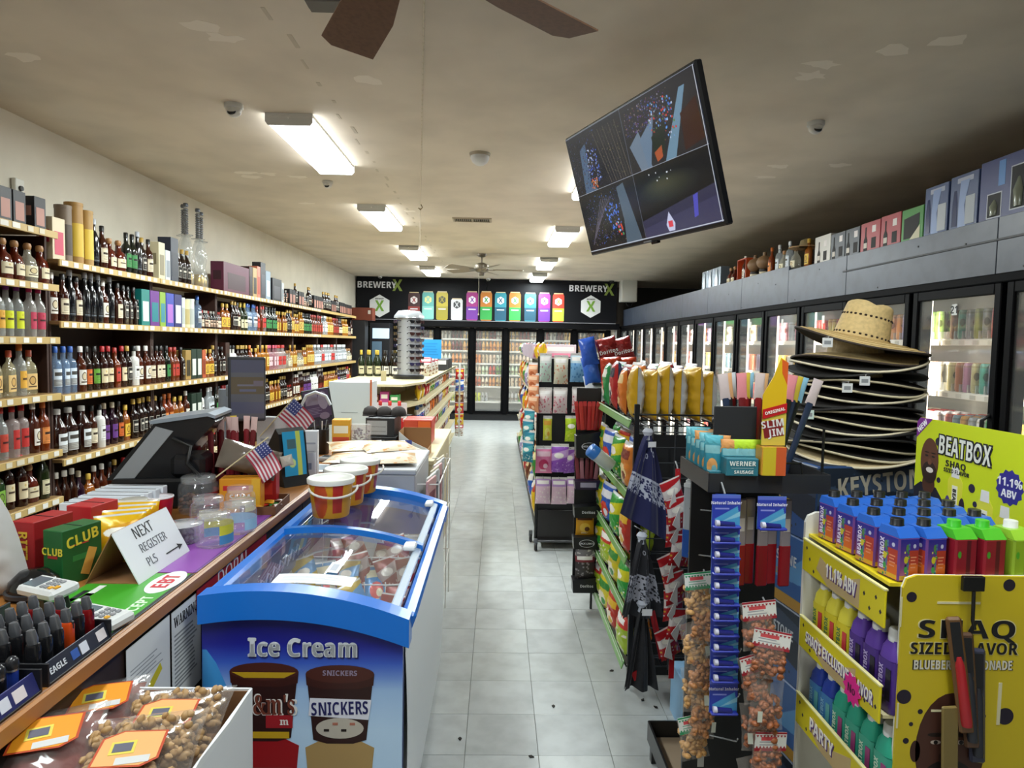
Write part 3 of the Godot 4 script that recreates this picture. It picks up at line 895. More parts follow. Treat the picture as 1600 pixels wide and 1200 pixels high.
# cartons among the bottles: width along the shelf, height, depth, colours, words
const CARTONS := {
	"A": [0.1, 0.19, 0.09, "1c1a20", "b07a6a", "small black and rose carton"],
	"B": [0.1, 0.36, 0.1, "7c6a58", "4a3c30", "brown cardboard bottle tube"],
	"C": [0.11, 0.4, 0.11, "a87f3e", "d8b43a", "tall gold cardboard bottle tube"],
	"D": [0.09, 0.37, 0.09, "b08a4a", "e0c048", "slim gold cardboard bottle tube"],
	"E": [0.12, 0.26, 0.1, "d8c8a8", "c83a58", "cream carton with a red spot"],
	"F": [0.1, 0.3, 0.1, "d8ceaa", "8a8060", "cream bottle carton"],
	"G": [0.08, 0.25, 0.08, "d0d6dc", "8c949c", "pale silver carton"],
	"H": [0.13, 0.37, 0.11, "23283a", "1c2030", "navy bottle carton"],
	"I": [0.68, 0.3, 0.13, "5c1c3a", "38101f", "wide burgundy gift carton"],
	"J": [0.1, 0.33, 0.1, "3a1c14", "1c100c", "dark brown carton"],
	"K": [0.12, 0.33, 0.1, "b49a64", "2a1c10", "tan gift carton"],
	"L": [0.1, 0.36, 0.1, "d07a60", "b04a38", "salmon carton"],
	"M": [0.16, 0.42, 0.1, "202028", "3a3c48", "tall black carton"],
	"N": [0.16, 0.34, 0.1, "8fa2b4", "dfe6ea", "blue-grey carton"],
	"O": [0.34, 0.28, 0.12, "26262c", "505058", "wide black carton"],
	"P": [0.12, 0.28, 0.12, "147e78", "e8e8e8", "teal carton"],
	"Q": [0.14, 0.28, 0.1, "6a2c88", "147e88", "purple and teal carton"],
	"R": [0.09, 0.28, 0.1, "8cb03a", "3a8a9c", "green striped carton"],
	"S": [0.13, 0.28, 0.1, "3a4ab0", "b070c8", "blue and violet carton"],
	"T": [0.13, 0.28, 0.11, "26286c", "d8dce8", "indigo carton with white panel"],
	"U": [0.08, 0.26, 0.08, "dfe4e0", "c0c8c4", "white bottle tube"],
	"V": [0.08, 0.25, 0.08, "e4dcb0", "c8b880", "pale yellow bottle tube"],
	"W": [0.1, 0.26, 0.09, "a8884a", "3c3420", "gold and black carton"],
	"X": [0.1, 0.27, 0.09, "1e3428", "e0e4dc", "dark green carton"],
	"Y": [0.07, 0.26, 0.08, "c05a34", "8a3a20", "orange bottle carton"],
	"Z": [0.12, 0.2, 0.1, "1a1a1e", "c08a7c", "small black and pink carton"],
}

func liquor_part_mat(hex: String) -> StandardMaterial3D:
	if hex[0] == "*":
		return pane(hex.substr(1), 0.27, 0.05)
	return C(hex, 0.12, 0.0, 0.6)

func put_bottle(kind: String, at: Vector3, label: String, group: String, ry := 0.0, far := false) -> float:
	var q = LIQUOR[kind]
	var s := shape(q[0])
	if far:
		if not far_liquor.has(kind):
			far_liquor[kind] = []
		far_liquor[kind].append(at)
		return s.r
	liquor_count += 1
	var t := T("liquor_bottle", label, "bottle", at, ry, group)
	P(t, "glass", s.body, liquor_part_mat(q[1]))
	P(t, "cap", s.cap, C(q[2], 0.4), V(0, s.cy, 0))
	P(t, "paper_label", s.label, label_mat(q[3], q[4]))
	return s.r

func put_carton(kind: String, at: Vector3, label: String, group: String, round_ := false) -> void:
	var q = CARTONS[kind]
	var t := T("gift_tube" if round_ else "gift_carton", label, "carton", at, 0, group)
	if round_:
		P(t, "tube", lt([[0, 0], [q[0] * 0.48, 0], [q[0] * 0.48, q[1] - 0.02], [q[0] * 0.5, q[1] - 0.02], [q[0] * 0.5, q[1]], [0, q[1]]], 20), C(q[3], 0.5))
		P(t, "band", MB.new().lathe([[q[0] * 0.49, q[1] * 0.12], [q[0] * 0.49, q[1] * 0.66]], 14, 2.0, 1.0, Vector3.ZERO, 1.2, -1.2).mesh(), C(q[4], 0.5))
	else:
		P(t, "box", bx(q[2], q[1], q[0], 0.002), C(q[3], 0.42))
		P(t, "front_panel", bx(0.001, q[1] * 0.55, q[0] * 0.7, 0.0), C(q[4], 0.42), V(q[2] / 2 + 0.0006, q[1] * 0.12, 0))
		P(t, "side_panel", bx(q[2] * 0.6, q[1] * 0.3, 0.001, 0.0), C(q[4], 0.5), V(0, q[1] * 0.4, q[0] / 2 + 0.0006))

func row(shelf_name: String, y: float, z0: float, z1: float, start: String, pool: String, far_from := -99.0) -> void:
	var z := z0
	var k := 0
	var n := 0
	var seq := start
	var run := ""
	while true:
		var c: String
		if n < seq.length():
			c = seq[n]
		else:
			if run == "":
				run = pool[rng.randi() % pool.length()].repeat(rng.randi_range(2, 5))
			c = run[0]
			run = run.substr(1)
		n += 1
		if c == " ":
			z -= 0.06
			continue
		var w: float = CARTONS[c][0] if CARTONS.has(c) else shape(LIQUOR[c][0]).r * 2.0
		if z - w < z1:
			break
		k += 1
		var where := "" if k > 99 else ("%s past the tall glass bottles, top long shelf" % nth(k) if shelf_name[0] == "@" else "%s from the near end of the %s" % [nth(k), shelf_name])
		if CARTONS.has(c):
			put_carton(c, V(-2.735 - CARTONS[c][2] / 2.0 - 0.015, y, z - w / 2), CARTONS[c][5] + ", " + where, "cartons on the liquor shelves", c in "BCDUV")
		else:
			var b: String = LIQUOR[c][5]
			if (b + where).split(" ").size() > 14:
				b = b.split(" with ")[0]
			put_bottle(c, V(-2.775 - rng.randf_range(0, 0.02), y, z - w / 2), b + ", " + where, "bottles on the liquor shelves", rng.randf_range(-14, 14), z < far_from)
		z -= w + 0.011

func bay(called: String, z0: float, z1: float, heights: Array, top: float, tags: bool) -> void:
	var w := z0 - z1
	var zc := (z0 + z1) / 2
	var t := T("shelving_bay", called, "shelving", V(-3.09, 0, zc), 0, "liquor shelving along the left wall")
	P(t, "back_panel", bx(0.02, top - 0.06, w - 0.004, 0.002), C("2c1812", 0.6), V(0.012, 0, 0))
	P(t, "upright", bx(0.3, top - 0.03, 0.02, 0.002), C("3a2016", 0.6), V(0.17, 0, w / 2 - 0.011))
	P(t, "upright", bx(0.3, top - 0.03, 0.02, 0.002), C("3a2016", 0.6), V(0.17, 0, -w / 2 + 0.011))
	P(t, "kick_plate", bx(0.02, 0.12, w - 0.004, 0.002), C("2a1a14", 0.7), V(0.33, 0, 0))
	for y in heights:
		var sh := P(t, "shelf", bx(0.36, 0.022, w - 0.004, 0.003), C("8a6a3e", 0.5), V(0.2, y - 0.022, 0))
		P(sh, "front_lip", bx(0.012, 0.042, w - 0.004, 0.002), C("c6a869", 0.45), V(0.186, -0.021, 0))
		if tags:
			var z := w / 2 - 0.05
			while z > -w / 2 + 0.04:
				P(sh, "price_tag", bx(0.0015, 0.03, [0.045, 0.06, 0.045][rng.randi() % 3], 0.0), C(["e8e4da", "efece4", "ddd4bc"][rng.randi() % 3], 0.6), V(0.1935, -0.014 + rng.randf_range(-0.002, 0.002), z), V(0, 0, 0))
				z -= rng.randf_range(0.075, 0.12)

func liquor_shelves() -> void:
	bay("first brown shelving bay with liquor, behind the till end of the counter", -2.5, -4.175, [2.33, 2.01, 1.69, 1.345, 0.995, 0.70, 0.36], 2.33, true)
	for k in 7:
		var z := -4.18 - k * 1.224
		bay("tall brown shelving bay of the long liquor run, %s after the near bay" % nth(k + 1), z, z - 1.22, [2.17, 1.79, 1.33, 0.925, 0.5], 2.17, k < 5)
	# the near bay, shelf by shelf from the top
	row("near bay's top shelf", 2.33, -3.42, -4.17, " AA AA AA", "A")
	row("near bay's second shelf", 2.01, -3.45, -4.17, "uaakccq", "c")
	row("near bay's third shelf", 1.69, -3.4, -4.17, "222213344", "4")
	row("near bay's fourth shelf", 1.345, -3.4, -4.17, "m5555155", "5")
	row("near bay's fifth shelf", 0.995, -3.4, -4.17, "dnn22nneoaf", "z")
	row("near bay's sixth shelf", 0.70, -3.4, -4.17, "gcclhhcgfa", "a")
	row("near bay's seventh shelf", 0.36, -3.5, -4.17, "xakwhe", "a")
	# the long run
	row("top long shelf", 2.17, -4.2, -6.12, "EBCDuaccvvuka FGH", "k", -12.0)
	for k in 4:
		novelty(V(-2.86 - 0.05 * (k % 2), 2.17, -6.2 - [0.0, 0.06, 0.24, 0.42][k]), k)
	row("@past", 2.17, -6.76, -12.68, "IJKLMN OG yy ZZ kZZ yyyykk ZZZZ", "ZyxAkZy", -10.2)
	row("second long shelf", 1.79, -4.2, -12.7, "eauauuueuabbbPQRSTUVU ixyyxyyyxxjjkkaggiiiiffnv", "gkjvadtxyf", -9.4)
	row("third long shelf", 1.33, -4.2, -12.7, "iiie67hhfhkmeeaaavffbWXXYjjkbbJ mmkkkkojj", "dqnsdtjiqd", -9.4)
	row("fourth long shelf", 0.925, -4.2, -12.7, "rrrampp6jkkkkkboojjeXXm ddvv", "jnzhkmdepx", -9.4)
	row("fifth long shelf", 0.5, -4.2, -6.6, "zzzpjeeakhh", "ha", -9.4)
	var far := T("far_liquor", "rows of small bottles on the farthest liquor shelves by the black column", "bottles")
	stuff(far)
	for kind in far_liquor:
		var s := shape(LIQUOR[kind][0])
		for part in [[s.body, 0.0, liquor_part_mat(LIQUOR[kind][1]), "bottle_glass"], [s.cap, s.cy, C(LIQUOR[kind][2], 0.4), "bottle_caps"], [s.label, 0.0, label_mat(LIQUOR[kind][3], LIQUOR[kind][4]), "bottle_labels"]]:
			var mm := MultiMesh.new()
			mm.transform_format = MultiMesh.TRANSFORM_3D
			mm.mesh = part[0]
			mm.instance_count = far_liquor[kind].size()
			for i in far_liquor[kind].size():
				mm.set_instance_transform(i, Transform3D(Basis(), far_liquor[kind][i] + V(0, part[1], 0)))
			var mi := MultiMeshInstance3D.new()
			mi.name = part[3]
			mi.multimesh = mm
			mi.material_override = part[2]
			far.add_child(mi, true)
	# switch box on the wall
	var sb := T("wall_switch", "small white switch box on the cream wall above the rose cartons", "switch", V(-3.08, 2.641, -4.382))
	P(sb, "box", bx(0.03, 0.1, 0.08, 0.004), C("d8d6cc", 0.5), V(0, -0.05, 0))
	P(sb, "knob", lt([[0, 0], [0.018, 0], [0.016, 0.012], [0, 0.014]], 12), C("2a2826", 0.4), V(0.016, -0.01, 0), V(0, 0, -90))

func novelty(at: Vector3, k: int) -> void:
	var t := T("novelty_bottle", "very tall clear glass bottle with ribbed neck, %s of four on the top shelf" % nth(k + 1), "bottle", at, k * 20.0, "tall clear glass bottles on the top long shelf")
	P(t, "glass_body", lt([[0, 0], [0.055, 0], [0.062, 0.02], [0.066, 0.1], [0.05, 0.17], [0.034, 0.2], [0.05, 0.26], [0.056, 0.34], [0.04, 0.41], [0.018, 0.46], [0.016, 0.72], [0, 0.72]], 20), pane("d0d8d8", 0.22, 0.04))
	P(t, "gold_base", lt([[0, 0], [0.048, 0], [0.054, 0.03], [0.056, 0.09], [0.04, 0.13], [0, 0.14]], 16), C("b89a50", 0.25, 0.7))
	P(t, "collar", lt([[0, 0], [0.06, 0], [0.062, 0.006], [0.02, 0.012], [0, 0.012]], 18), C("c8ccd0", 0.2, 0.9), V(0, 0.46, 0))
	var rib := MB.new()
	for j in 11:
		rib.lathe([[0.017, j * 0.021], [0.022, j * 0.021 + 0.006], [0.022, j * 0.021 + 0.012], [0.017, j * 0.021 + 0.018]], 12)
	P(t, "ribbed_neck", rib.mesh(), C("8a8e98", 0.18, 0.9), V(0, 0.475, 0))
	P(t, "stopper", lt([[0, 0], [0.02, 0], [0.024, 0.016], [0.02, 0.032], [0, 0.036]], 12), C("6a6e76", 0.3, 0.7), V(0, 0.718, 0))

# ---------- soft goods ----------
func PB(parent: Node3D, nm: String, mesh: Mesh, m: Material, at: Vector3, bs: Basis) -> MeshInstance3D:
	var o := P(parent, nm, mesh, m, at)
	o.basis = bs
	return o

func pouch_mesh(w: float, h: float, t: float, seed_ := 1, crimp := 0.07) -> ArrayMesh:
	# a filled bag that stands on its origin and faces +z, flat seams at its two ends
	var k := "pouch%.3f/%.3f/%.3f/%d/%.2f" % [w, h, t, seed_, crimp]
	if not meshes.has(k):
		var nz := FastNoiseLite.new()
		nz.seed = seed_
		nz.frequency = 2.2
		var mb := MB.new()
		for side in [1.0, -1.0]:
			var f := func(u: float, vv: float) -> Vector3:
				var x := u * 2.0 - 1.0
				var y := vv * 2.0 - 1.0
				var e := clampf((1.0 - absf(y)) / crimp - 1.0, 0.0, 99.0) * crimp / (1.0 - crimp)
				var fat := pow(maxf(0.0, 1.0 - x * x), 0.55) * pow(clampf(e * 1.25, 0.0, 1.0), 0.5)
				var wr := nz.get_noise_3d(x * 1.3, y * 1.6, side * 3.0) * 0.22 + 0.09 * sin(y * 19.0 + x * 2.0) * absf(x)
				var wx := 1.0 - 0.07 * pow(absf(cos(y * PI / 2)), 0.6)
				return Vector3(x * w / 2 * wx, (1.0 - y) / 2.0 * h, side * (t / 2 * fat * (1.0 + wr) + 0.0006))
			mb.grid(f, 12, 16, side > 0)
		meshes[k] = mb.mesh()
	return meshes[k]

func bag_art(key: String, base: String, band: String, spot: String, style := 0) -> StandardMaterial3D:
	var ops := [["fill", base]]
	match style:
		0: ops += [["rect", 0, 0, 1, 0.06, "c8c8cc"], ["rect", 0.08, 0.14, 0.84, 0.2, band], ["oval", 0.5, 0.64, 0.3, 0.2, spot], ["oval", 0.62, 0.7, 0.14, 0.1, band], ["lines", 3, 0.3, 0.86, 0.4, 0.08, "f0ece4"]]
		1: ops += [["poly", [0, 0.3, 1, 0.12, 1, 0.4, 0, 0.58], band], ["oval", 0.45, 0.35, 0.28, 0.1, "f4f0e8"], ["specks", 26, 0.09, 0, 0.6, 1, 0.4, [spot, band]], ["rect", 0, 0, 1, 0.05, "d0d0d0"]]
		2: ops += [["rect", 0.3, 0, 0.4, 1, band], ["oval", 0.5, 0.4, 0.26, 0.16, spot], ["rect", 0, 0.94, 1, 0.06, spot]]
		3: ops += [["rect", 0, 0, 1, 0.3, band], ["rect", 0.1, 0.08, 0.8, 0.14, "f4f0ec"], ["specks", 40, 0.12, 0, 0.3, 1, 0.7, [spot, base, spot]]]
	return tex_mat("bag print " + key, art("bag" + key, 56, 72, ops), 0.28, "ffffff", 0.1)

func nuts_mesh(w: float, h: float, t: float, n: int, seed_: int) -> ArrayMesh:
	# a heap of small curled pieces that fills a pouch
	var k := "nuts%.3f/%.3f/%.3f/%d/%d" % [w, h, t, n, seed_]
	if not meshes.has(k):
		var r := RandomNumberGenerator.new()
		r.seed = seed_
		var mb := MB.new()
		for i in n:
			var p := Vector3(r.randf_range(-0.5, 0.5) * w * 0.86, r.randf_range(0.06, 0.94) * h, r.randf_range(-0.5, 0.5) * t * 0.6)
			var s := r.randf_range(0.007, 0.011)
			var b := Basis.from_euler(Vector3(r.randf() * 6, r.randf() * 6, r.randf() * 6))
			mb.lathe([[0, -s * 1.3], [s * 0.8, -s * 0.7], [s, 0.1 * s], [s * 0.6, s * 0.9], [0, s * 1.3]], 6, 2.0, 0.8, p, 0, TAU, b)
		meshes[k] = mb.mesh()
	return meshes[k]

# ---------- the counter ----------
const CY := 0.97

func counter() -> void:
	var t := T("counter", "long sales counter with a worn wooden top and dark brown front panels", "counter", V(-1.29, 0, -1.98))
	var wood := tex_mat("counter wood", art("wood", 256, 128, [["fill", "a5703a"], ["lines", 40, 0, 0, 1, 1, "966231"], ["lines", 23, 0, 0.01, 1, 1, "ae7b44"]]), 0.35)
	P(t, "worktop", MB.new().box(V(0, 0.9505, 0), V(0.75, 0.039, 4.94), 0.008).mesh(), C("9c6631", 0.35))
	P(t, "front_edge", MB.new().box(V(0.377, 0.95, 0), V(0.012, 0.042, 4.94), 0.005).mesh(), C("a86f36", 0.35))
	for k in 4:
		P(t, "front_panel", MB.new().box(V(0.345, 0.5, 1.845 - k * 1.23), V(0.02, 0.86, 1.224), 0.003).mesh(), C("2c1d18", 0.5))
	P(t, "end_panel", MB.new().box(V(0, 0.47, -2.45), V(0.68, 0.92, 0.02), 0.003).mesh(), C("2c1d18", 0.5))
	P(t, "kick_plate", MB.new().box(V(0.31, 0.05, 0), V(0.02, 0.1, 4.9), 0.002).mesh(), C("191312", 0.7))
	P(t, "shelf", MB.new().box(V(-0.1, 0.5, 0), V(0.5, 0.02, 4.86), 0.002).mesh(), C("3a281e", 0.6))
	# notices stuck to the front
	for q in [["small print notice", V(-0.928, 0.909, -1.663), V(-0.928, 0.903, -1.886), 0.27, "white paper notice with a yellow mark on the counter front", 0], ["warning notice", V(-0.928, 0.906, -1.898), V(-0.928, 0.904, -2.084), 0.29, "white warning notice on the counter front, beside the freezer corner", 1]]:
		var a: Vector3 = q[1]
		var b: Vector3 = q[2]
		var w := absf(a.z - b.z)
		var n := T("paper_notice", q[4], "notice", V(-0.9285, (a.y + b.y) / 2 - q[3], (a.z + b.z) / 2), 90)
		var ops := [["fill", "e6e8ea"], ["rect", 0, 0, 1, 0.01, "c0c4c8"]]
		ops += [["lines", 14, 0.08, 0.26, 0.8, 0.6, "8a8e94"]] if q[5] else [["lines", 5, 0.08, 0.24, 0.75, 0.2, "9a9ea4"], ["lines", 4, 0.08, 0.74, 0.45, 0.2, "9a9ea4"], ["poly", [0.4, 0.56, 0.75, 0.42, 0.8, 0.5, 0.45, 0.66], "d8c820"]]
		P(n, "sheet", bx(w, q[3], 0.001, 0.0), tex_mat("notice %d" % q[5], art("notice%d" % q[5], 128, 160, ops), 0.6))
		if q[5]:
			fit(P(n, "heading", txt("WARNING!", 0.03, 2), C("26262a"), V(0, q[3] * 0.87, 0.001)), w * 0.86)
	var dn := T("red_sign_strip", "narrow red strip with white capital letters between counter edge and freezer", "sign", V(-0.924, 0.838, -2.36), 90)
	P(dn, "strip", bx(0.62, 0.09, 0.003, 0.0), C("a01822", 0.4))
	P(dn, "lettering", txt("DORAL", 0.066, 1), C("ece4e4"), V(-0.02, 0.046, 0.002))
	# printed mats on the worktop
	var lay := Basis(V(0, 0, -1), V(-1, 0, 0), V(0, 1, 0))
	var gm := T("counter_mat", "bright green printed mat on the counter with an oval white badge", "mat", V(-1.06, CY, -1.79))
	P(gm, "mat", bx(0.27, 0.003, 0.5, 0.001), C("43a02c", 0.35))
	P(gm, "dark_border", bx(0.012, 0.0034, 0.5, 0.001), C("23242a", 0.4), V(0.129, 0, 0))
	for k in 3:
		PB(gm, "white_stripe", bx(0.1 - k * 0.02, 0.02, 0.0005, 0.0), C("e8efe6"), V(-0.07, 0.0034, -0.09 + k * 0.05), lay)
		PB(gm, "dark_stripe", bx(0.08 - k * 0.02, 0.016, 0.0005, 0.0), C("23262c"), V(-0.095, 0.0034, -0.06 + k * 0.05), lay)
	PB(gm, "lettering", txt("WE ACCEPT", 0.032), C("d8f0d0"), V(0.095, 0.0034, 0.06), lay)
	var ov := MB.new().lathe([[0, 0], [0.062, 0], [0.062, 0.0012], [0, 0.0012]], 28).mesh()
	var od := P(gm, "badge", ov, C("e8ecea", 0.4), V(0.085, 0.003, -0.175))
	od.scale = V(0.72, 1, 1.5)
	PB(gm, "badge_lettering", txt("EBT", 0.045), C("c82a38"), V(0.085, 0.005, -0.175), lay)
	var pm := T("counter_mat", "plain purple printed mat on the counter beyond the folded card sign", "mat", V(-1.07, CY, -2.44))
	P(pm, "mat", bx(0.29, 0.003, 0.78, 0.001), C("8d4aa8", 0.35))
	P(pm, "dark_border", bx(0.01, 0.0034, 0.78, 0.001), C("6a3488", 0.4), V(0.14, 0, 0))

func simple_box(nm: String, label: String, cat: String, at: Vector3, size: Vector3, ry: float, hex: String, panels := [], group := "", front_words := "", word_hex := "ffffff", word_h := 0.03) -> Node3D:
	# a printed carton: panels are [face, u, v, width, height, colour] on "x" or "z" faces, in shares of the face
	var t := T(nm, label, cat, at, ry, group)
	P(t, "carton", bx(size.x, size.y, size.z, 0.002), C(hex, 0.42))
	P(t, "lid_seam", bx(size.x * 0.94, 0.001, 0.004, 0.0), C("00000040", 0.6), V(0, size.y, 0))
	for q in panels:
		if q[0] == "x":
			P(t, "printed_panel", bx(0.0008, q[4] * size.y, q[3] * size.z, 0.0), C(q[5], 0.42), V(size.x / 2 + 0.0005, q[2] * size.y, -q[1] * size.z))
		else:
			P(t, "printed_panel", bx(q[3] * size.x, q[4] * size.y, 0.0008, 0.0), C(q[5], 0.42), V(q[1] * size.x, q[2] * size.y, size.z / 2 + 0.0005))
	if front_words:
		P(t, "lettering", txt(front_words, word_h), C(word_hex), V(0, size.y * 0.62, size.z / 2 + 0.0015))
	return t

func counter_goods() -> void:
	# the folded card sign
	var t := T("card_sign", "folded white card sign reading next register with a drawn arrow, on the counter", "sign", V(-1.042, CY + 0.003, -2.1))
	var up := V(-0.078, 0.15, 0).normalized()
	var card := Basis(V(0, 0, -1), up, V(0, 0, -1).cross(up))
	PB(t, "front_leaf", bx(0.32, 0.17, 0.003, 0.0), C("dfe3e8", 0.6), V(0, 0, 0), card)
	var up2 := V(0.078, 0.15, 0).normalized()
	PB(t, "back_leaf", bx(0.32, 0.17, 0.003, 0.0), C("94683c", 0.8), V(-0.156, 0, 0), Basis(V(0, 0, -1), up2, V(0, 0, -1).cross(up2)))
	P(t, "floor_flap", bx(0.15, 0.002, 0.31, 0.0), C("8a6038", 0.8), V(-0.078, 0, 0))
	var on := card.z * 0.0022
	PB(t, "lettering", txt("NEXT", 0.034, 1), C("1c1c20"), up * 0.138 + on + V(0, 0, 0.02), card)
	PB(t, "lettering", txt("REGISTER", 0.026, 1), C("5a5c64"), up * 0.088 + on + V(0, 0, 0.0), card)
	PB(t, "lettering", txt("PLS", 0.026, 1), C("5a5c64"), up * 0.042 + on + V(0, 0, 0.05), card)
	PB(t, "drawn_arrow", MB.new().prism([Vector2(-0.05, -0.002), Vector2(0.03, -0.002), Vector2(0.028, -0.011), Vector2(0.058, 0), Vector2(0.028, 0.011), Vector2(0.03, 0.002), Vector2(-0.05, 0.002)], 0, 0.0005).mesh(), C("26262a"), up * 0.034 + on + V(0, 0, -0.08), card)
	# crackers
	t = simple_box("cracker_box", "dark green cracker carton with yellow letters beside the folded card sign", "carton", V(-1.262, CY, -1.99), V(0.07, 0.165, 0.135), -16, "1c5c2c", [["x", 0.0, 0.4, 0.5, 0.1, "2f7a3c"], ["x", -0.1, 0.68, 0.5, 0.02, "c03838"], ["z", 0.0, 0.5, 0.5, 0.05, "a83030"]], "", "CLUB", "d8c840", 0.022)
	P(t, "lettering", txt("CLUB", 0.032), C("e0d040"), V(0.0365, 0.13, 0.0), V(0, 90, 8))
	P(t, "cracker_picture", bx(0.03, 0.08, 0.001, 0.0), C("d0a048", 0.5), V(0.036, 0.018, -0.005), V(0, 90, -22))
	t = simple_box("cracker_box", "red cracker carton with upright yellow letters left of the green carton", "carton", V(-1.375, CY, -2.03), V(0.075, 0.18, 0.14), -12, "a01c22", [["z", 0.0, 0.02, 1.0, 0.2, "6c1418"]])
	P(t, "lettering", txt("RITZ", 0.03), C("e0b838"), V(0, 0.11, 0.0715), V(0, 0, -90))
	t = simple_box("cracker_box", "second red cracker carton standing behind the first red one", "carton", V(-1.335, CY, -2.21), V(0.09, 0.18, 0.12), -10, "b02228", [["z", 0, 0.5, 0.6, 0.2, "e0b838"]])
	for k in 4:
		S("snack_bag", pouch_mesh(0.15, 0.16, 0.07, 30 + k), bag_art("yellow", "e0b010", "d89a18", "c0701c", 1), "yellow crinkled snack bag behind the green cracker carton, %s from the front" % nth(k + 1), "snack bag", V(-1.2 - k * 0.018, CY, -2.13 - k * 0.06), V(-12, 30 - k * 6, 0), "yellow snack bags on the counter")
	for k in 6:
		simple_box("white_carton", "flat white carton in the row before the liquor shelves, %s from the front" % nth(k + 1), "carton", V(-1.47 + k * 0.008, CY, -2.44 - k * 0.042), V(0.23, 0.12 + 0.004 * k, 0.036), 0, "d9dee6", [["x", 0.0, 0.3, 0.3, 0.4, "aab4c4"], ["z", -0.2, 0.2, 0.5, 0.12, "8a90b4"], ["z", 0.3, 0.1, 0.1, 0.6, "c8ccd8"]], "white cartons on the counter")
	var tin_words := ["blue", "pink and green", "yellow", "orange"]
	for k in 4:
		t = T("round_tin", "flat round %s tin, %s of the stack beside the red cup" % [tin_words[k], ["bottom", "second from bottom", "third from bottom", "top"][k]], "tin", V(-1.327 + 0.002 * k, CY + 0.0345 * k, -2.43), k * 40.0, "stacked round tins")
		P(t, "tin_body", lt([[0, 0], [0.044, 0], [0.046, 0.002], [0.046, 0.026], [0.044, 0.028], [0, 0.028]], 24), C(["5aa0d0", "c85a70", "d0a030", "d87850"][k], 0.35))
		P(t, "lid", lt([[0.045, 0.026], [0.0475, 0.0265], [0.0475, 0.0335], [0.046, 0.0345], [0.0, 0.034]], 24), C(["d8dce0", "6a9c4a", "c8d0b0", "d8d4c8"][k], 0.25, 0.4))
	t = T("party_cup", "red plastic party cup with white inside on the counter behind the card sign", "cup", V(-1.3, CY, -2.58))
	P(t, "cup_wall", lt([[0, 0.002], [0.033, 0.002], [0.035, 0.0], [0.041, 0.055], [0.0425, 0.056], [0.047, 0.112]], 24), C("b8141e", 0.3))
	P(t, "white_lining", lt([[0, 0.006], [0.032, 0.006], [0.0395, 0.056], [0.0455, 0.112]], 24), C("eae6ea", 0.35))
	P(t, "rim", lt([[0.0455, 0.11], [0.049, 0.111], [0.049, 0.116], [0.0455, 0.117]], 24), C("f0eef0", 0.3))
	# the quilted white pouch at the left edge
	var qm := MB.new()
	for side in [1.0, -1.0]:
		qm.grid(func(u: float, vv: float) -> Vector3:
			var x := u * 2.0 - 1.0
			var y := vv * 2.0 - 1.0
			var fat := pow(maxf(0, 1.0 - pow(absf(x), 2.6)), 0.5) * pow(maxf(0, 1.0 - pow(absf(y), 3.0)), 0.5)
			var q := absf(sin((x * 2.2 + y * 3.0) * 2.0)) * absf(sin((x * 2.2 - y * 3.0) * 2.0))
			var ww := 0.13 + 0.06 * vv
			return V(x * ww * (1.0 - 0.25 * pow(1.0 - vv, 4.0)), (1.0 - vv) * 0.3, side * (0.055 * fat + 0.008 * q * fat)), 26, 30, side > 0)
	t = T("quilted_pouch", "white quilted cloth pouch at the till end of the counter, partly out of frame", "pouch", V(-1.49, CY, -1.84), 12)
	P(t, "cloth", qm.mesh(), C("bcbab9", 0.85))
	P(t, "hem", bx(0.36, 0.012, 0.02, 0.004), C("c8c6c6", 0.8))
	# dark scanner, card readers
	t = T("barcode_scanner", "shiny black domed scanner before the cracker cartons", "scanner", V(-1.29, CY, -1.86))
	P(t, "dome", lt([[0, 0], [0.06, 0], [0.066, 0.012], [0.06, 0.045], [0.035, 0.07], [0, 0.076]], 24), C("121316", 0.12))
	P(t, "grip_ring", lt([[0.064, 0.008], [0.071, 0.01], [0.071, 0.02], [0.064, 0.022]], 24), C("2c2d32", 0.3))
	for q in [[V(-1.165, CY + 0.055, -1.735), V(10, -28, 4), "white card reader with a dark display resting on the lighter tray"], [V(-1.0, CY + 0.004, -1.675), V(6, -20, 0), "smaller white card reader lying on the green counter mat"]]:
		t = T("card_reader", q[2], "card reader", q[0])
		t.rotation_degrees = q[1]
		P(t, "case", bx(0.165, 0.028, 0.075, 0.008), C("d0d2d2", 0.35))
		P(t, "display", bx(0.06, 0.002, 0.045, 0.0005), C("5c6c74", 0.12), V(-0.04, 0.028, 0))
		for k in 9:
			P(t, "key", bx(0.012, 0.004, 0.011, 0.001), C("8a8c90" if k < 8 else "d8a030", 0.4), V(0.012 + (k % 3) * 0.018, 0.028, -0.016 + (k / 3) * 0.016))
	P(get_node("card_reader"), "foot", bx(0.06, 0.052, 0.06, 0.004), C("202124", 0.5), V(0, -0.052, 0))
	P(get_node("card_reader"), "yellow_key", bx(0.014, 0.004, 0.014, 0.001), C("d8a030", 0.4), V(0.066, 0.028, 0.01))
	lighters()
	jars()
	till()
	far_counter_goods()
	snack_bin()

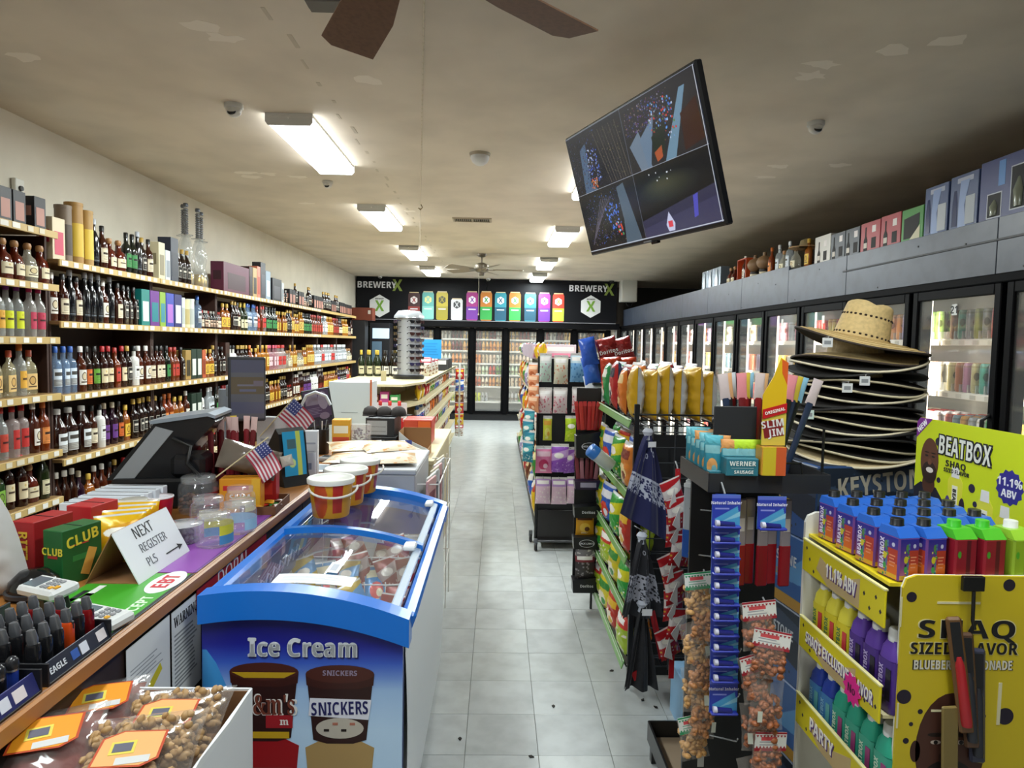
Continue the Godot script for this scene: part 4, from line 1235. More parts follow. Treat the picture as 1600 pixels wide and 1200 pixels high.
func lighters() -> void:
	var hues := [["1a1a1d", "1a1a1d", "1a1a1d", "c8481a", "1a1a1d", "7c1418"], ["2c8a3c", "d0601c", "5c3a9c", "c8a028", "1a1a1d", "28409c"]]
	var names := [["black", "black", "black", "orange", "black", "dark red"], ["green", "orange", "purple", "yellow", "black", "blue"]]
	for tr in 2:
		# the tray: floor, dividers, sloped front with printed labels
		var at := V(-1.04, CY, -1.475) if tr == 0 else V(-1.04, CY, -1.23)
		var t := T("lighter_tray", "black lighter display tray with a sloped label strip, %s" % ["by the green mat" if tr == 0 else "nearest the camera", ""][0], "display tray", at, 0, "lighter trays on the counter")
		P(t, "floor_panel", bx(0.24, 0.006, 0.225, 0.001), C("17181d", 0.4), V(0, 0, 0))
		P(t, "side_panel", bx(0.24, 0.05, 0.005, 0.001), C("17181d", 0.4), V(0, 0, 0.111))
		P(t, "side_panel", bx(0.24, 0.05, 0.005, 0.001), C("17181d", 0.4), V(0, 0, -0.111))
		P(t, "back_panel", bx(0.005, 0.09, 0.225, 0.001), C("17181d", 0.4), V(-0.12, 0, 0))
		var fs := P(t, "front_strip", bx(0.225, 0.042, 0.004, 0.001), C("262a38" if tr == 0 else "2a2e68", 0.4), V(0.116, 0.004, 0), V(-25, 90, 0))
		fs.rotation_degrees = V(-20, 90, 0)
		P(fs, "lettering", txt("EAGLE", 0.013), C("d8dce4"), V(-0.07, 0.02, 0.0028))
		P(fs, "price_label", bx(0.032, 0.024, 0.001, 0.0), C("e4dce0"), V(0.085 if tr == 0 else 0.06, 0.008, 0.0025))
		P(fs, "price_label", bx(0.026, 0.024, 0.001, 0.0), C("d8dcea"), V(0.02, 0.008, 0.0025))
		P(fs, "blue_badge", bx(0.024, 0.02, 0.001, 0.0), C("3058a8"), V(-0.012, 0.01, 0.0025))
		for i in 6:
			for j in 3:
				var tall := tr == 0
				var hue: String = hues[tr][i]
				if j > 0 and not (tr == 0 and i == 5):
					hue = "1a1a1d"
				var p := at + V(0.075 - j * 0.062, 0.006, 0.092 - i * 0.037)
				var where := "%s from the near end, %s row of the %s tray" % [nth(i + 1), ["front", "middle", "back"][j], "farther" if tr == 0 else "nearer"]
				var l := T("lighter", "%s lighter, %s" % [names[tr][i] if hue != "1a1a1d" else "black", where], "lighter", p, 0, "lighters in the counter trays")
				if tall:
					P(l, "lighter_body", lt([[0, 0], [0.0125, 0], [0.014, 0.003], [0.014, 0.07], [0.012, 0.076], [0, 0.077]], 14, 3.5, 0.75), C(hue, 0.18))
					P(l, "metal_hood", lt([[0, 0], [0.0105, 0], [0.0115, 0.012], [0.0085, 0.03], [0, 0.033]], 12, 3.0, 0.7), C("7c7e84", 0.25, 0.6), V(0, 0.076, 0), V(0, 0, 8))
					P(l, "trigger", bx(0.006, 0.02, 0.006, 0.002), C("2a2a2e", 0.3), V(0.012, 0.06, 0))
				else:
					P(l, "lighter_body", lt([[0, 0], [0.0095, 0], [0.0105, 0.002], [0.0105, 0.052], [0, 0.053]], 14, 2.4, 0.8), C(hue, 0.18))
					P(l, "round_top", lt([[0, 0], [0.011, 0], [0.0125, 0.008], [0.011, 0.019], [0.006, 0.025], [0, 0.026]], 14), C("26262a", 0.25), V(0, 0.053, 0))
					P(l, "metal_band", lt([[0.0108, 0.05], [0.0112, 0.05], [0.0112, 0.055], [0.0108, 0.055]], 14), C("9c9ca4", 0.25, 0.8))

func jar(label: String, at: Vector3, r: float, h: float, lid: String, bands: Array, fill: String) -> void:
	var t := T("plastic_jar", label, "jar", at)
	P(t, "clear_wall", lt([[0, 0.002], [r * 0.85, 0], [r * 0.97, 0.006], [r, 0.02], [r, h * 0.72], [r * 0.93, h * 0.82], [r * 0.8, h * 0.88], [r * 0.8, h * 0.97]], 26), pane("e4eaf0", 0.08, 0.03))
	P(t, "lid", lt([[0, 0], [r * 0.83, 0], [r * 0.86, 0.004], [r * 0.86, h * 0.14], [r * 0.8, h * 0.17], [0, h * 0.175]], 26), pane("e8ecf0", 0.13, 0.04) if lid == "" else C(lid, 0.2), V(0, h * 0.86, 0))
	if fill:
		P(t, "contents", nuts_mesh(r * 1.9, h * 0.5, r * 1.9, 60, int(r * 1000)), C(fill, 0.6), V(0, 0.005, 0))
	for b in bands:
		P(t, "printed_band", MB.new().lathe([[r * 1.006, b[0] * h], [r * 1.006, b[1] * h]], 20, 2.0, 1.0, Vector3.ZERO, 0.9, -2.2 - b[3]).mesh(), C(b[2], 0.4))

func jars() -> void:
	jar("large clear jar with dark contents and a red label behind the small jars", V(-1.245, CY, -2.79), 0.08, 0.15, "", [[0.25, 0.62, "8c1c24", -1.0]], "5a3a2a")
	jar("small clear jar with a yellow and blue label on the purple mat", V(-0.99, CY + 0.003, -2.335), 0.064, 0.112, "", [[0.12, 0.4, "4a8cc0", 0.3], [0.4, 0.7, "d0cc3a", 0.3]], "")
	jar("clear jar with a pale blue label right behind the yellow-labelled jar", V(-0.965, CY + 0.003, -2.5), 0.062, 0.115, "", [[0.15, 0.5, "9cc4e0", 0.3]], "")
	jar("clear jar with a cream label between the yellow-labelled jar and the large jar", V(-1.09, CY + 0.003, -2.52), 0.064, 0.125, "", [[0.2, 0.5, "e0dcb0", 0.3]], "")
	jar("tall clear jar with pale sticks at the orange carton", V(-1.03, CY + 0.003, -2.68), 0.058, 0.13, "", [[0.3, 0.6, "d8d4a0", 0.3]], "")
	var t := T("food_tub", "low clear tub of grey sweets between the card sign and the jars", "tub", V(-1.105, CY + 0.003, -2.36))
	P(t, "clear_wall", lt([[0, 0.001], [0.045, 0], [0.05, 0.004], [0.057, 0.06], [0.06, 0.062]], 24), pane("dfe3e8", 0.25))
	P(t, "contents", nuts_mesh(0.085, 0.045, 0.085, 50, 5), C("7a7c84", 0.5), V(0, 0.002, 0))
	P(t, "lid", lt([[0, 0], [0.058, 0], [0.062, 0.004], [0.058, 0.009], [0, 0.01]], 24), pane("e4e8ec", 0.4), V(0, 0.062, 0))
	# candy tray on the edge
	t = T("candy_tray", "shallow brown card tray of wrapped sweets at the counter edge past the jars", "tray", V(-0.99, CY, -2.86), 4)
	var w := MB.new()
	w.box(V(0, 0.004, 0), V(0.14, 0.006, 0.24)).box(V(0.07, 0.02, 0), V(0.004, 0.035, 0.24)).box(V(-0.07, 0.03, 0), V(0.004, 0.055, 0.24)).box(V(0, 0.02, 0.12), V(0.14, 0.035, 0.004)).box(V(0, 0.02, -0.12), V(0.14, 0.035, 0.004))
	P(t, "tray_walls", w.mesh(), C("6a4226", 0.7))
	for k in 12:
		S("wrapped_sweet", pouch_mesh(0.05, 0.035, 0.016, 60 + k % 3), C(["c83a30", "d89a2c", "3c8a48", "d8cc50", "b04a78", "5a2c1c"][k % 6], 0.3), "small %s wrapped sweet in the brown tray, %s from its near end" % [["red", "orange", "green", "yellow", "pink", "brown"][k % 6], nth(k + 1)], "sweet", V(-1.02 + (k % 3) * 0.035, CY + 0.009 + 0.012 * (k % 2), -2.77 - (k / 3) * 0.05), V(-80, k * 50.0, 0), "wrapped sweets in the tray")

func till() -> void:
	# back of the till: black base, slanted terminal with grey cheeks
	var t := T("till_terminal", "black till seen from behind with slanted screen housing and grey cheek", "till", V(-1.5, CY, -2.98), 8)
	P(t, "base", bx(0.36, 0.13, 0.34, 0.012), C("0d0e11", 0.35), V(0.04, 0, 0))
	var cheek := [Vector2(-0.17, 0.12), Vector2(0.13, 0.12), Vector2(0.12, 0.2), Vector2(0.27, 0.37), Vector2(0.24, 0.395), Vector2(0.02, 0.36)]
	P(t, "housing", MB.new().prism(cheek, -0.13, 0.13).mesh(), C("101115", 0.3))
	var cheek2 := [Vector2(-0.14, 0.125), Vector2(-0.06, 0.125), Vector2(0.1, 0.33), Vector2(0.03, 0.35)]
	P(t, "grey_cheek", MB.new().prism(cheek2, 0.128, 0.137).mesh(), C("8f9296", 0.35))
	P(t, "screen_edge", MB.new().prism([Vector2(0.01, 0.36), Vector2(0.24, 0.395), Vector2(0.27, 0.385), Vector2(0.272, 0.398), Vector2(0.24, 0.41), Vector2(0.005, 0.375)], -0.14, 0.14).mesh(), C("9aa4b0", 0.3, 0.3))
	P(t, "printer", bx(0.14, 0.1, 0.16, 0.02), C("15161a", 0.25), V(0.16, 0.13, 0.08))
	P(t, "cable", MB.new().tube([V(0.1, 0.3, 0.14), V(0.18, 0.27, 0.17), V(0.17, 0.2, 0.19), V(0.22, 0.14, 0.18)], 0.008, 8).mesh(), C("0c0c0e", 0.4))
	# customer display on a pole
	t = T("customer_display", "upright grey customer display screen on a pole above the counter", "screen", V(-1.326, 1.435, -3.55))
	t.rotation_degrees = V(0, 14, 0)
	var scr := art("screen_a", 64, 96, [["fill", "6a6a74"], ["rect", 0, 0, 1, 0.22, "5f6076"], ["rect", 0, 0.3, 1, 0.3, "6e6252"], ["rect", 0.2, 0.42, 0.6, 0.04, "7c7a8c"], ["rect", 0.25, 0.5, 0.5, 0.05, "70708a"], ["rect", 0, 0.72, 1, 0.2, "62647c"], ["rect", 0.68, 0.36, 0.3, 0.1, "7c7280"]])
	P(t, "screen_case", bx(0.185, 0.34, 0.03, 0.006), C("3a3c42", 0.4), V(0, -0.17, 0))
	var sm := tex_mat("customer screen", scr, 0.2)
	P(t, "screen", bx(0.165, 0.31, 0.002, 0.0), sm, V(0.006, -0.155, 0.0155))
	P(t, "bracket", bx(0.03, 0.06, 0.05, 0.004), C("8f959c", 0.4), V(-0.09, -0.04, -0.03))
	t = T("display_pole", "thick grey pole that carries the customer display", "pole", V(-1.515, 0.97, -3.726))
	P(t, "tube", lt([[0, 0], [0.033, 0], [0.033, 0.44], [0.03, 0.45], [0, 0.45]], 20), C("8d95a0", 0.4))
	P(t, "foot", lt([[0, 0], [0.08, 0], [0.08, 0.008], [0.036, 0.02], [0, 0.02]], 20), C("6a7078", 0.4))
	# meat sticks in a bin, orange and red cartons, grey pouch
	t = T("stick_bin", "clear-fronted bin of dark red meat sticks behind the orange carton", "display", V(-1.26, CY, -3.05), -6)
	var bw := MB.new()
	bw.box(V(0, 0.1, -0.05), V(0.3, 0.2, 0.006)).box(V(-0.15, 0.1, 0), V(0.006, 0.2, 0.1)).box(V(0.15, 0.1, 0), V(0.006, 0.2, 0.1)).box(V(0, 0.003, 0), V(0.3, 0.006, 0.1)).box(V(0, 0.06, 0.05), V(0.3, 0.12, 0.004))
	P(t, "bin_walls", bw.mesh(), C("5c1c22", 0.4))
	for k in 14:
		var st := T("meat_stick", "dark red wrapped meat stick with pale head, %s from left in the bin" % nth(k + 1), "snack stick", V(-1.385 + k * 0.0195, CY + 0.007, -3.06 + 0.03 * (k % 2)), 0, "meat sticks in the counter bin")
		st.rotation_degrees = V(rng.randf_range(-5, 5), 0, 22 - k * 2.0 if k < 5 else rng.randf_range(-4, 4))
		P(st, "wrapper", pouch_mesh(0.026, 0.33, 0.012, 70), C(["7c2028", "6a1a22", "8a3038"][k % 3], 0.3))
		P(st, "pale_head", pouch_mesh(0.03, 0.07, 0.006, 71), C(["d8b8b4", "d0c4c0", "d8c050"][0 if k % 5 else 2], 0.3), V(0, 0.3, 0))
	t = simple_box("snack_carton", "orange and yellow open snack carton with a red banner by the jars", "carton", V(-1.075, CY, -2.82), V(0.165, 0.145, 0.08), 8, "d8901c", [["z", -0.1, 0.66, 0.62, 0.14, "c02a28"], ["z", 0.38, 0.0, 0.2, 1.0, "e0ac30"], ["z", -0.1, 0.1, 0.6, 0.1, "e8b840"]], "", "SLIM", "e8e4e0", 0.026)
	t.get_node("lettering").position.y = 0.066
	simple_box("snack_carton", "red snack carton on the right of the orange carton", "carton", V(-1.012, CY, -2.96), V(0.08, 0.15, 0.06), 4, "b01e22", [["z", 0, 0.3, 0.6, 0.35, "d03a30"]])
	t = T("grey_pouch", "crumpled grey-brown clear bag lying on the orange and red cartons", "bag", V(-1.07, CY + 0.205, -2.9), 0)
	t.rotation_degrees = V(-14, 12, -16)
	PB(t, "film", pouch_mesh(0.13, 0.25, 0.1, 77), C("6c6259", 0.16), V(0.12, 0, 0), Basis(V(0, 1, 0), V(-1, 0, 0), V(0, 0, 1)))
	P(t, "twist", pouch_mesh(0.05, 0.05, 0.02, 78), C("b0a89c", 0.25), V(0.13, 0.02, 0.03), V(0, 0, -60))

func flag(label: String, at: Vector3, w: float, h: float, rot: Vector3) -> void:
	var t := T("small_flag", label, "flag", at)
	t.rotation_degrees = rot
	var ops := [["fill", "d8d0d4"]]
	for k in 7:
		ops.append(["rect", 0, k * 2 / 13.0, 1, 1 / 13.0, "a83848"])
	ops += [["rect", 0, 0, 0.42, 7 / 13.0, "38407c"]]
	for i in 5:
		for j in 4:
			ops.append(["rect", 0.03 + i * 0.08, 0.03 + j * 0.13, 0.035, 0.06, "dcdce4"])
	P(t, "cloth", MB.new().grid(func(u: float, v_: float) -> Vector3: return V(u * w, -v_ * h - 0.02 * u * u, 0.016 * sin(u * 7.0 + v_ * 2.0) * u), 16, 8).mesh(), tex_mat("flag", art("flag", 104, 65, ops), 0.7))
	P(t, "stick", MB.new().tube([V(0, 0.02, 0), V(0, -h - 0.14, 0)], 0.003, 8).mesh(), C("c8b890", 0.5))

func far_counter_goods() -> void:
	flag("small striped flag hanging lowest, between the meat sticks and the blue stand", V(-0.981, 1.273, -2.82), 0.14, 0.1, V(0, 20, -52))
	flag("small striped flag standing highest, before the dark picture screen", V(-1.095, 1.387, -3.6), 0.16, 0.13, V(0, 10, -40))
	# blue-faced stand
	var t := T("lottery_stand", "curved stand with a bright blue face and black sides on the counter", "stand", V(-1.03, CY, -3.36), 48)
	var side := [Vector2(0.06, 0), Vector2(0.03, 0.06), Vector2(0.015, 0.16), Vector2(0.0, 0.26), Vector2(-0.03, 0.285), Vector2(-0.1, 0.2), Vector2(-0.14, 0.0)]
	P(t, "black_body", MB.new().prism(side, -0.075, 0.075, Transform3D(Basis(V(0, 0, 1), V(0, 1, 0), V(-1, 0, 0)), Vector3.ZERO)).mesh(), C("101114", 0.4))
	var face_ := MB.new().grid(func(u: float, v_: float) -> Vector3:
		var y := 0.05 + v_ * 0.22
		return V((u - 0.5) * 0.12, y, 0.034 - 0.034 * pow(v_, 1.3) + 0.004), 6, 10)
	P(t, "blue_face", face_.mesh(), tex_mat("blue face", art("blueface", 48, 80, [["fill", "2f9ccc"], ["rect", 0.62, 0, 0.22, 1, "c8d460"], ["rect", 0.2, 0.62, 0.4, 0.22, "4a6c74"], ["oval", 0.38, 0.28, 0.16, 0.1, "c8dc90"]]), 0.35))
	# white notices beside it
	t = simple_box("notice_stand", "tall white leaflet holder with folded papers behind the blue stand", "holder", V(-1.02, CY, -3.62), V(0.1, 0.24, 0.05), 6, "dcdee2", [["z", 0.1, 0.25, 0.5, 0.3, "b8bcc8"], ["z", 0, 0.7, 0.8, 0.04, "a8acb8"]])
	simple_box("notice_stand", "broad white paper stack behind the lower flag", "holder", V(-1.22, CY, -3.72), V(0.22, 0.3, 0.05), -4, "cfd2d6", [["z", 0, 0.55, 0.8, 0.05, "9aa0ac"], ["z", 0, 0.4, 0.8, 0.05, "9aa0ac"]])
	simple_box("notice_stand", "narrow white card with a round emblem at the counter edge", "holder", V(-0.985, CY, -3.5), V(0.07, 0.14, 0.01), 8, "d8dae0", [["z", 0, 0.35, 0.4, 0.25, "8088a0"]])
	# picture screen
	t = T("picture_screen", "tilted dark-framed screen with purple picture beside the upper flag", "screen", V(-1.219, 1.241, -4.55))
	t.rotation_degrees = V(-8, 12, 10)
	P(t, "case", bx(0.19, 0.26, 0.02, 0.005), C("14151a", 0.4), V(0, -0.13, 0))
	P(t, "screen", bx(0.165, 0.235, 0.002, 0.0), tex_mat("purple screen", art("purple", 64, 96, [["fill", "4c3a58"], ["rect", 0.06, 0.06, 0.5, 0.36, "7e7486"], ["lines", 5, 0.1, 0.5, 0.55, 0.22, "8c8098"], ["oval", 0.75, 0.3, 0.2, 0.26, "8a8094"], ["rect", 0, 0.78, 1, 0.22, "241e2c"], ["oval", 0.72, 0.75, 0.2, 0.1, "786a80"]]), 0.2), V(0, -0.118, 0.0105))
	P(t, "stand_arm", MB.new().tube([V(0, -0.1, -0.012), V(-0.02, -0.22, -0.08), V(-0.02, -0.4, -0.08)], 0.014, 8).mesh(), C("16171b", 0.4))
	t = T("desk_lamp", "white bent lamp arm right of the purple picture screen", "lamp", V(-1.3, CY, -4.45))
	P(t, "arm", MB.new().tube([V(0, 0, 0), V(0, 0.3, 0), V(0.03, 0.36, 0), V(0.09, 0.385, 0), V(0.16, 0.36, 0), V(0.19, 0.3, 0)], 0.01, 8).mesh(), C("c8d0d6", 0.35))
	P(t, "foot", lt([[0, 0], [0.06, 0], [0.06, 0.012], [0, 0.016]], 16), C("c0c8ce", 0.35))
	t = T("pen_pot", "black round pot of pens on the counter before the yellow carton", "pot", V(-1.135, CY, -4.3))
	P(t, "pot", lt([[0, 0.004], [0.05, 0], [0.053, 0.004], [0.053, 0.16], [0.048, 0.16], [0.048, 0.02], [0, 0.02]], 22), C("101113", 0.4))
	for k in 6:
		P(t, "pen", MB.new().tube([V(0.02 * cos(k), 0.02, 0.02 * sin(k)), V(0.045 * cos(k * 1.1), 0.215, 0.045 * sin(k * 1.1))], 0.004, 6).mesh(), C(["1c1c20", "d8d8dc", "22242c", "c8ccd4", "30343c", "8a8e98"][k], 0.3))
	t = simple_box("candy_carton", "tall yellow and orange sweet carton at the far counter end", "carton", V(-0.98, CY, -4.22), V(0.11, 0.235, 0.1), 6, "d8a024", [["z", 0, 0.64, 0.8, 0.2, "e6e2d0"], ["z", 0, 0.3, 0.9, 0.24, "c8401c"], ["z", -0.1, 0.02, 0.6, 0.24, "e0c030"]])
	P(t, "clear_side_bin", bx(0.12, 0.2, 0.08, 0.002), pane("e8e0dc", 0.3), V(0.12, 0, -0.02))
	P(t, "bin_sweets", nuts_mesh(0.11, 0.17, 0.07, 60, 9), C("5a4a60", 0.5), V(0.12, 0.01, -0.02))
	t = T("card_reader", "grey card reader lying flat before the pen pot", "card reader", V(-1.0, CY, -4.02), -10)
	P(t, "case", bx(0.13, 0.03, 0.075, 0.008), C("a8aaac", 0.4))
	P(t, "display", bx(0.06, 0.002, 0.05, 0.0005), C("4c5458", 0.15), V(-0.02, 0.03, 0))
	t = T("paper_pad", "white and blue-grey paper pad on the wooden counter edge", "paper", V(-1.0, CY, -3.78), -8)
	P(t, "pad", bx(0.16, 0.006, 0.22, 0.001), C("d4d8dc", 0.6))
	P(t, "print", bx(0.12, 0.0008, 0.14, 0.0), C("8894a0", 0.6), V(0, 0.006, -0.01))

func snack_bin() -> void:
	# open white carton in the near left corner, filled with clear bags
	var t := T("open_carton", "open white cardboard carton of bagged snacks below the counter edge", "carton", V(-0.745, 0, -1.36))
	var w := MB.new()
	w.box(V(0.165, 0.43, 0), V(0.006, 0.86, 0.42)).box(V(-0.155, 0.41, 0), V(0.006, 0.82, 0.42)).box(V(0.005, 0.41, 0.21), V(0.32, 0.82, 0.006)).box(V(0.005, 0.43, -0.21), V(0.32, 0.86, 0.006))
	P(t, "card_walls", w.mesh(), C("d6d8dc", 0.6))
	P(t, "brown_lining", MB.new().box(V(0.005, 0.43, -0.206), V(0.31, 0.85, 0.003)).box(V(0.161, 0.43, 0), V(0.003, 0.85, 0.41)).mesh(), C("7a5434", 0.8))
	P(t, "inner_floor", bx(0.31, 0.01, 0.41, 0.0), C("7a5434", 0.8), V(0.005, 0.74, 0))
	P(t, "torn_flap", MB.new().prism([Vector2(-0.17, 0), Vector2(0.17, 0), Vector2(0.15, 0.03), Vector2(0.05, 0.02), Vector2(-0.1, 0.035)], 0, 0.003, Transform3D(Basis(V(0, 0, -1), V(0.3, 0.95, 0).normalized(), V(1, 0, 0)), V(0.168, 0.85, 0))).mesh(), C("dadcde", 0.6))
	var spots := [["tan", V(-0.69, 0.815, -1.31), V(-78, 6, 3)], ["tan", V(-0.672, 0.832, -1.15), V(-74, 8, 4)], ["red", V(-0.845, 0.81, -1.385), V(-76, 14, 8)], ["red", V(-0.83, 0.845, -1.185), V(-74, 12, 10)]]
	for k in 4:
		var q = spots[k]
		var red: bool = q[0] == "red"
		t = T("snack_bag", "clear bag of %s, %s label, %s in the open carton" % [["red-brown chewy snacks" if red else "tan crunchy pieces", ""][0], "bright orange" if red else "pale orange", "farther one" if k % 2 == 0 else "nearer one"], "snack bag", q[1])
		t.rotation_degrees = q[2]
		P(t, "clear_film", pouch_mesh(0.19 if red else 0.235, 0.25 if red else 0.27, 0.085, 90 + k), pane("f4f0ec", 0.05, 0.1), V(0, -0.02, 0))
		P(t, "contents", nuts_mesh(0.21, 0.24, 0.085, 330, 12 + (k / 2)) if not red else pouch_mesh(0.165, 0.2, 0.052, 95 + k, 0.03), C("b08c5e" if not red else "641606", 0.5), V(0, 0, 0))
		var lab := [Vector2(-0.062, -0.035), Vector2(0.03, -0.045), Vector2(0.058, -0.03), Vector2(0.062, 0.035), Vector2(-0.02, 0.045), Vector2(-0.055, 0.03)]
		var lb := P(t, "paper_label", MB.new().prism(lab, 0, 0.001).mesh(), C("b8441c", 0.5), V(0, 0.12, 0.046))
		var sc := MB.new().prism(lab.map(func(p: Vector2) -> Vector2: return p * 0.92), 0.001, 0.0016).mesh()
		P(lb, "label_face", sc, C("e0921c" if red else "e0a868", 0.5))
		P(lb, "label_picture", bx(0.045, 0.03, 0.0006, 0.0), C("d8c850", 0.5), V(-0.012, -0.012, 0.002))
		P(lb, "label_picture", bx(0.034, 0.02, 0.0006, 0.0), C("5a5a6a", 0.5), V(-0.012, -0.007, 0.0026))
		P(lb, "barcode_area", bx(0.06, 0.016, 0.0006, 0.0), C("c8c8c8", 0.5), V(0.012, -0.036, 0.002))

# ---------- ice cream chest ----------
func lid_y(x: float) -> float:
	return 0.945 - 0.45 * pow(x + 0.68, 2.0)

func arc_strip(mb: MB, x0: float, x1: float, z0: float, z1: float, dy0: float, dy1: float, n := 20) -> void:
	# a bar bent along the curve of the lid
	for e in [[dy1, V(0, 1, 0)], [dy0, V(0, -1, 0)]]:
		for k in n:
			var a := lerpf(x0, x1, float(k) / n)
			var b := lerpf(x0, x1, float(k + 1) / n)
			mb.face([V(a, lid_y(a) + e[0], z0), V(b, lid_y(b) + e[0], z0), V(b, lid_y(b) + e[0], z1), V(a, lid_y(a) + e[0], z1)], e[1])
	for z in [z0, z1]:
		for k in n:
			var a := lerpf(x0, x1, float(k) / n)
			var b := lerpf(x0, x1, float(k + 1) / n)
			mb.face([V(a, lid_y(a) + dy0, z), V(b, lid_y(b) + dy0, z), V(b, lid_y(b) + dy1, z), V(a, lid_y(a) + dy1, z)], V(0, 0, z - (z0 + z1) / 2))
	for x in [x0, x1]:
		mb.face([V(x, lid_y(x) + dy0, z0), V(x, lid_y(x) + dy0, z1), V(x, lid_y(x) + dy1, z1), V(x, lid_y(x) + dy1, z0)], V(x - (x0 + x1) / 2, 0, 0))

func freezer() -> void:
	var x0 := -0.87
	var x1 := -0.27
	var z0 := -1.96
	var z1 := -3.4
	var t := T("ice_cream_freezer", "blue-rimmed ice cream chest freezer with curved glass lids beside the counter", "freezer", Vector3.ZERO)
	var white := C("d9dde2", 0.3)
	# shell: four walls and a bottom
	var sil := [Vector2(x0, 0.06), Vector2(x1, 0.06)]
	for k in 13:
		var x := lerpf(x1, x0, k / 12.0)
		sil.append(Vector2(x, lid_y(x) - 0.045))
	var fp := art("freezer_front", 256, 384, [["grad", "16126c", "8fb6e8"], ["rect", 0, 0, 1, 0.2, "17146e"]])
	var gr := Gradient.new()
	gr.offsets = PackedFloat32Array([0.0, 0.13, 0.2, 0.3, 0.45])
	gr.colors = PackedColorArray([Color("16105c"), Color("1c1f8c"), Color("3a5cc0"), Color("9cbce4"), Color("b8d4f0")])
	var gt := GradientTexture2D.new()
	gt.gradient = gr
	gt.fill_from = Vector2(0, 0)
	gt.fill_to = Vector2(0, 1)
	gt.width = 16
	gt.height = 256
	P(t, "front_panel", MB.new().prism(sil, z0 - 0.03, z0).mesh(), tex_mat("chest front print", gt, 0.3))
	P(t, "back_panel", MB.new().prism(sil, z1, z1 + 0.03).mesh(), white)
	var rs := MB.new().grid(func(u: float, v_: float) -> Vector3: return V(x1 - 0.0 + 0.012 * sin(v_ * PI) , lerpf(0.06, lid_y(x1) - 0.045, v_), lerpf(z0 - 0.031, z1 + 0.031, u)), 4, 12)
	rs.grid(func(u: float, v_: float) -> Vector3: return V(x1 - 0.03, lerpf(0.06, lid_y(x1) - 0.045, v_), lerpf(z0 - 0.031, z1 + 0.031, u)), 4, 2)
	P(t, "right_panel", rs.mesh(), white)
	P(t, "left_panel", MB.new().box(V(x0 + 0.015, 0.47, (z0 + z1) / 2), V(0.03, 0.82, z0 - z1 - 0.062)).mesh(), white)
	P(t, "inner_floor", MB.new().box(V((x0 + x1) / 2, 0.5, (z0 + z1) / 2), V(x1 - x0 - 0.07, 0.02, z0 - z1 - 0.07)).mesh(), C("e2e6ea", 0.3))
	P(t, "plinth", MB.new().box(V((x0 + x1) / 2, 0.03, (z0 + z1) / 2), V(x1 - x0 - 0.06, 0.06, z0 - z1 - 0.06)).mesh(), C("2a2c30", 0.6))
	# moulded rim
	var blue := C("0f6fd2", 0.28)
	var rim := MB.new()
	arc_strip(rim, x0 - 0.005, x1 + 0.02, z0 + 0.018, z0 - 0.05, -0.075, 0.012)
	arc_strip(rim, x0 - 0.005, x1 + 0.02, z1 + 0.05, z1 - 0.018, -0.075, 0.012)
	rim.box(V(x1 + 0.002, lid_y(x1) - 0.035, (z0 + z1) / 2), V(0.045, 0.085, z0 - z1 - 0.08), 0.01, Basis(V(0, 0, 1), -0.35))
	rim.box(V(x0 + 0.02, lid_y(x0) - 0.03, (z0 + z1) / 2), V(0.05, 0.08, z0 - z1 - 0.08), 0.01)
	P(t, "blue_rim", rim.mesh(), blue)
	var lips := MB.new()
	lips.box(V(x1 - 0.035, lid_y(x1 - 0.035) - 0.004, (z0 + z1) / 2), V(0.03, 0.014, z0 - z1 - 0.1), 0.004, Basis(V(0, 0, 1), -0.3))
	P(t, "clear_rail", lips.mesh(), C("c8d8e8", 0.2))
	var zm := -2.62
	var bar := MB.new()
	arc_strip(bar, x0 + 0.04, x1 - 0.015, zm + 0.016, zm - 0.016, -0.004, 0.02)
	P(t, "lid_bar", bar.mesh(), C("1470cc", 0.28))
	for q in [[z0 - 0.05, zm - 0.01, -0.002], [zm + 0.01, z1 + 0.05, -0.014]]:
		var g := MB.new().grid(func(u: float, v_: float) -> Vector3:
			var x := lerpf(x0 + 0.045, x1 - 0.022, u)
			return V(x, lid_y(x) + q[2], lerpf(q[0], q[1], v_)), 22, 2)
		P(t, "glass_lid", g.mesh(), pane("dfeaf4", 0.05, 0.02))
	P(t, "lid_handle", MB.new().box(V(x1 - 0.06, lid_y(x1 - 0.06) + 0.012, zm + 0.05), V(0.05, 0.02, 0.07), 0.006).mesh(), C("e8ecf0", 0.2))
	P(t, "lid_handle", MB.new().box(V(x1 - 0.06, lid_y(x1 - 0.06) + 0.004, z1 + 0.1), V(0.04, 0.02, 0.07), 0.006).mesh(), C("e8ecf0", 0.2))
	# printing on the inner left wall and the front
	for k in 10:
		P(t, "inner_scroll", MB.new().tube([V(x0 + 0.058, 0.83, -2.06 - k * 0.07), V(x0 + 0.058, 0.86, -2.085 - k * 0.07), V(x0 + 0.058, 0.845, -2.11 - k * 0.07), V(x0 + 0.058, 0.815, -2.09 - k * 0.07), V(x0 + 0.058, 0.83, -2.12 - k * 0.07)], 0.004, 6).mesh(), C("a8b0d8", 0.5))
	P(t, "inner_blue_panel", MB.new().box(V(x0 + 0.054, 0.84, (z0 + z1) / 2), V(0.003, 0.13, z0 - z1 - 0.12)).mesh(), C("20307c", 0.4))
	P(t, "inner_blue_panel", MB.new().box(V((x0 + x1) / 2, 0.8, z1 + 0.034), V(x1 - x0 - 0.1, 0.16, 0.003)).mesh(), C("2a3c94", 0.4))
	var word := P(t, "lettering", txt("Ice Cream", 0.056, 0, 0.0012), C("d2d6de"), V(-0.569, 0.777, -1.958))
	fit(word, 0.322, 1.0)
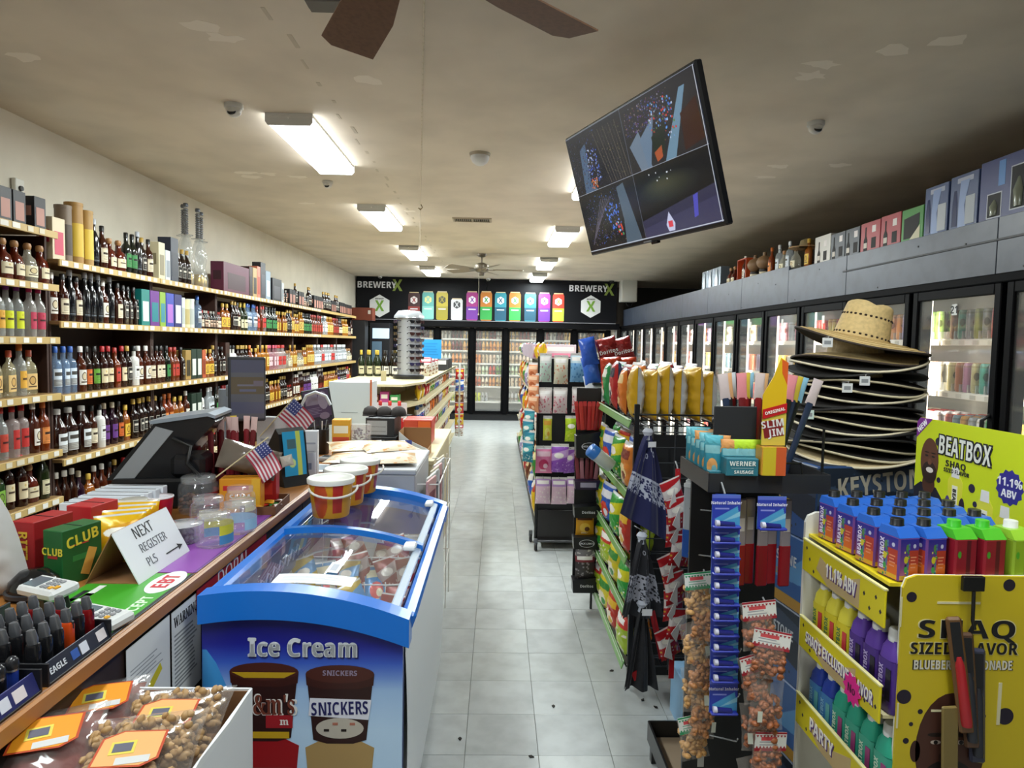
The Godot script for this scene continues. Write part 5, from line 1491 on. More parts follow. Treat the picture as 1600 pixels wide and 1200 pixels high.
	for q in [[-0.0022, 0.0], [0.0022, 0.0], [0.0, 0.0016]]:
		fit(P(t, "lettering", txt("Ice Cream", 0.056, 0, 0.0012), C("d2d6de"), word.position + V(q[0], q[1], 0.0001)), 0.322)
	fit(P(t, "lettering_shadow", txt("Ice Cream", 0.056, 0, 0.0008), C("14145a"), word.position + V(0.0035, -0.0045, -0.0006)), 0.326)
	var zf := z0 + 0.0008
	P(t, "ice_picture", MB.new().prism([Vector2(0, 0), Vector2(0.075, 0), Vector2(0.085, 0.1), Vector2(0.07, 0.19), Vector2(0.04, 0.26), Vector2(0.012, 0.3), Vector2(0, 0.3)], 0, 0.0006, Transform3D(Basis(), V(-0.868, 0.47, zf))).mesh(), C("3f8fd0", 0.3))
	P(t, "ice_picture", MB.new().prism([Vector2(0.01, 0.13), Vector2(0.05, 0.19), Vector2(0.035, 0.14), Vector2(0.06, 0.1), Vector2(0.03, 0.1)], 0.0006, 0.001, Transform3D(Basis(), V(-0.868, 0.47, zf))).mesh(), C("a8d0e4", 0.3))
	for k in 2:
		var c: Vector3 = [V(-0.685, 0.499, -1.959), V(-0.458, 0.493, -1.959)][k]
		var tub := P(t, "tub_picture", MB.new().prism([Vector2(-0.08, 0), Vector2(-0.04, -0.012), Vector2(0.04, -0.012), Vector2(0.08, 0), Vector2(0.098, 0.18), Vector2(-0.098, 0.18)], 0, 0.0006, Transform3D(Basis(), V(0, 0, 0))).mesh(), C("2c1210", 0.3), V(c.x, c.y, zf))
		var lid := []
		for j in 24:
			lid.append(Vector2(cos(TAU * j / 24) * 0.103, 0.205 + sin(TAU * j / 24) * 0.028))
		P(tub, "lid_picture", MB.new().prism([Vector2(-0.103, 0.205), Vector2(-0.1, 0.17), Vector2(-0.05, 0.158), Vector2(0.05, 0.158), Vector2(0.1, 0.17), Vector2(0.103, 0.205)], 0.0006, 0.001).mesh(), C("3a1812", 0.3))
		P(tub, "lid_picture", MB.new().prism(lid, 0.001, 0.0014).mesh(), C("4a221a", 0.3))
		if k == 0:
			P(tub, "yellow_band", MB.new().prism([Vector2(-0.095, 0.203), Vector2(0.095, 0.203), Vector2(0.06, 0.186), Vector2(-0.06, 0.186)], 0.0014, 0.0018).mesh(), C("b8941c", 0.3))
			P(tub, "lettering", txt("m&m's", 0.058, 2), C("6a3020"), V(0.004, 0.1, 0.0016)).scale = V(0.62, 1, 1)
			var wh := P(tub, "lettering_edge", txt("m&m's", 0.064, 2), C("d8d4d0"), V(0.004, 0.1, 0.0008))
			wh.scale = V(0.62, 1, 1)
			P(tub, "red_panel", bx(0.08, 0.04, 0.0005, 0.0), C("9c1c24", 0.3), V(0.045, 0.03, 0.001))
			P(tub, "yellow_band", bx(0.15, 0.02, 0.0005, 0.0), C("c0981c", 0.3), V(0.0, -0.002, 0.001))
			P(tub, "small_lettering", txt("m", 0.02, 2), C("e0d8d4"), V(0.06, 0.05, 0.002))
		else:
			P(tub, "white_band", MB.new().prism([Vector2(-0.094, 0.075), Vector2(0.086, 0.063), Vector2(0.095, 0.125), Vector2(-0.09, 0.13)], 0.0006, 0.001).mesh(), C("d8d8e4", 0.3))
			fit(P(tub, "lettering", txt("SNICKERS", 0.04), C("1c1c58"), V(0.0, 0.098, 0.0016), V(0, 0, 2)), 0.17)
			var ov := []
			for j in 24:
				ov.append(Vector2(cos(TAU * j / 24) * 0.072, 0.036 + sin(TAU * j / 24) * 0.032))
			P(tub, "scoop_picture", MB.new().prism(ov, 0.0006, 0.0012).mesh(), C("b8b0a4", 0.4))
			for j in 4:
				P(tub, "scoop_fleck", bx(0.016, 0.008, 0.0005, 0.0), C("1c100c" if j % 2 == 0 else "a86a58", 0.4), V(-0.04 + j * 0.026, 0.026 + 0.02 * (j % 2), 0.0014))
			P(tub, "lid_lettering", txt("SNICKERS", 0.016), C("8a7c94"), V(0, 0.208, 0.0018))
		# lower tubs, cut by the frame
		var lo := P(t, "tub_picture", MB.new().prism([Vector2(-0.085, -0.25), Vector2(0.085, -0.25), Vector2(0.1, -0.05), Vector2(0.104, -0.01), Vector2(0.06, 0.012), Vector2(-0.06, 0.012), Vector2(-0.104, -0.01), Vector2(-0.1, -0.05)], 0, 0.0004).mesh(), C("98141a" if k == 0 else "a88a58", 0.3), V(c.x, c.y - 0.015, zf - 0.0002))
		P(lo, "tub_band", bx(0.17, 0.05, 0.0005, 0.0), C("7c4a40" if k == 0 else "c8b488", 0.3), V(0, -0.13, 0.0004))
	# baskets: white wire dividers, then the packs
	var wires := MB.new()
	for k in 4:
		var z := -2.16 - k * 0.32
		for j in 4:
			wires.tube([V(x0 + 0.04, 0.6 + j * 0.06, z), V(x1 - 0.04, 0.6 + j * 0.06, z)], 0.003, 5)
		for j in 7:
			wires.tube([V(x0 + 0.06 + j * 0.08, 0.56, z), V(x0 + 0.06 + j * 0.08, 0.79, z)], 0.0025, 5)
	P(t, "wire_dividers", wires.mesh(), C("d4d8dc", 0.3))
	var sheet := T("paper_sheet", "white printed sheet lying on the near glass lid of the freezer", "paper", Vector3.ZERO)
	var sg := MB.new().grid(func(u: float, v_: float) -> Vector3:
		var x := lerpf(-0.69, -0.45, u)
		return V(x, lid_y(x) + 0.003, -2.03 - 0.085 * v_ - 0.04 * u), 12, 4)
	P(sheet, "sheet", sg.mesh(), tex_mat("lid sheet", art("lid_sheet", 96, 48, [["fill", "dfe2e6"], ["lines", 5, 0.1, 0.2, 0.75, 0.6, "b4b8c2"]]), 0.6))
	var slip := T("paper_slip", "narrow white paper slip on the near glass lid, beyond the printed sheet", "paper", Vector3.ZERO)
	P(slip, "slip", MB.new().grid(func(u: float, v_: float) -> Vector3:
		var x := lerpf(-0.555, -0.515, u)
		return V(x, lid_y(x) + 0.003, -2.16 - 0.1 * v_), 4, 4).mesh(), C("dcdfe4", 0.6))
	P(slip, "print", MB.new().grid(func(u: float, v_: float) -> Vector3:
		var x := lerpf(-0.545, -0.525, u)
		return V(x, lid_y(x) + 0.0036, -2.18 - 0.06 * v_), 3, 3).mesh(), C("b8bcc8", 0.6))
	var arts := [bag_art("ice_red", "8c1a24", "b8a4a4", "c0a8a0", 1), bag_art("ice_yellow", "b89a20", "4a90c8", "e87838", 1), bag_art("ice_blue", "3a86c4", "e8e0c0", "d85050", 0), bag_art("ice_pink", "a04a58", "c0b0b0", "9c3040", 3), bag_art("ice_white", "a8acb4", "b03040", "5090c0", 0)]
	var hue_w := ["red", "yellow", "blue", "pink", "white"]
	var order := [4, 3, 1, 1, 2, 1, 3, 1, 1, 2, 1, 1, 0, 0, 1, 2, 1, 0, 2, 0, 0, 0, 3, 0, 0, 3, 0, 4]
	for k in 28:
		var zone := k / 7
		var p := V(-0.74 + (k % 7) * 0.066, 0.62 + 0.014 * (k % 3), -2.08 - zone * 0.32 - 0.05 * (k % 2) + (0.04 if zone > 0 else 0.02))
		var a: int = order[k]
		S("ice_cream_pack", pouch_mesh(0.1, 0.17, 0.03, 100 + k % 4), arts[a], "%s ice cream wrapper in the %s basket, %s from the counter side" % [hue_w[a], ["nearest", "second", "third", "farthest"][zone], nth(k % 7 + 1)], "ice cream", p, V(-38 + 10 * (k % 3), -20 + 17 * (k % 4), 8 * (k % 3)), "ice creams in the freezer")
	# three pails on the far lid
	for k in 3:
		var p: Vector3 = [V(-0.70, 0.957, -2.82), V(-0.69, 0.952, -3.06), V(-0.675, 0.952, -3.3)][k]
		var b := T("party_pail", "yellow and red sweet pail with white lid on the freezer, %s" % ["nearest of the three", "middle one", "farthest of the three"][k], "pail", p, k * 24.0, "sweet pails on the freezer")
		P(b, "pail_wall", lt([[0, 0], [0.072, 0], [0.076, 0.004], [0.092, 0.148], [0, 0.148]], 32), tex_mat("pail print", art("pail", 192, 64, [["fill", "d89818"], ["rect", 0, 0.86, 1, 0.14, "a8301c"], ["rect", 0.62, 0.22, 0.08, 0.56, "b82820"], ["rect", 0.7, 0.3, 0.05, 0.16, "b82820"], ["oval", 0.52, 0.62, 0.05, 0.16, "c83a20"], ["rect", 0.5, 0.28, 0.1, 0.08, "b83820"], ["oval", 0.3, 0.5, 0.06, 0.25, "c85020"], ["rect", 0.12, 0.2, 0.08, 0.5, "b82820"], ["lines", 4, 0.63, 0.34, 0.06, 0.36, "e8d8c0"], ["oval", 0.85, 0.5, 0.05, 0.2, "c85020"]]), 0.35))
		P(b, "lid", lt([[0.09, 0.142], [0.099, 0.143], [0.1, 0.16], [0.096, 0.164], [0.088, 0.163], [0.084, 0.158], [0, 0.158]], 32), C("dfe0da", 0.4))
		var hp := []
		for j in 13:
			var a := PI * j / 12
			hp.append(V(cos(a) * 0.1, 0.13 - sin(a) * 0.035, 0.05 + sin(a) * 0.055))
		P(b, "handle", MB.new().tube(hp, 0.005, 8).mesh(), C("e4e0d8", 0.35), Vector3.ZERO, V(0, 25 - k * 20, 0))

# ---------- the beige gondola on the left of the aisle ----------
func bag_set() -> Array:
	return [["yellow", bag_art("g_yellow", "d8b020", "b83a24", "e8e0c8", 0)], ["red", bag_art("g_red", "b0242a", "e0b030", "e8dcc8", 0)], ["green", bag_art("g_green", "3a8a3c", "e0d8a0", "c83a2c", 1)], ["blue", bag_art("g_blue", "2c5cb0", "e8e4e0", "c8302c", 1)], ["white", bag_art("g_white", "d8d4cc", "b84858", "8a5a3c", 3)], ["orange", bag_art("g_orange", "d8702a", "e8d8b0", "6a2c1c", 0)], ["brown", bag_art("g_brown", "6a3a28", "d8c090", "b08850", 0)], ["lilac", bag_art("g_lilac", "9c90b8", "e0dce4", "6a4c8a", 1)]]

func left_gondola() -> void:
	var beige := C("c9bd98", 0.5)
	var t := T("gondola", "beige metal gondola shelving left of the aisle with tapered end shelves", "shelving", V(-1.17, 0, -9.2))
	P(t, "spine_panel", MB.new().box(V(0, 0.66, 0), V(0.03, 1.28, 4.7)).mesh(), beige)
	P(t, "base", MB.new().box(V(0, 0.06, 0), V(0.8, 0.12, 4.7), 0.004).mesh(), C("b5a985", 0.55))
	for y in [1.285, 1.08, 0.84, 0.6, 0.36, 0.125]:
		P(t, "shelf", MB.new().box(V(0, y, 0), V(0.86 if y < 1.2 else 0.88, 0.02, 4.7), 0.003).mesh(), beige)
		if y < 1.28 or y > 1.2:
			P(t, "shelf_lip", MB.new().box(V(0.435, y + 0.003, 0), V(0.01, 0.04, 4.7), 0.003).mesh(), C("d2c8a4", 0.45))
		if y > 0.5:
			P(t, "end_shelf", MB.new().prism([Vector2(-0.42, 0), Vector2(0.42, 0), Vector2(0.28, -0.55), Vector2(-0.28, -0.55)], 0, 0.022, Transform3D(Basis(Vector3.RIGHT, -PI / 2) , V(0, y - 0.011, 2.35))).mesh(), C("cfc39e", 0.5))
	for k in 4:
		P(t, "upright", MB.new().box(V(0, 0.7, 2.33 - k * 1.55), V(0.05, 1.4, 0.03)).mesh(), C("b5a985", 0.5))
	var bags := bag_set()
	var ys := [1.095, 0.855, 0.615, 0.375, 0.14]
	var lv := ["top open", "second", "third", "fourth", "lowest"]
	for s in 5:
		for k in 15:
			var b = bags[(k / 2 + s * 3) % 8]
			S("snack_bag", pouch_mesh(0.19, 0.2 if s > 0 else 0.17, 0.07, 130 + k % 4), b[1], "%s snack bag on the beige gondola's %s right shelf, %s from the near end" % [b[0], lv[s], nth(k + 1)], "snack bag", V(-0.82, ys[s], -7.0 - k * 0.3), V(-6, 90 + 4 * (k % 3), 0), "snack bags on the beige gondola")
	# end shelves, facing the camera
	for s in 3:
		for k in 5:
			var b = bags[[1, 0, 6, 1, 2][(k + s) % 5]]
			simple_box("candy_box", "small %s sweet box on the gondola's %s end shelf, %s from left" % [b[0], ["upper", "middle", "lower"][s], nth(k + 1)], "carton", V(-1.36 + k * 0.095, [1.092, 0.852, 0.612][s], -6.42), V(0.085, 0.1 + 0.03 * ((k + s) % 2), 0.12), 0, ["b02a28", "d0a028", "5a2c1c", "a83a78", "3a8a48"][(k + s) % 5], [["z", 0, 0.5, 0.7, 0.3, "e0d8c8"]], "sweet boxes on the gondola end")
	# on its top
	for k in 9:
		var w := k < 5
		put_bottle("g" if w else "w", V(-1.58 + 0.048 * k, 1.296, -7.75 - 0.16 * (k % 2)), "%s wine bottle on top of the beige gondola, %s from the left" % ["green gold-necked" if w else "dark white-labelled", nth(k + 1)], "wine bottles on the gondola", -70)
	sunglasses()
	t = T("blue_card", "bright blue price card standing above the far end of the beige gondola", "card", V(-0.83, 1.296, -8.4))
	P(t, "card", bx(0.24, 0.24, 0.004, 0.0), tex_mat("blue card", art("bluecard", 48, 48, [["fill", "2a9ae0"], ["lines", 5, 0.1, 0.2, 0.8, 0.7, "1f86cc"]]), 0.5), V(0, 0.2, 0))
	P(t, "stem", MB.new().tube([V(0, 0, -0.004), V(0, 0.3, -0.004)], 0.006, 6).mesh(), C("d0d0cc", 0.4))
	for k in 6:
		var b = bags[[4, 1, 4, 6, 4, 1][k]]
		S("snack_bag", pouch_mesh(0.16, 0.22, 0.08, 140 + k % 3), b[1], "%s snack bag on the gondola's top shelf behind the sunglasses stand, %s from near" % [b[0], nth(k + 1)], "snack bag", V(-0.86 - 0.04 * (k % 2), 1.296, -8.05 - k * 0.22), V(-4, 30, 0), "snack bags on top of the beige gondola")
	for k in 4:
		var c := T("toy_box", "black and white toy carton on the gondola top, %s from near" % nth(k + 1), "carton", V(-0.8, 1.296, -9.7 - k * 0.3))
		P(c, "carton", bx(0.14, 0.16, 0.18, 0.002), C("2a2c30", 0.5))
		P(c, "white_panel", bx(0.12, 0.06, 0.001, 0.0), C("d8d8d8", 0.5), V(0, 0.09, 0.091))
	for k in 6:
		var b = bags[[1, 3, 6, 1, 0, 4][k]]
		S("snack_bag", pouch_mesh(0.16, 0.2, 0.06, 150 + k % 2), b[1], "%s snack bag hanging at the gondola's far aisle corner, %s from the top" % [b[0], nth(k + 1)], "snack bag", V(-0.66, 1.06 - k * 0.2, -11.7), V(0, 15, 0), "snack bags hanging at the gondola's far corner")
	P(get_node("gondola"), "hanging_strip", MB.new().box(V(0.51, 0.7, -2.47), V(0.03, 1.3, 0.006)).mesh(), C("c8c8c4", 0.4))
	# the low tables between counter and gondola
	t = T("grey_chest", "plain grey chest behind the freezer with flat bags on its lid", "chest", V(-0.69, 0, -3.98))
	P(t, "body", bx(0.5, 0.97, 0.7, 0.008), C("a9abaf", 0.4))
	P(t, "lid", bx(0.51, 0.028, 0.71, 0.006), C("b5b7bb", 0.4), V(0, 0.971, 0))
	for k in 4:
		S("flat_bag", pouch_mesh(0.34, 0.26, 0.045, 160 + k), bag_art("flat", "d8ccb4", "c8a070", "d89858", 1), "flat cream and orange bag on the grey chest, %s of the pile" % ["lowest left", "lowest right", "upper left", "topmost"][k], "snack bag", V(-0.80 + 0.2 * (k % 2), 1.02 + 0.035 * (k / 2), -3.7 - 0.22 * (k / 2)), V(-86, 10 * k, 0), "flat bags on the grey chest")
	t = T("low_table", "low beige display table piled with cartons before the gondola", "table", V(-0.87, 0, -5.33))
	P(t, "top", bx(0.9, 0.03, 1.7, 0.004), C("c2b592", 0.5), V(0, 0.87, 0))
	P(t, "cabinet", bx(0.86, 0.868, 1.66, 0.004), C("b4a785", 0.5))
	var bw := [["z", 0, 0.1, 0.5, 0.4, "c8ccce"], ["z", 0, 0.55, 0.25, 0.3, "8a8e98"]]
	simple_box("printed_case", "black printed case with white panel, lower of the two on the table", "carton", V(-0.8, 0.9, -4.72), V(0.22, 0.14, 0.26), 0, "17181d", bw, "")
	simple_box("printed_case", "black printed case with a grey paper side, upper of the two on the table", "carton", V(-0.8, 1.042, -4.72), V(0.2, 0.13, 0.24), -3, "26282d", [["z", -0.1, 0.1, 0.7, 0.75, "b8bcc0"], ["z", -0.1, 0.25, 0.6, 0.05, "5a5c64"], ["z", -0.1, 0.5, 0.6, 0.05, "5a5c64"]], "")
	t = T("cut_case", "white cut-open case with blue lettering and brown inside, beside the black cases", "carton", V(-0.575, 0.9, -4.72))
	var poly := [Vector2(-0.1, 0), Vector2(0.1, 0), Vector2(0.1, 0.06), Vector2(-0.03, 0.12), Vector2(-0.1, 0.18)]
	P(t, "front_card", MB.new().prism(poly, 0.117, 0.12).mesh(), C("d4d8dc", 0.5))
	P(t, "back_card", bx(0.2, 0.18, 0.003, 0.0), C("9a7048", 0.7), V(0, 0, -0.117))
	P(t, "side_card", bx(0.003, 0.06, 0.236, 0.0), C("a87c50", 0.7), V(0.1, 0, 0))
	P(t, "side_card", bx(0.003, 0.18, 0.236, 0.0), C("a87c50", 0.7), V(-0.1, 0, 0))
	P(t, "blue_print", bx(0.06, 0.03, 0.001, 0.0), C("4a58b0", 0.5), V(-0.04, 0.09, 0.121))
	P(t, "print_block", bx(0.15, 0.03, 0.001, 0.0), C("8a8c94", 0.5), V(0, 0.02, 0.121))
	for k in 3:
		t = T("dark_cap", "dark cloth cap on the black cases, %s from left" % nth(k + 1), "cap", V(-0.9 + k * 0.1, 1.173 if k > 0 else 1.173, -4.75), k * 40.0, "dark caps on the cases")
		P(t, "crown", lt([[0.055, 0], [0.056, 0.02], [0.045, 0.05], [0.02, 0.065], [0, 0.067]], 14), C("2a2422", 0.8))
		P(t, "peak", MB.new().prism([Vector2(-0.05, 0), Vector2(0.05, 0), Vector2(0.035, 0.05), Vector2(-0.035, 0.05)], 0, 0.004, Transform3D(Basis(Vector3.RIGHT, PI / 2), V(0, 0.008, 0.045))).mesh(), C("221d1c", 0.8))
	t = simple_box("can_case", "red case of drink cans on the table right of the red display", "carton", V(-0.62, 0.9, -5.35), V(0.22, 0.19, 0.28), 0, "b8382a", [["z", -0.24, 0.05, 0.44, 0.9, "c24a34"], ["z", 0.24, 0.05, 0.44, 0.9, "d8622c"], ["z", 0, 0.0, 1.0, 0.14, "c8c0b8"]])
	t = T("bottle_display", "red slanted card display holding white-labelled bottles with red caps", "display", V(-0.9, 0.9, -5.6))
	P(t, "red_front", MB.new().prism([Vector2(-0.13, 0), Vector2(0.13, 0), Vector2(0.13, 0.14), Vector2(-0.13, 0.26)], 0.1, 0.104).mesh(), C("b8161e", 0.4))
	P(t, "card_sides", MB.new().box(V(-0.13, 0.13, 0), V(0.004, 0.26, 0.2)).box(V(0.13, 0.08, 0), V(0.004, 0.16, 0.2)).box(V(0, 0.14, -0.1), V(0.26, 0.28, 0.004)).mesh(), C("d0ccc8", 0.5))
	P(t, "white_label", bx(0.12, 0.035, 0.001, 0.0), C("d8d8d8", 0.5), V(-0.02, 0.07, 0.1045))
	for k in 3:
		put_bottle("n", V(-0.98 + k * 0.08, 0.902, -5.6), "red-capped bottle in the red card display, %s from left" % nth(k + 1), "bottles in the red display", -80)
	t = simple_box("tall_carton", "tall plain white carton with orange edge beside the red card display", "carton", V(-1.15, 0.9, -5.35), V(0.32, 0.48, 0.3), 0, "cdd5da", [["z", 0, 0.5, 0.4, 0.01, "9aa4aa"], ["z", 0.15, 0.2, 0.2, 0.02, "a8b0b8"]])
	P(t, "orange_edge", bx(0.012, 0.5, 0.02, 0.0), C("c8683c", 0.5), V(0.166, 0, 0.145))
	# magazines along the aisle
	t = T("magazine_rack", "white wire rack of newspapers and magazines along the aisle behind the freezer", "rack", V(-0.38, 0, -4.05))
	var wr := MB.new()
	for y in [0.3, 0.62, 0.92]:
		wr.tube([V(0.07, y, 0.42), V(0.07, y, -0.42)], 0.004, 6)
		wr.tube([V(-0.05, y, 0.42), V(0.07, y, 0.42)], 0.004, 6)
		wr.tube([V(-0.05, y, -0.42), V(0.07, y, -0.42)], 0.004, 6)
	for k in 4:
		wr.tube([V(0.07, 0.0, 0.42 - k * 0.28), V(0.07, 1.0, 0.42 - k * 0.28)], 0.004, 6)
	P(t, "wire_frame", wr.mesh(), C("d6d2cc", 0.35))
	for k in 16:
		var m := T("magazine", "folded %s in the wire rack, %s level, %s from the near end" % [["pink magazine", "white newspaper", "grey newspaper", "cream magazine"][k % 4], ["upper", "lower"][k / 8], nth(k % 8 + 1)], "magazine", V(-0.36 - 0.01 * (k % 2), 0.66 if k < 8 else 0.32, -3.7 - (k % 8) * 0.1), 82.0, "magazines in the wire rack")
		P(m, "pages", bx(0.2, 0.28, 0.012, 0.003), C(["c89a9c", "d4d4d0", "b0aeb0", "cabfa8"][k % 4], 0.6))
		P(m, "cover_picture", bx(0.13, 0.16, 0.001, 0.0), C(["8a4a58", "7a7c80", "565a64", "a8783c"][k % 4], 0.5), V(0, 0.05, 0.0065))

func sunglasses() -> void:
	var at := V(-0.985, 1.296, -7.4)
	var t := T("sunglasses_stand", "silver round sunglasses display tower with crumpled crown on the gondola", "display stand", at)
	P(t, "foot", lt([[0, 0], [0.17, 0], [0.175, 0.03], [0.15, 0.045], [0, 0.045]], 24), C("141518", 0.3))
	P(t, "drum", lt([[0, 0.045], [0.125, 0.045], [0.125, 0.68], [0, 0.68]], 24), C("b4b7be", 0.35, 0.2))
	P(t, "crown", lt([[0.13, 0.66], [0.17, 0.665], [0.165, 0.69], [0.12, 0.745], [0.06, 0.75], [0, 0.74]], 9), C("c2c8d0", 0.25, 0.5))
	for k in 9:
		P(t, "peg_hole", lt([[0, 0], [0.007, 0], [0.007, 0.003], [0, 0.004]], 8), C("1c1d22", 0.4), V(0, 0.1 + k * 0.066, 0.1245), V(90, 0, 0))
	var fr := MB.new()
	for s in [-1.0, 1.0]:
		fr.prism([Vector2(s * 0.006, 0.012), Vector2(s * 0.06, 0.016), Vector2(s * 0.064, 0.0), Vector2(s * 0.05, -0.02), Vector2(s * 0.02, -0.02), Vector2(s * 0.008, -0.004)], 0, 0.006)
		fr.box(V(s * 0.063, 0.01, -0.03), V(0.004, 0.006, 0.06))
	fr.box(V(0, 0.01, 0.003), V(0.02, 0.006, 0.006))
	var gm := fr.mesh()
	for k in 9:
		for a in [-66, 34, 76]:
			var r := deg_to_rad(a)
			S("sunglasses", gm, C(["15161a", "22242c", "3a2020", "2a2c50"][(k * 3 + a / 7) % 4], 0.15), "dark sunglasses on the silver tower, %s row from the top, %s" % [nth(9 - k), {-66: "left", 34: "right front", 76: "far right"}[a]], "sunglasses", at + V(sin(r) * 0.15, 0.1 + k * 0.066, cos(r) * 0.15), V(0, a, 0), "sunglasses on the tower")

# ---------- the gondola in the middle ----------
func hung_bag(label: String, at: Vector3, w: float, h: float, m: Material, ry := 0.0, hook := true, words := "", word_hex := "f0f0f0") -> Node3D:
	# hangs from a peg: at is the middle of its lower edge
	var t := T("hanging_bag", label, "snack bag", at, ry)
	P(t, "pouch", pouch_mesh(w, h, minf(0.045, w * 0.35), 170 + int(w * 1000) % 5), m)
	P(t, "header", bx(w * 0.96, h * 0.12, 0.003, 0.0), C("d8d4d0", 0.4), V(0, h * 0.95, 0))
	if words:
		P(t, "lettering", txt(words, w * 0.16), C(word_hex), V(0, h * 0.72, 0.02))
	if hook:
		P(t, "peg", MB.new().tube([V(0, h * 1.03, 0.02), V(0, h * 1.03, -0.06)], 0.003, 6).mesh(), C("8a8c90", 0.3))
	return t

func centre_gondola() -> void:
	var t := T("gondola", "dark gondola shelving on casters in mid-shop, its black end hung with bags", "shelving", V(0.6, 0, -8.4))
	P(t, "end_panel", MB.new().box(V(-0.01, 0.83, 2.92), V(0.52, 1.52, 0.03), 0.004).mesh(), C("17161a", 0.5))
	P(t, "lower_panel", MB.new().box(V(0, 0.2, 2.945), V(0.5, 0.26, 0.02), 0.004).mesh(), C("1f1b1b", 0.35))
	P(t, "frame_tube", MB.new().tube([V(-0.26, 0.08, 2.95), V(-0.26, 1.6, 2.95), V(0.25, 1.6, 2.95), V(0.25, 0.08, 2.95)], 0.011, 8).mesh(), C("121214", 0.3))
	P(t, "spine_panel", MB.new().box(V(0, 0.8, 0), V(0.03, 1.5, 5.8)).mesh(), C("3a3430", 0.6))
	P(t, "base", MB.new().box(V(0, 0.1, 0), V(0.5, 0.05, 5.84), 0.004).mesh(), C("2a2826", 0.5))
	P(t, "top_shelf", MB.new().box(V(0, 1.56, 0), V(0.46, 0.02, 5.8), 0.003).mesh(), C("c9bd98", 0.5))
	for y in [0.18, 0.5, 0.85, 1.2]:
		P(t, "shelf", MB.new().box(V(0, y, 0), V(0.5, 0.02, 5.8), 0.003).mesh(), C("b8ac8a", 0.5))
	for s in [[-0.26, 3.0], [-0.29, 2.75], [0.25, 3.0]]:
		P(t, "caster_wheel", lt([[0, 0], [0.03, 0], [0.034, 0.006], [0.034, 0.018], [0.03, 0.024], [0, 0.024]], 16), C("1a1a1c", 0.4), V(s[0] + 0.012, 0.035, s[1]), V(0, 0, 90))
		P(t, "caster_fork", bx(0.03, 0.05, 0.02, 0.003), C("6a6c70", 0.3, 0.6), V(s[0], 0.05, s[1]))
	P(t, "foot_bar", MB.new().tube([V(-0.26, 0.08, 3.0), V(0.25, 0.08, 3.0)], 0.01, 8).mesh(), C("5a5a5c", 0.3, 0.5))
	var bags := bag_set()
	for s in 5:
		for k in 14:
			var b = bags[(k / 2 * 3 + s * 2) % 8]
			S("snack_bag", pouch_mesh(0.2, 0.26 if s < 4 else 0.15, 0.08, 180 + k % 4), b[1], "%s snack bag, %s from near on the %s left shelf of the dark gondola" % [b[0], nth(k + 1), ["lowest", "second", "third", "fourth", "top"][s]], "snack bag", V(0.37 - 0.02 * (k % 2), [0.192, 0.512, 0.862, 1.212, 1.572][s], -5.68 - k * 0.32), V(-7, -90, 0), "snack bags on the dark gondola")
	var zf := -5.43
	var mint := bag_art("e_mint", "c4d8cc", "e0e4e0", "b898a0", 3)
	var yel := bag_art("e_cream", "dcd8c0", "e4e0d0", "d89070", 3)
	var sky := bag_art("e_sky", "7ab0dc", "c8dce8", "4a84c0", 3)
	var pink := bag_art("e_pink", "dcc8c8", "e4dcd8", "c87080", 3)
	var rows := [["mint and lilac", mint, V(0.393, 1.394, -5.43), 0.1, 0.22], ["cream and salmon", yel, V(0.519, 1.38, -5.43), 0.12, 0.22], ["sky blue", sky, V(0.66, 1.398, -5.43), 0.135, 0.22]]
	var k2 := 0
	for q in rows:
		k2 += 1
		hung_bag("%s sweet bag in the top row of the black gondola end" % q[0], q[2], q[3], q[4], q[1])
	k2 = 0
	for c in [V(0.393, 1.136, -5.43), V(0.519, 1.138, -5.43), V(0.672, 1.146, -5.43)]:
		k2 += 1
		hung_bag("pale pink sweet bag in the second row of the black gondola end, %s from left" % nth(k2), c, 0.12, 0.2, pink)
	hung_bag("narrow yellow-green card pack under the second row, left one", V(0.419, 0.914, -5.43), 0.075, 0.19, bag_art("e_lime", "c8c83a", "d8a038", "e0d870", 0))
	hung_bag("bright lime card pack under the second row, right one", V(0.62, 0.907, -5.43), 0.115, 0.2, bag_art("e_lime2", "b8d428", "98b820", "d8e060", 1))
	hung_bag("pink sweet bag beside the violet ones on the black gondola end", V(0.391, 0.648, -5.4), 0.14, 0.21, bag_art("e_rose", "d878a0", "e8c0d0", "c03060", 0))
	hung_bag("violet foil sweet bag, front one, on the black gondola end", V(0.523, 0.656, -5.4), 0.15, 0.22, bag_art("e_violet", "9050b8", "c8a0d8", "7a38a8", 1))
	hung_bag("violet foil sweet bag, right one turned aside, on the black gondola end", V(0.604, 0.648, -5.42), 0.11, 0.2, bag_art("e_violet", "9050b8", "c8a0d8", "7a38a8", 1), 30)
	k2 = 0
	for c in [V(0.391, 0.393, -5.4), V(0.523, 0.39, -5.4), V(0.65, 0.397, -5.4)]:
		k2 += 1
		hung_bag("pink and white sweet bag in the lowest row of the black end, %s from left" % nth(k2), c, 0.13, 0.21, bag_art("e_pw", "d8b8c8", "b890c8", "e0d0d0", 3))
	for k in 4:
		hung_bag("teal patterned sweet pack hanging at the gondola's left corner, %s from the top" % nth(k + 1), V(0.27 - 0.012 * (k % 2), 1.0 - k * 0.085, -5.45 + 0.03 * k), 0.11, 0.16, bag_art("e_teal", "2a7c94", "58b0b8", "d8e0d8", 1), -40, false)
	for k in 4:
		hung_bag("orange round-bellied snack pack at the gondola's left corner, %s from the top" % nth(k + 1), V(0.3, 1.4 - k * 0.085, -5.5 + 0.02 * k), 0.13, 0.14, bag_art("e_orange", "d89068", "e8c0a0", "b86038", 0), -50, false)
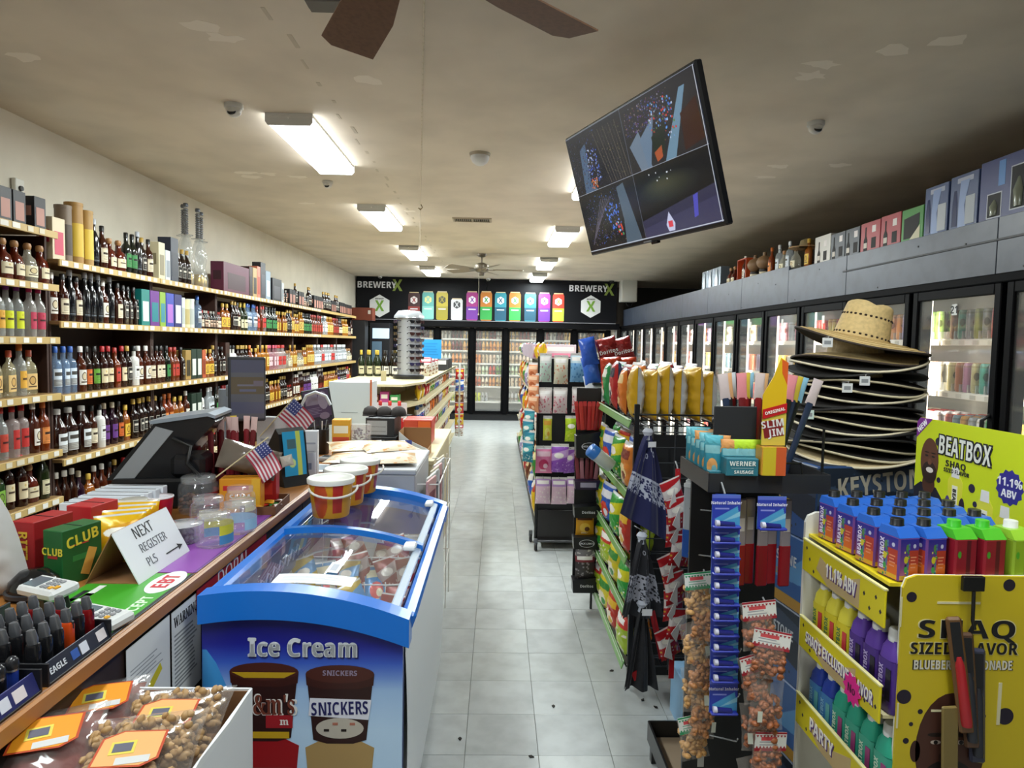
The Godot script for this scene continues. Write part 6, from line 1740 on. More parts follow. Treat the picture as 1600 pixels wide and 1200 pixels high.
	for k in 6:
		simple_box("drink_pack", "pink and white drink pack on top of the dark gondola, %s from near" % nth(k + 1), "carton", V(0.5, 1.572, -6.1 - k * 0.34), V(0.4, 0.13, 0.3), 0, "b8a8b8", [["z", 0, 0.1, 0.9, 0.3, "c07090"], ["z", 0, 0.55, 0.9, 0.3, "d8ccd4"]], "drink packs on the dark gondola")

# ---------- chip rack, wing display and bandanas ----------
func two_face(label: String, at: Vector3, front: Material, back: Material, w: float, h: float, d: float, sd: int, ry: float, words := "") -> void:
	var t := T("chip_bag", label, "chip bag", at, ry, "chip bags on the green-edged rack")
	P(t, "front_film", half_pouch(w, h, d, sd, 1.0), front)
	P(t, "back_film", half_pouch(w, h, d, sd, -1.0), back)
	if words:
		P(t, "lettering", txt(words, w * 0.14), C("f0f0ec"), V(0, h * 0.66, d * 0.5))

func half_pouch(w: float, h: float, t: float, sd: int, side: float) -> ArrayMesh:
	var k := "half%.3f/%.3f/%.3f/%d/%.0f" % [w, h, t, sd, side]
	if not meshes.has(k):
		var nz := FastNoiseLite.new()
		nz.seed = sd
		nz.frequency = 1.9
		meshes[k] = MB.new().grid(func(u: float, vv: float) -> Vector3:
			var x := u * 2.0 - 1.0
			var y := vv * 2.0 - 1.0
			var fat := pow(maxf(0.0, 1.0 - x * x), 0.5) * pow(maxf(0.0, 1.0 - pow(absf(y), 2.6)), 0.6)
			var wr := nz.get_noise_2d(x * 1.5 + side, y * 2.0) * 0.25 + 0.12 * sin(y * 14.0) * absf(x)
			return V(x * w / 2 * (1.0 - 0.05 * pow(absf(cos(y * PI / 2)), 0.6)), (1.0 - y) / 2.0 * h, side * (t / 2 * fat * (1.0 + wr) + 0.0006)), 14, 18, side > 0).mesh()
	return meshes[k]

func chip_rack() -> void:
	var t := T("chip_rack", "black wire chip rack with green price rails, hung with bandanas", "shelving", V(0.88, 0, -3.8))
	for p in [V(-0.2, 0, 0.6), V(0.24, 0, 0.6), V(-0.2, 0, -0.6), V(0.24, 0, -0.6)]:
		P(t, "post", MB.new().box(p + V(0, 0.72, 0), V(0.025, 1.4, 0.025), 0.003).mesh(), C("131316", 0.35))
	var lev := [1.33, 0.98, 0.655, 0.4, 0.13]
	for y in lev:
		var dk := MB.new()
		for k in 9:
			dk.tube([V(-0.22 + k * 0.06, y - 0.008, 0.6), V(-0.22 + k * 0.06, y - 0.008, -0.6)], 0.004, 5)
		for k in 6:
			dk.tube([V(-0.22, y - 0.014, 0.6 - k * 0.24), V(0.27, y - 0.014, 0.6 - k * 0.24)], 0.004, 5)
		dk.tube([V(-0.22, y + 0.04, 0.6), V(0.27, y + 0.04, 0.6)], 0.005, 6)
		P(t, "wire_shelf", dk.mesh(), C("17171a", 0.35))
		P(t, "green_rail", MB.new().box(V(-0.235, y - 0.006, 0), V(0.006, 0.042, 1.22), 0.002, Basis(V(0, 0, 1), -0.35)).mesh(), C("6c9a54", 0.35))
		P(t, "rail_edge", MB.new().box(V(-0.241, y + 0.014, 0), V(0.006, 0.006, 1.22), 0.002).mesh(), C("b8ccb0", 0.3))
	var gr := MB.new()
	for k in 16:
		gr.tube([V(-0.2, 0.16 + k * 0.075, 0.6), V(0.25, 0.16 + k * 0.075, 0.6)], 0.003, 5)
	for k in 4:
		gr.tube([V(-0.12 + k * 0.11, 0.1, 0.603), V(-0.12 + k * 0.11, 1.3, 0.603)], 0.003, 5)
	P(t, "wire_end_grid", gr.mesh(), C("4a4c50", 0.3, 0.5))
	P(t, "dark_divider", MB.new().box(V(0.02, 0.64, 0.5), V(0.42, 1.24, 0.006)).mesh(), C("121214", 0.6))
	# top shelf: six deep at the near end, more behind
	var white := C("c8ccd2", 0.25, 0.2)
	var kinds := [["yellow and silver", bag_art("chipy", "c99a18", "d8ae2c", "b8860c", 2), "", white], ["orange", bag_art("chipo", "d8782c", "e8c890", "b84820", 0), "", C("8a2a2a", 0.25, 0.1)], ["red", bag_art("chipr", "b02a2c", "2c3040", "e8e0d8", 0), "", C("28507c", 0.25, 0.1)], ["green", bag_art("chipg", "2f8a4c", "e8e4d8", "c8342c", 0), "", C("d8d0c0", 0.25, 0.1)]]
	for r in 4:
		for k in 6:
			var q = kinds[r]
			two_face("%s chip bag, rack's top shelf, %s row from near, %s from the aisle" % [q[0], nth(r + 1), nth(k + 1)], V(0.705 + k * 0.072, 1.332, -3.36 - r * 0.27), q[1], q[3], 0.21, [0.27, 0.25, 0.28, 0.26][(k + r) % 4], 0.085, 200 + (k + r) % 4, -90 + 7 * ((k * 5) % 3 - 1))
	var low := [["yellow", bag_art("chip5", "d8c420", "3a8a3c", "e8e0c8", 0)], ["green", bag_art("chip6", "2f9a3c", "d8d020", "e8e8e0", 1)], ["blue", bag_art("chip7", "2458b8", "e8e8f0", "d83a2c", 0)], ["red", bag_art("chip8", "b83020", "e0b030", "f0e0c8", 0)], ["lime", bag_art("chip9", "a8c028", "c83a30", "e8e0d0", 3)], ["orange", bag_art("chip10", "d88030", "7a2c1c", "f0d8a0", 0)]]
	var order := [[5, 1, 2, 0], [3, 1, 2, 0], [1, 0, 4, 1], [4, 3, 0, 4]]
	for s in 4:
		for r in 4:
			for k in 2:
				var q = low[(order[s][r] + k) % 6]
				two_face("%s chip bag, rack's %s shelf, %s row from near, %s the aisle" % [q[0], ["second", "third", "fourth", "lowest"][s], nth(r + 1), "facing" if k == 0 else "second from"], V(0.68 + k * 0.09, lev[s + 1] + 0.002, -3.34 - r * 0.27), q[1], q[1], 0.21, 0.23 if s < 2 else 0.2, 0.08, 210 + (r + s) % 3, -90 + 5 * (r % 3))
	# wing display of black boxes
	t = T("wing_display", "narrow black hanging display of boxed meat snacks beside the chip rack", "display", V(0.58, 0, -4.15))
	P(t, "back_strip", MB.new().box(V(0, 0.78, -0.05), V(0.15, 1.3, 0.01)).mesh(), C("121214", 0.4))
	P(t, "hook_bar", MB.new().tube([V(0.07, 1.3, -0.05), V(0.07, 1.3, -0.12), V(0.12, 1.32, -0.14)], 0.006, 6).mesh(), C("3a3a3c", 0.4))
	P(t, "foot_rod", MB.new().tube([V(0.05, 0, -0.05), V(0.05, 0.2, -0.05)], 0.008, 8).mesh(), C("1c1c1e", 0.4))
	for q in [[1.0, 0.17, "101114", "ring"], [0.8, 0.06, "2a1c34", "label"], [0.62, 0.08, "111216", "Doritos"], [0.42, 0.09, "141418", "ring"], [0.14, 0.1, "0f1014", "Doritos"]]:
		var b := P(t, "black_tray", MB.new().prism([Vector2(-0.08, 0), Vector2(0.08, 0), Vector2(0.082, q[1]), Vector2(-0.085, q[1] * 0.8)], -0.045, 0.05).mesh(), C(q[2], 0.3), V(0, q[0], 0))
		if q[3] == "ring":
			var rg := P(b, "white_ring", MB.new().lathe([[0.045, 0], [0.049, 0], [0.049, 0.001], [0.045, 0.001], [0.045, 0]], 24).mesh(), C("c8c8cc", 0.4), V(0, q[1] * 0.42, 0.051), V(90, 0, 0))
			rg.scale = V(1, 1, 0.5)
			P(b, "lettering", txt("JACK LINK'S", 0.011), C("d8d8dc"), V(0, q[1] * 0.42, 0.052))
		elif q[3] == "Doritos":
			P(b, "lettering", txt("Doritos", 0.017), C("d4d4d8"), V(0.005, q[1] * 0.45, 0.052))
		else:
			P(b, "label_panel", bx(0.1, 0.03, 0.001, 0.0), C("9a96a8", 0.4), V(0, 0.014, 0.051))
	for k in 12:
		var up := k < 7
		var st := T("meat_stick", "%s meat stick standing in the wing display's %s tray, %s from left" % ["red" if up else "dark red", "upper" if up else "middle", nth(k + 1 if up else k - 6)], "snack stick", V(0.52 + (k if up else k - 7) * 0.02 * (1.0 if up else 1.35), 1.17 if up else 0.86, -4.15 + 0.015 * (k % 2)), 0, "meat sticks in the wing display")
		st.rotation_degrees.z = 8.0 - 2.6 * k if up else 6.0 - 3.0 * (k - 7)
		P(st, "wrapper", pouch_mesh(0.026, 0.17 if up else 0.16, 0.012, 70), C(["b02a28", "c03a30", "982420"][k % 3] if up else ["6a2c34", "7a3038", "a87078"][k % 3], 0.3))
		P(st, "header", bx(0.022, 0.03, 0.002, 0.0), C("c83a38" if up else "c8a8a8", 0.4), V(0, 0.15, 0.004))
	hung_bag("yellow and brown snack pouch in the wing display above the lower ring box", V(0.57, 0.5, -4.14), 0.12, 0.15, bag_art("w_yel", "c8901c", "5a2c18", "d8b040", 0), 0, false)
	hung_bag("grey and red clear pouch in the wing display, upper of two", V(0.575, 0.36, -4.13), 0.13, 0.12, bag_art("w_grey", "7a7478", "a83038", "c8c0c0", 3), 0, false)
	hung_bag("dark clear pouch in the wing display's lowest tray", V(0.575, 0.22, -4.13), 0.13, 0.16, bag_art("w_dark", "3a3434", "7a3038", "8a8488", 3), 0, false)
	# tower behind, with big red bags
	t = T("bag_tower", "black post tower with big red chip bags behind the chip rack", "display", V(0.82, 0, -4.75))
	P(t, "post", bx(0.08, 1.42, 0.05, 0.004), C("121215", 0.4))
	P(t, "shelf", bx(0.36, 0.02, 0.24, 0.004), C("17171a", 0.4), V(0.03, 1.42, 0))
	P(t, "foot", bx(0.36, 0.03, 0.24, 0.004), C("17171a", 0.4))
	P(t, "side_strip", bx(0.03, 0.5, 0.03, 0.003), C("1c2440", 0.4), V(-0.13, 0.94, 0.05))
	for k in 4:
		var b := T("chip_bag", "big %s chip bag on the black tower, %s" % ["red" if k < 2 else "orange-red", ["upper left", "upper right", "lower left", "lower right"][k]], "chip bag", V(0.83 + 0.105 * (k % 2) - 0.03, 1.585 if k < 2 else 1.442, -4.68 + (0.0 if k < 2 else 0.06)), 0)
		b.rotation_degrees = V(-10 if k < 2 else 4, -8, 16 if k < 2 else 5)
		P(b, "front_film", half_pouch(0.15, 0.18, 0.09, 220 + k, 1.0), C("8c1c1c" if k < 2 else "b83a1c", 0.25, 0.1))
		P(b, "back_film", half_pouch(0.15, 0.18, 0.09, 220 + k, -1.0), C("7c1818", 0.25, 0.1))
		if k < 2:
			P(b, "lettering", txt("Doritos", 0.027), C("e8e4e4"), V(0, 0.07, 0.047))
		else:
			P(b, "picture", bx(0.07, 0.06, 0.001, 0.0), C("d8682c", 0.4), V(0, 0.06, 0.047), V(0, 0, 20))
	for k in 3:
		S("snack_bag", pouch_mesh(0.12, 0.2, 0.07, 230 + k), C(["2a58c0", "3468cc", "d8dce4"][k], 0.3), "%s snack bag at the left of the black tower, %s" % [["blue", "light blue", "white"][k], ["topmost", "middle", "lowest"][k]], "snack bag", V(0.66 + 0.02 * k, 1.56 - 0.13 * k, -4.68), V(-8, -20, 14), "blue and white bags by the tower")
	t = T("capped_bottle", "clear bottle with a blue cap poking out slanted from the chip rack's second shelf", "bottle", V(0.623, 1.052, -3.55))
	t.rotation_degrees = V(10, 0, 52)
	P(t, "clear_wall", lt([[0, 0], [0.036, 0], [0.038, 0.005], [0.038, 0.1], [0.034, 0.11], [0, 0.112]], 18), pane("cfd8dc", 0.45))
	P(t, "blue_cap", lt([[0, 0], [0.039, 0], [0.039, 0.04], [0.034, 0.046], [0, 0.047]], 18), C("2a6cb8", 0.3), V(0, 0.108, 0))
	P(t, "contents", lt([[0, 0.005], [0.032, 0.005], [0.032, 0.085], [0, 0.085]], 16), C("8a9a70", 0.5))
	bandanas()

func bandana(label: String, top: Vector3, w: float, h: float, tilt: float, ry: float, cloth: String, print_hex: String, bare: float) -> void:
	var t := T("bandana", label, "bandana", top, ry)
	var ops := [["fill", cloth]]
	var r := RandomNumberGenerator.new()
	r.seed = hash(label)
	for k in 5:
		var x := r.randf_range(0.2, 0.8)
		var y := r.randf_range(0.12, 0.4)
		ops += [["oval", x, y, 0.035, 0.03, print_hex], ["oval", x, y, 0.018, 0.016, cloth]]
	ops += [["rect", 0, 0.46, 1, bare - 0.48, print_hex], ["specks", 130, 0.04, 0, 0.5, 1, bare - 0.56, [cloth]], ["specks", 60, 0.03, 0, 0.5, 1, bare - 0.56, [cloth, print_hex]]]
	for k in 16:
		ops += [["oval", (k + 0.5) / 16.0, 0.49, 0.02, 0.014, cloth], ["oval", (k + 0.5) / 16.0, bare - 0.04, 0.02, 0.014, cloth]]
	var m := tex_mat("bandana " + label, art(label, 128, 160, ops), 0.85)
	m.rim_enabled = true
	m.rim = 0.3
	var mb := MB.new()
	for side in [1.0, -1.0]:
		mb.grid(func(u: float, v_: float) -> Vector3:
			var s := u * 2.0 - 1.0
			var ww := lerpf(0.1, 1.0, pow(v_, 0.85)) * w / 2
			var fold := sin(s * 6.0 + v_) * 0.022 * (0.3 + v_) + sin(s * 13.0 + v_ * 3.0) * 0.008
			return V(s * ww, -v_ * h + tilt * s * v_, side * (0.006 + 0.012 * (1.0 - s * s)) + fold), 26, 22, side > 0)
	P(t, "cloth", mb.mesh(), m)
	P(t, "gathered_top", lt([[0.004, -0.01], [0.02, 0.0], [0.016, 0.018], [0.026, 0.036], [0.016, 0.05], [0, 0.052]], 9), C("b8bcc8", 0.8), V(0, -0.02, 0))
	P(t, "clip", MB.new().tube([V(0, 0.0, 0.01), V(0.0, 0.04, 0.0), V(0, 0.045, -0.06)], 0.003, 6).mesh(), C("8a8c90", 0.3, 0.6))

func bandanas() -> void:
	bandana("navy bandana with a broad white paisley band hanging highest at the rack end", V(0.69, 1.297, -3), 0.29, 0.43, -0.085, 18, "14184a", "b4b8c8", 0.72)
	bandana("black bandana with white paisley pattern hanging below the navy one", V(0.673, 0.822, -2.98), 0.24, 0.36, -0.02, 24, "14151d", "9a9ca8", 0.84)
	bandana("plain dark bandanas hanging lowest with a white price tag", V(0.678, 0.513, -2.96), 0.17, 0.38, -0.01, 10, "12131a", "1a1b22", 0.9)
	var t := T("bandana", "red bandana edge showing beside the lowest dark bandana", "bandana", V(0.733, 0.481, -2.99))
	P(t, "cloth", MB.new().grid(func(u: float, v_: float) -> Vector3: return V((u - 0.5) * 0.03 + v_ * 0.055, -v_ * 0.23, 0.012 * sin(u * 5.0 + v_ * 3.0)), 5, 12).mesh(), C("a01820", 0.85))
	P(t, "folded_corner", MB.new().prism([Vector2(-0.035, -0.28), Vector2(0.0, -0.26), Vector2(0.01, -0.3), Vector2(-0.02, -0.315)], -0.006, 0.0, Transform3D(Basis(), V(-0.06, 0, 0.035))).mesh(), C("b01c22", 0.85))
	P(get_node("bandana"), "price_tag", bx(0.04, 0.025, 0.001, 0.0), C("d8d8dc"), V(0.0, -0.05, 0.04))
	t = T("paper_tag", "small white paper tag on the lowest dark bandana", "tag", V(0.689, 0.496, -2.9))
	P(t, "tag", bx(0.045, 0.03, 0.0012, 0.0), C("d8dade", 0.6))
	P(t, "thread", MB.new().tube([V(0, 0.028, 0), V(-0.01, 0.05, -0.02), V(-0.005, 0.06, -0.05)], 0.001, 5).mesh(), C("c8c8c8", 0.6))

# ---------- the snack stand with hanging strips ----------
func snack_stand() -> void:
	var t := T("snack_stand", "black metal snack stand with a top tray and hanging strips", "display stand", V(0.82, 0, -2.12))
	P(t, "back_grid", MB.new().box(V(-0.04, 0.7, -0.02), V(0.28, 1.14, 0.012)).mesh(), C("101113", 0.5))
	P(t, "post", MB.new().box(V(-0.12, 0.7, -0.03), V(0.02, 1.2, 0.02)).mesh(), C("141416", 0.35))
	P(t, "post", MB.new().box(V(0.1, 0.7, -0.03), V(0.02, 1.2, 0.02)).mesh(), C("141416", 0.35))
	var tray := MB.new()
	tray.box(V(-0.01, 1.278, 0.04), V(0.36, 0.008, 0.3)).box(V(-0.19, 1.302, 0.04), V(0.006, 0.056, 0.3)).box(V(-0.01, 1.302, 0.19), V(0.36, 0.056, 0.006)).box(V(0.17, 1.302, 0.04), V(0.006, 0.056, 0.3)).box(V(-0.01, 1.302, -0.11), V(0.36, 0.056, 0.006))
	P(t, "top_tray", tray.mesh(), C("26272b", 0.4))
	P(t, "dark_card", MB.new().box(V(-0.1, 1.465, 0.135), V(0.13, 0.12, 0.006), 0.002).mesh(), C("232428", 0.45))
	P(t, "wire_holder", MB.new().tube([V(0.0, 1.49, 0.17), V(-0.005, 1.36, 0.17), V(0.09, 1.36, 0.17), V(0.095, 1.32, 0.17)], 0.004, 6).mesh(), C("141416", 0.35))
	P(t, "tall_wire", MB.new().tube([V(0.17, 1.3, 0.14), V(0.17, 1.46, 0.14), V(0.13, 1.47, 0.14)], 0.004, 6).mesh(), C("141416", 0.35))
	for k in 6:
		P(t, "wire_arm", MB.new().tube([V(-0.18, 1.17 - k * 0.15, -0.03), V(-0.02, 1.17 - k * 0.15, 0.04), V(-0.02, 1.185 - k * 0.15, 0.05)], 0.003, 6).mesh(), C("9a9ca0", 0.25, 0.7))
	var bt := MB.new()
	bt.box(V(-0.04, 0.08, -0.17), V(0.26, 0.01, 0.72)).box(V(-0.17, 0.115, -0.17), V(0.008, 0.08, 0.72)).box(V(-0.04, 0.115, -0.53), V(0.26, 0.08, 0.008)).box(V(0.09, 0.115, -0.17), V(0.008, 0.08, 0.72))
	P(t, "base_tray", bt.mesh(), C("17181a", 0.4))
	P(t, "tray_liner", MB.new().box(V(-0.04, 0.088, -0.17), V(0.25, 0.006, 0.7)).mesh(), C("a08c74", 0.6))
	P(t, "base_legs", MB.new().box(V(-0.15, 0.04, -0.5), V(0.03, 0.08, 0.03)).box(V(0.07, 0.04, -0.5), V(0.03, 0.08, 0.03)).box(V(-0.15, 0.04, 0.16), V(0.03, 0.08, 0.03)).box(V(0.07, 0.04, 0.16), V(0.03, 0.08, 0.03)).mesh(), C("17181a", 0.4))
	# boxes in the tray
	t = simple_box("snack_carton", "teal meat snack carton with white letters at the front of the black tray", "carton", V(0.722, 1.326, -1.945), V(0.095, 0.052, 0.06), 0, "2b6f80", [["z", 0, 0.44, 0.7, 0.02, "a8c4c8"]], "", "WERNER", "e0e4e0", 0.0135)
	t.get_node("lettering").position.y = 0.037
	P(t, "lettering", txt("SAUSAGE", 0.0095), C("e0e4e0"), V(0.004, 0.012, 0.0315))
	for k in 4:
		t = simple_box("snack_carton", "teal open snack carton along the left of the black tray, %s from near" % nth(k + 1), "carton", V(0.672, 1.283, -1.985 - k * 0.062), V(0.07, 0.05, 0.058), 0, "2f7484", [["x", 0, 0.2, 0.6, 0.4, "c04838"]], "teal cartons in the tray")
		P(t, "side_print", bx(0.001, 0.02, 0.04, 0.0), C("d0d8d4", 0.5), V(-0.0356, 0.014, 0))
	for k in 14:
		var side := k < 10
		var p := V(0.655 + 0.022 * (k % 2), 1.3, -1.98 - (k / 2) * 0.048) if side else V(0.70 + (k - 10) * 0.024, 1.31, -1.965)
		var lime := k == 12 or k == 13 or k == 11
		var b := T("snack_pouch", "%s snack pouch standing in the black tray, %s" % ["teal lime-topped" if lime else "teal", (nth(k + 1) + " from near on the left") if side else (nth(k - 9) + " from left in the front carton")], "snack bag", p, -25 if side else 0, "teal pouches in the tray")
		P(b, "pouch", pouch_mesh(0.056, 0.125 if side else 0.105, 0.024, 240 + k % 3), bag_art("teal", "2f8296", "7ab0b8", "e0a060", 0))
		P(b, "top_seal", pouch_mesh(0.058, 0.04, 0.014, 245), C("b8dc38" if lime else ["5ab0c0", "d8985a", "7ac0cc"][k % 3], 0.3), V(0, 0.098 if side else 0.078, 0))
	# yellow stick carton with tall back card
	t = T("stick_carton", "tall yellow meat stick carton with a sloped back card and red banner", "carton", V(0.81, 1.33, -1.93), 0)
	P(t, "lower_carton", bx(0.072, 0.085, 0.05, 0.002), C("c8902c", 0.4))
	P(t, "orange_side", bx(0.03, 0.083, 0.001, 0.0), C("c8582c", 0.4), V(0.02, 0.001, 0.0256))
	P(t, "yellow_side", bx(0.038, 0.083, 0.001, 0.0), C("c8b028", 0.4), V(-0.014, 0.001, 0.0256))
	P(t, "front_card", bx(0.07, 0.095, 0.003, 0.0), C("d2b848", 0.4), V(0, 0.088, 0.012))
	P(t, "tall_card", MB.new().prism([Vector2(-0.034, 0.18), Vector2(0.035, 0.19), Vector2(0.037, 0.33), Vector2(0.015, 0.345), Vector2(-0.004, 0.29), Vector2(-0.034, 0.235)], 0.006, 0.009).mesh(), C("d4ac18", 0.4))
	P(t, "flame_picture", MB.new().prism([Vector2(0.018, 0.34), Vector2(0.037, 0.33), Vector2(0.036, 0.265), Vector2(0.02, 0.3)], 0.009, 0.0096).mesh(), C("d05a20", 0.4))
	P(t, "red_banner", MB.new().prism([Vector2(-0.035, 0.165), Vector2(0.035, 0.185), Vector2(0.035, 0.213), Vector2(-0.035, 0.193)], 0.0136, 0.016).mesh(), C("b8161c", 0.4))
	P(t, "lettering", txt("ORIGINAL", 0.009), C("f0e8e0"), V(0, 0.189, 0.017), V(0, 0, 15.5))
	P(t, "lettering", txt("SLIM", 0.021), C("d8d4d4"), V(-0.004, 0.152, 0.0145), V(0, 0, 10))
	P(t, "lettering", txt("JIM", 0.021), C("d8d4d4"), V(0.008, 0.127, 0.0145), V(0, 0, 10))
	P(t, "dark_plate", bx(0.058, 0.05, 0.0006, 0.0), C("7a1c20", 0.4), V(0.002, 0.113, 0.0139), V(0, 0, 10))
	for k in 13:
		var left := k < 8
		var x := 0.735 + k * 0.0085 if left else 0.835 + (k - 8) * 0.009
		var st := T("meat_stick", "%s stick with pale head beside the tall yellow card, %s on its %s side" % [["dark red", "maroon", "navy", "black"][k % 2 if left and k > 1 else 2 + k % 2], nth(k + 1 if left else k - 7), "left" if left else "right"], "snack stick", V(x, 1.284, -2.0 - 0.02 * (k % 3)), 0, "meat sticks by the tall yellow card")
		st.rotation_degrees.z = 9.0 - 1.8 * k if left else -6.0 - 3.0 * (k - 8)
		P(st, "wrapper", pouch_mesh(0.022, 0.28, 0.012, 71), C([["7c1c22", "6a1a20", "243048", "1a1c1e"][k % 2 if left and k > 1 else 2 + k % 2], "5a1a1e"][0], 0.3))
		P(st, "pale_head", pouch_mesh(0.032, 0.08, 0.008, 72), C(["c8b8b8", "d8a878", "c0c8d0", "d88890", "c8b040", "88b8d0"][k % 6], 0.3), V(0, 0.262, 0))
	inhalers()
	nut_strips()
	# packs on the pegs
	for k in 5:
		var b := T("peg_pack", "slim clear pack with %s, %s on the stand's pegs" % ["blue lower end" if k < 3 else "grey tools", ["leftmost blue", "second blue", "third blue", "first grey", "second grey"][k]], "pack", V([0.66, 0.675, 0.69, 0.705, 0.72][k], 0.99 + 0.005 * k, -2.2 - 0.03 * k + (0.06 if k > 2 else 0)), -35)
		P(b, "sleeve", bx(0.05, 0.24, 0.012, 0.004), C("a8adb4", 0.2, 0.2))
		P(b, "lower_end", bx(0.052, 0.1, 0.014, 0.004), C("164a9c" if k < 3 else "5a5c64", 0.25), V(0, -0.002, 0))
		P(b, "top_clip", bx(0.05, 0.015, 0.016, 0.002), C("c8ccd0", 0.3), V(0, 0.238, 0))
	for k in 5:
		var b := T("peg_pack", "clear silver pack with a red lower half on the stand's right pegs, %s from left" % nth(k + 1), "pack", V(0.755 + k * 0.035, 0.97, -2.0 - 0.02 * (k % 2)), 8)
		P(b, "sleeve", bx(0.034, 0.27, 0.012, 0.004), C("9a9094", 0.2, 0.2))
		P(b, "lower_end", bx(0.036, 0.13, 0.015, 0.004), C("8c1820", 0.25), V(0, -0.002, 0))
		P(b, "paper_label", bx(0.02, 0.04, 0.001, 0.0), C("c8c0b8", 0.5), V(0, 0.17, 0.0066))
	var fs := T("hanger_strip", "thin strip that carries the red and white foil packs", "strip", V(0.676, 0.45, -2.43))
	P(fs, "strip", bx(0.02, 0.8, 0.002, 0.0), C("a81c24", 0.3))
	P(fs, "hook", MB.new().tube([V(0, 0.79, 0), V(0, 0.81, -0.02), V(0, 0.82, -0.04)], 0.003, 6).mesh(), C("8a8c90", 0.3))
	for k in 9:
		var b := T("foil_pack", "crumpled red and white foil pack in the hanging column, %s from the top" % nth(k + 1), "snack bag", V(0.672 + 0.008 * (k % 2), 1.1 - k * 0.07, -2.42 + 0.012 * (k % 2)), 20)
		b.rotation_degrees.z = 18 - 9 * (k % 4)
		P(b, "pouch", pouch_mesh(0.09, 0.12, 0.03, 250 + k % 3), bag_art("foil", "b02028", "d8d0d0", "c8a028", 1))
		P(b, "white_fold", MB.new().prism([Vector2(-0.04, 0.0), Vector2(0.0, 0.06), Vector2(-0.01, -0.03)], 0, 0.002).mesh(), C("d8d4d4", 0.3), V(0, 0.03, 0.02))
	# water carton, yellow carton on the floor
	t = T("water_carton", "pale blue bottled water carton standing on the floor behind the stand", "carton", V(0.948, -0.042, -2.92), 0)
	P(t, "carton", bx(0.22, 0.275, 0.2, 0.003), C("8db8da", 0.4))
	P(t, "label_frame", bx(0.1, 0.17, 0.0008, 0.0), C("a8cce4", 0.4), V(0.0, 0.02, 0.1004))
	P(t, "bottle_picture", bx(0.03, 0.1, 0.0008, 0.0), C("3a5c84", 0.4), V(0.04, 0.03, 0.101))
	P(t, "red_star", bx(0.014, 0.008, 0.0008, 0.0), C("c03a38", 0.4), V(-0.02, 0.2, 0.1004))
	P(t, "lettering", txt("S.PELLEGRINO", 0.018), C("26324a"), V(-0.04, 0.11, 0.1012), V(0, 0, 90))
	P(t, "lettering", txt("S.P", 0.017), C("26324a"), V(0.035, 0.245, 0.1012))
	simple_box("snack_carton", "yellow snack carton standing in the stand's floor tray", "carton", V(0.835, 0.092, -2.3), V(0.09, 0.16, 0.08), 14, "b8941c", [["z", 0, 0.3, 0.5, 0.4, "a07c14"]])

func inhalers() -> void:
	var hs := T("hanger_strip", "long blue hanging strip that carries the inhaler packs", "strip", V(0.665, 0.66, -1.885))
	P(hs, "strip", MB.new().prism([Vector2(-0.03, 0.62), Vector2(0.03, 0.62), Vector2(0.045, 0), Vector2(-0.01, 0)], 0, 0.002).mesh(), C("1c2c84", 0.35))
	P(hs, "hook", MB.new().tube([V(0, 0.61, 0), V(0, 0.63, -0.02), V(0, 0.645, -0.04)], 0.003, 6).mesh(), C("8a8c90", 0.3))
	for k in 12:
		var last := k == 11
		var y := 1.185 - k * 0.0455
		var x := 0.664 + k * 0.0012
		pack(V(x, y if not last else y - 0.05, -1.875), 0.082, 0.095 if k == 0 or last else 0.05, "blue inhaler pack on the long strip, %s from the top" % nth(k + 1), k == 0 or last)
	pack(V(0.79, 1.185, -1.86), 0.082, 0.095, "single blue inhaler pack hanging right of the long strip", true)

func pack(at: Vector3, w: float, h: float, label: String, whole: bool) -> void:
	var t := T("inhaler_pack", label, "inhaler", at, 0, "inhaler packs on the long strip" if "long strip," in label else "")
	P(t, "card", bx(w, h, 0.0025, 0.0), tex_mat("inhaler card", art("inhaler", 64, 64, [["fill", "2a3ca8"], ["rect", 0, 0, 1, 0.12, "5a6cc8"], ["poly", [0.1, 0.75, 0.9, 0.35, 1, 0.75, 1, 1, 0.2, 1], "4a9ccc"], ["poly", [0.3, 0.85, 1, 0.5, 1, 0.66], "8cc4dc"], ["rect", 0.12, 0.42, 0.5, 0.05, "8890d8"]]) if whole else art("inhaler2", 64, 32, [["fill", "24348c"], ["poly", [0.1, 0.2, 0.95, 0.1, 0.8, 0.7, 0.2, 0.7], "4a7c98"]]), 0.3))
	P(t, "blister", MB.new().lathe([[0, 0], [0.0085, 0.002], [0.0085, 0.052], [0, 0.054]], 12, 2.0, 1.0, V(-0.03, 0.014, 0.011), 0, TAU, Basis(V(0, 1, 0), V(1, -0.08, 0).normalized(), V(0, 0, 1))).mesh(), C("20246c", 0.12))
	P(t, "white_end", MB.new().lathe([[0, 0], [0.0095, 0.001], [0.0095, 0.011], [0, 0.012]], 12, 2.0, 1.0, V(-0.033, 0.0145, 0.011), 0, TAU, Basis(V(0, 1, 0), V(1, -0.08, 0).normalized(), V(0, 0, 1))).mesh(), C("c8c8d8", 0.2))
	P(t, "tray_lip", bx(w * 0.96, 0.007, 0.02, 0.002), C("2834a0", 0.3), V(0, 0.0, 0.011))
	if whole:
		P(t, "lettering", txt("Natural Inhaler", 0.0085), C("dcdcf0"), V(0.0, h - 0.024, 0.0018))

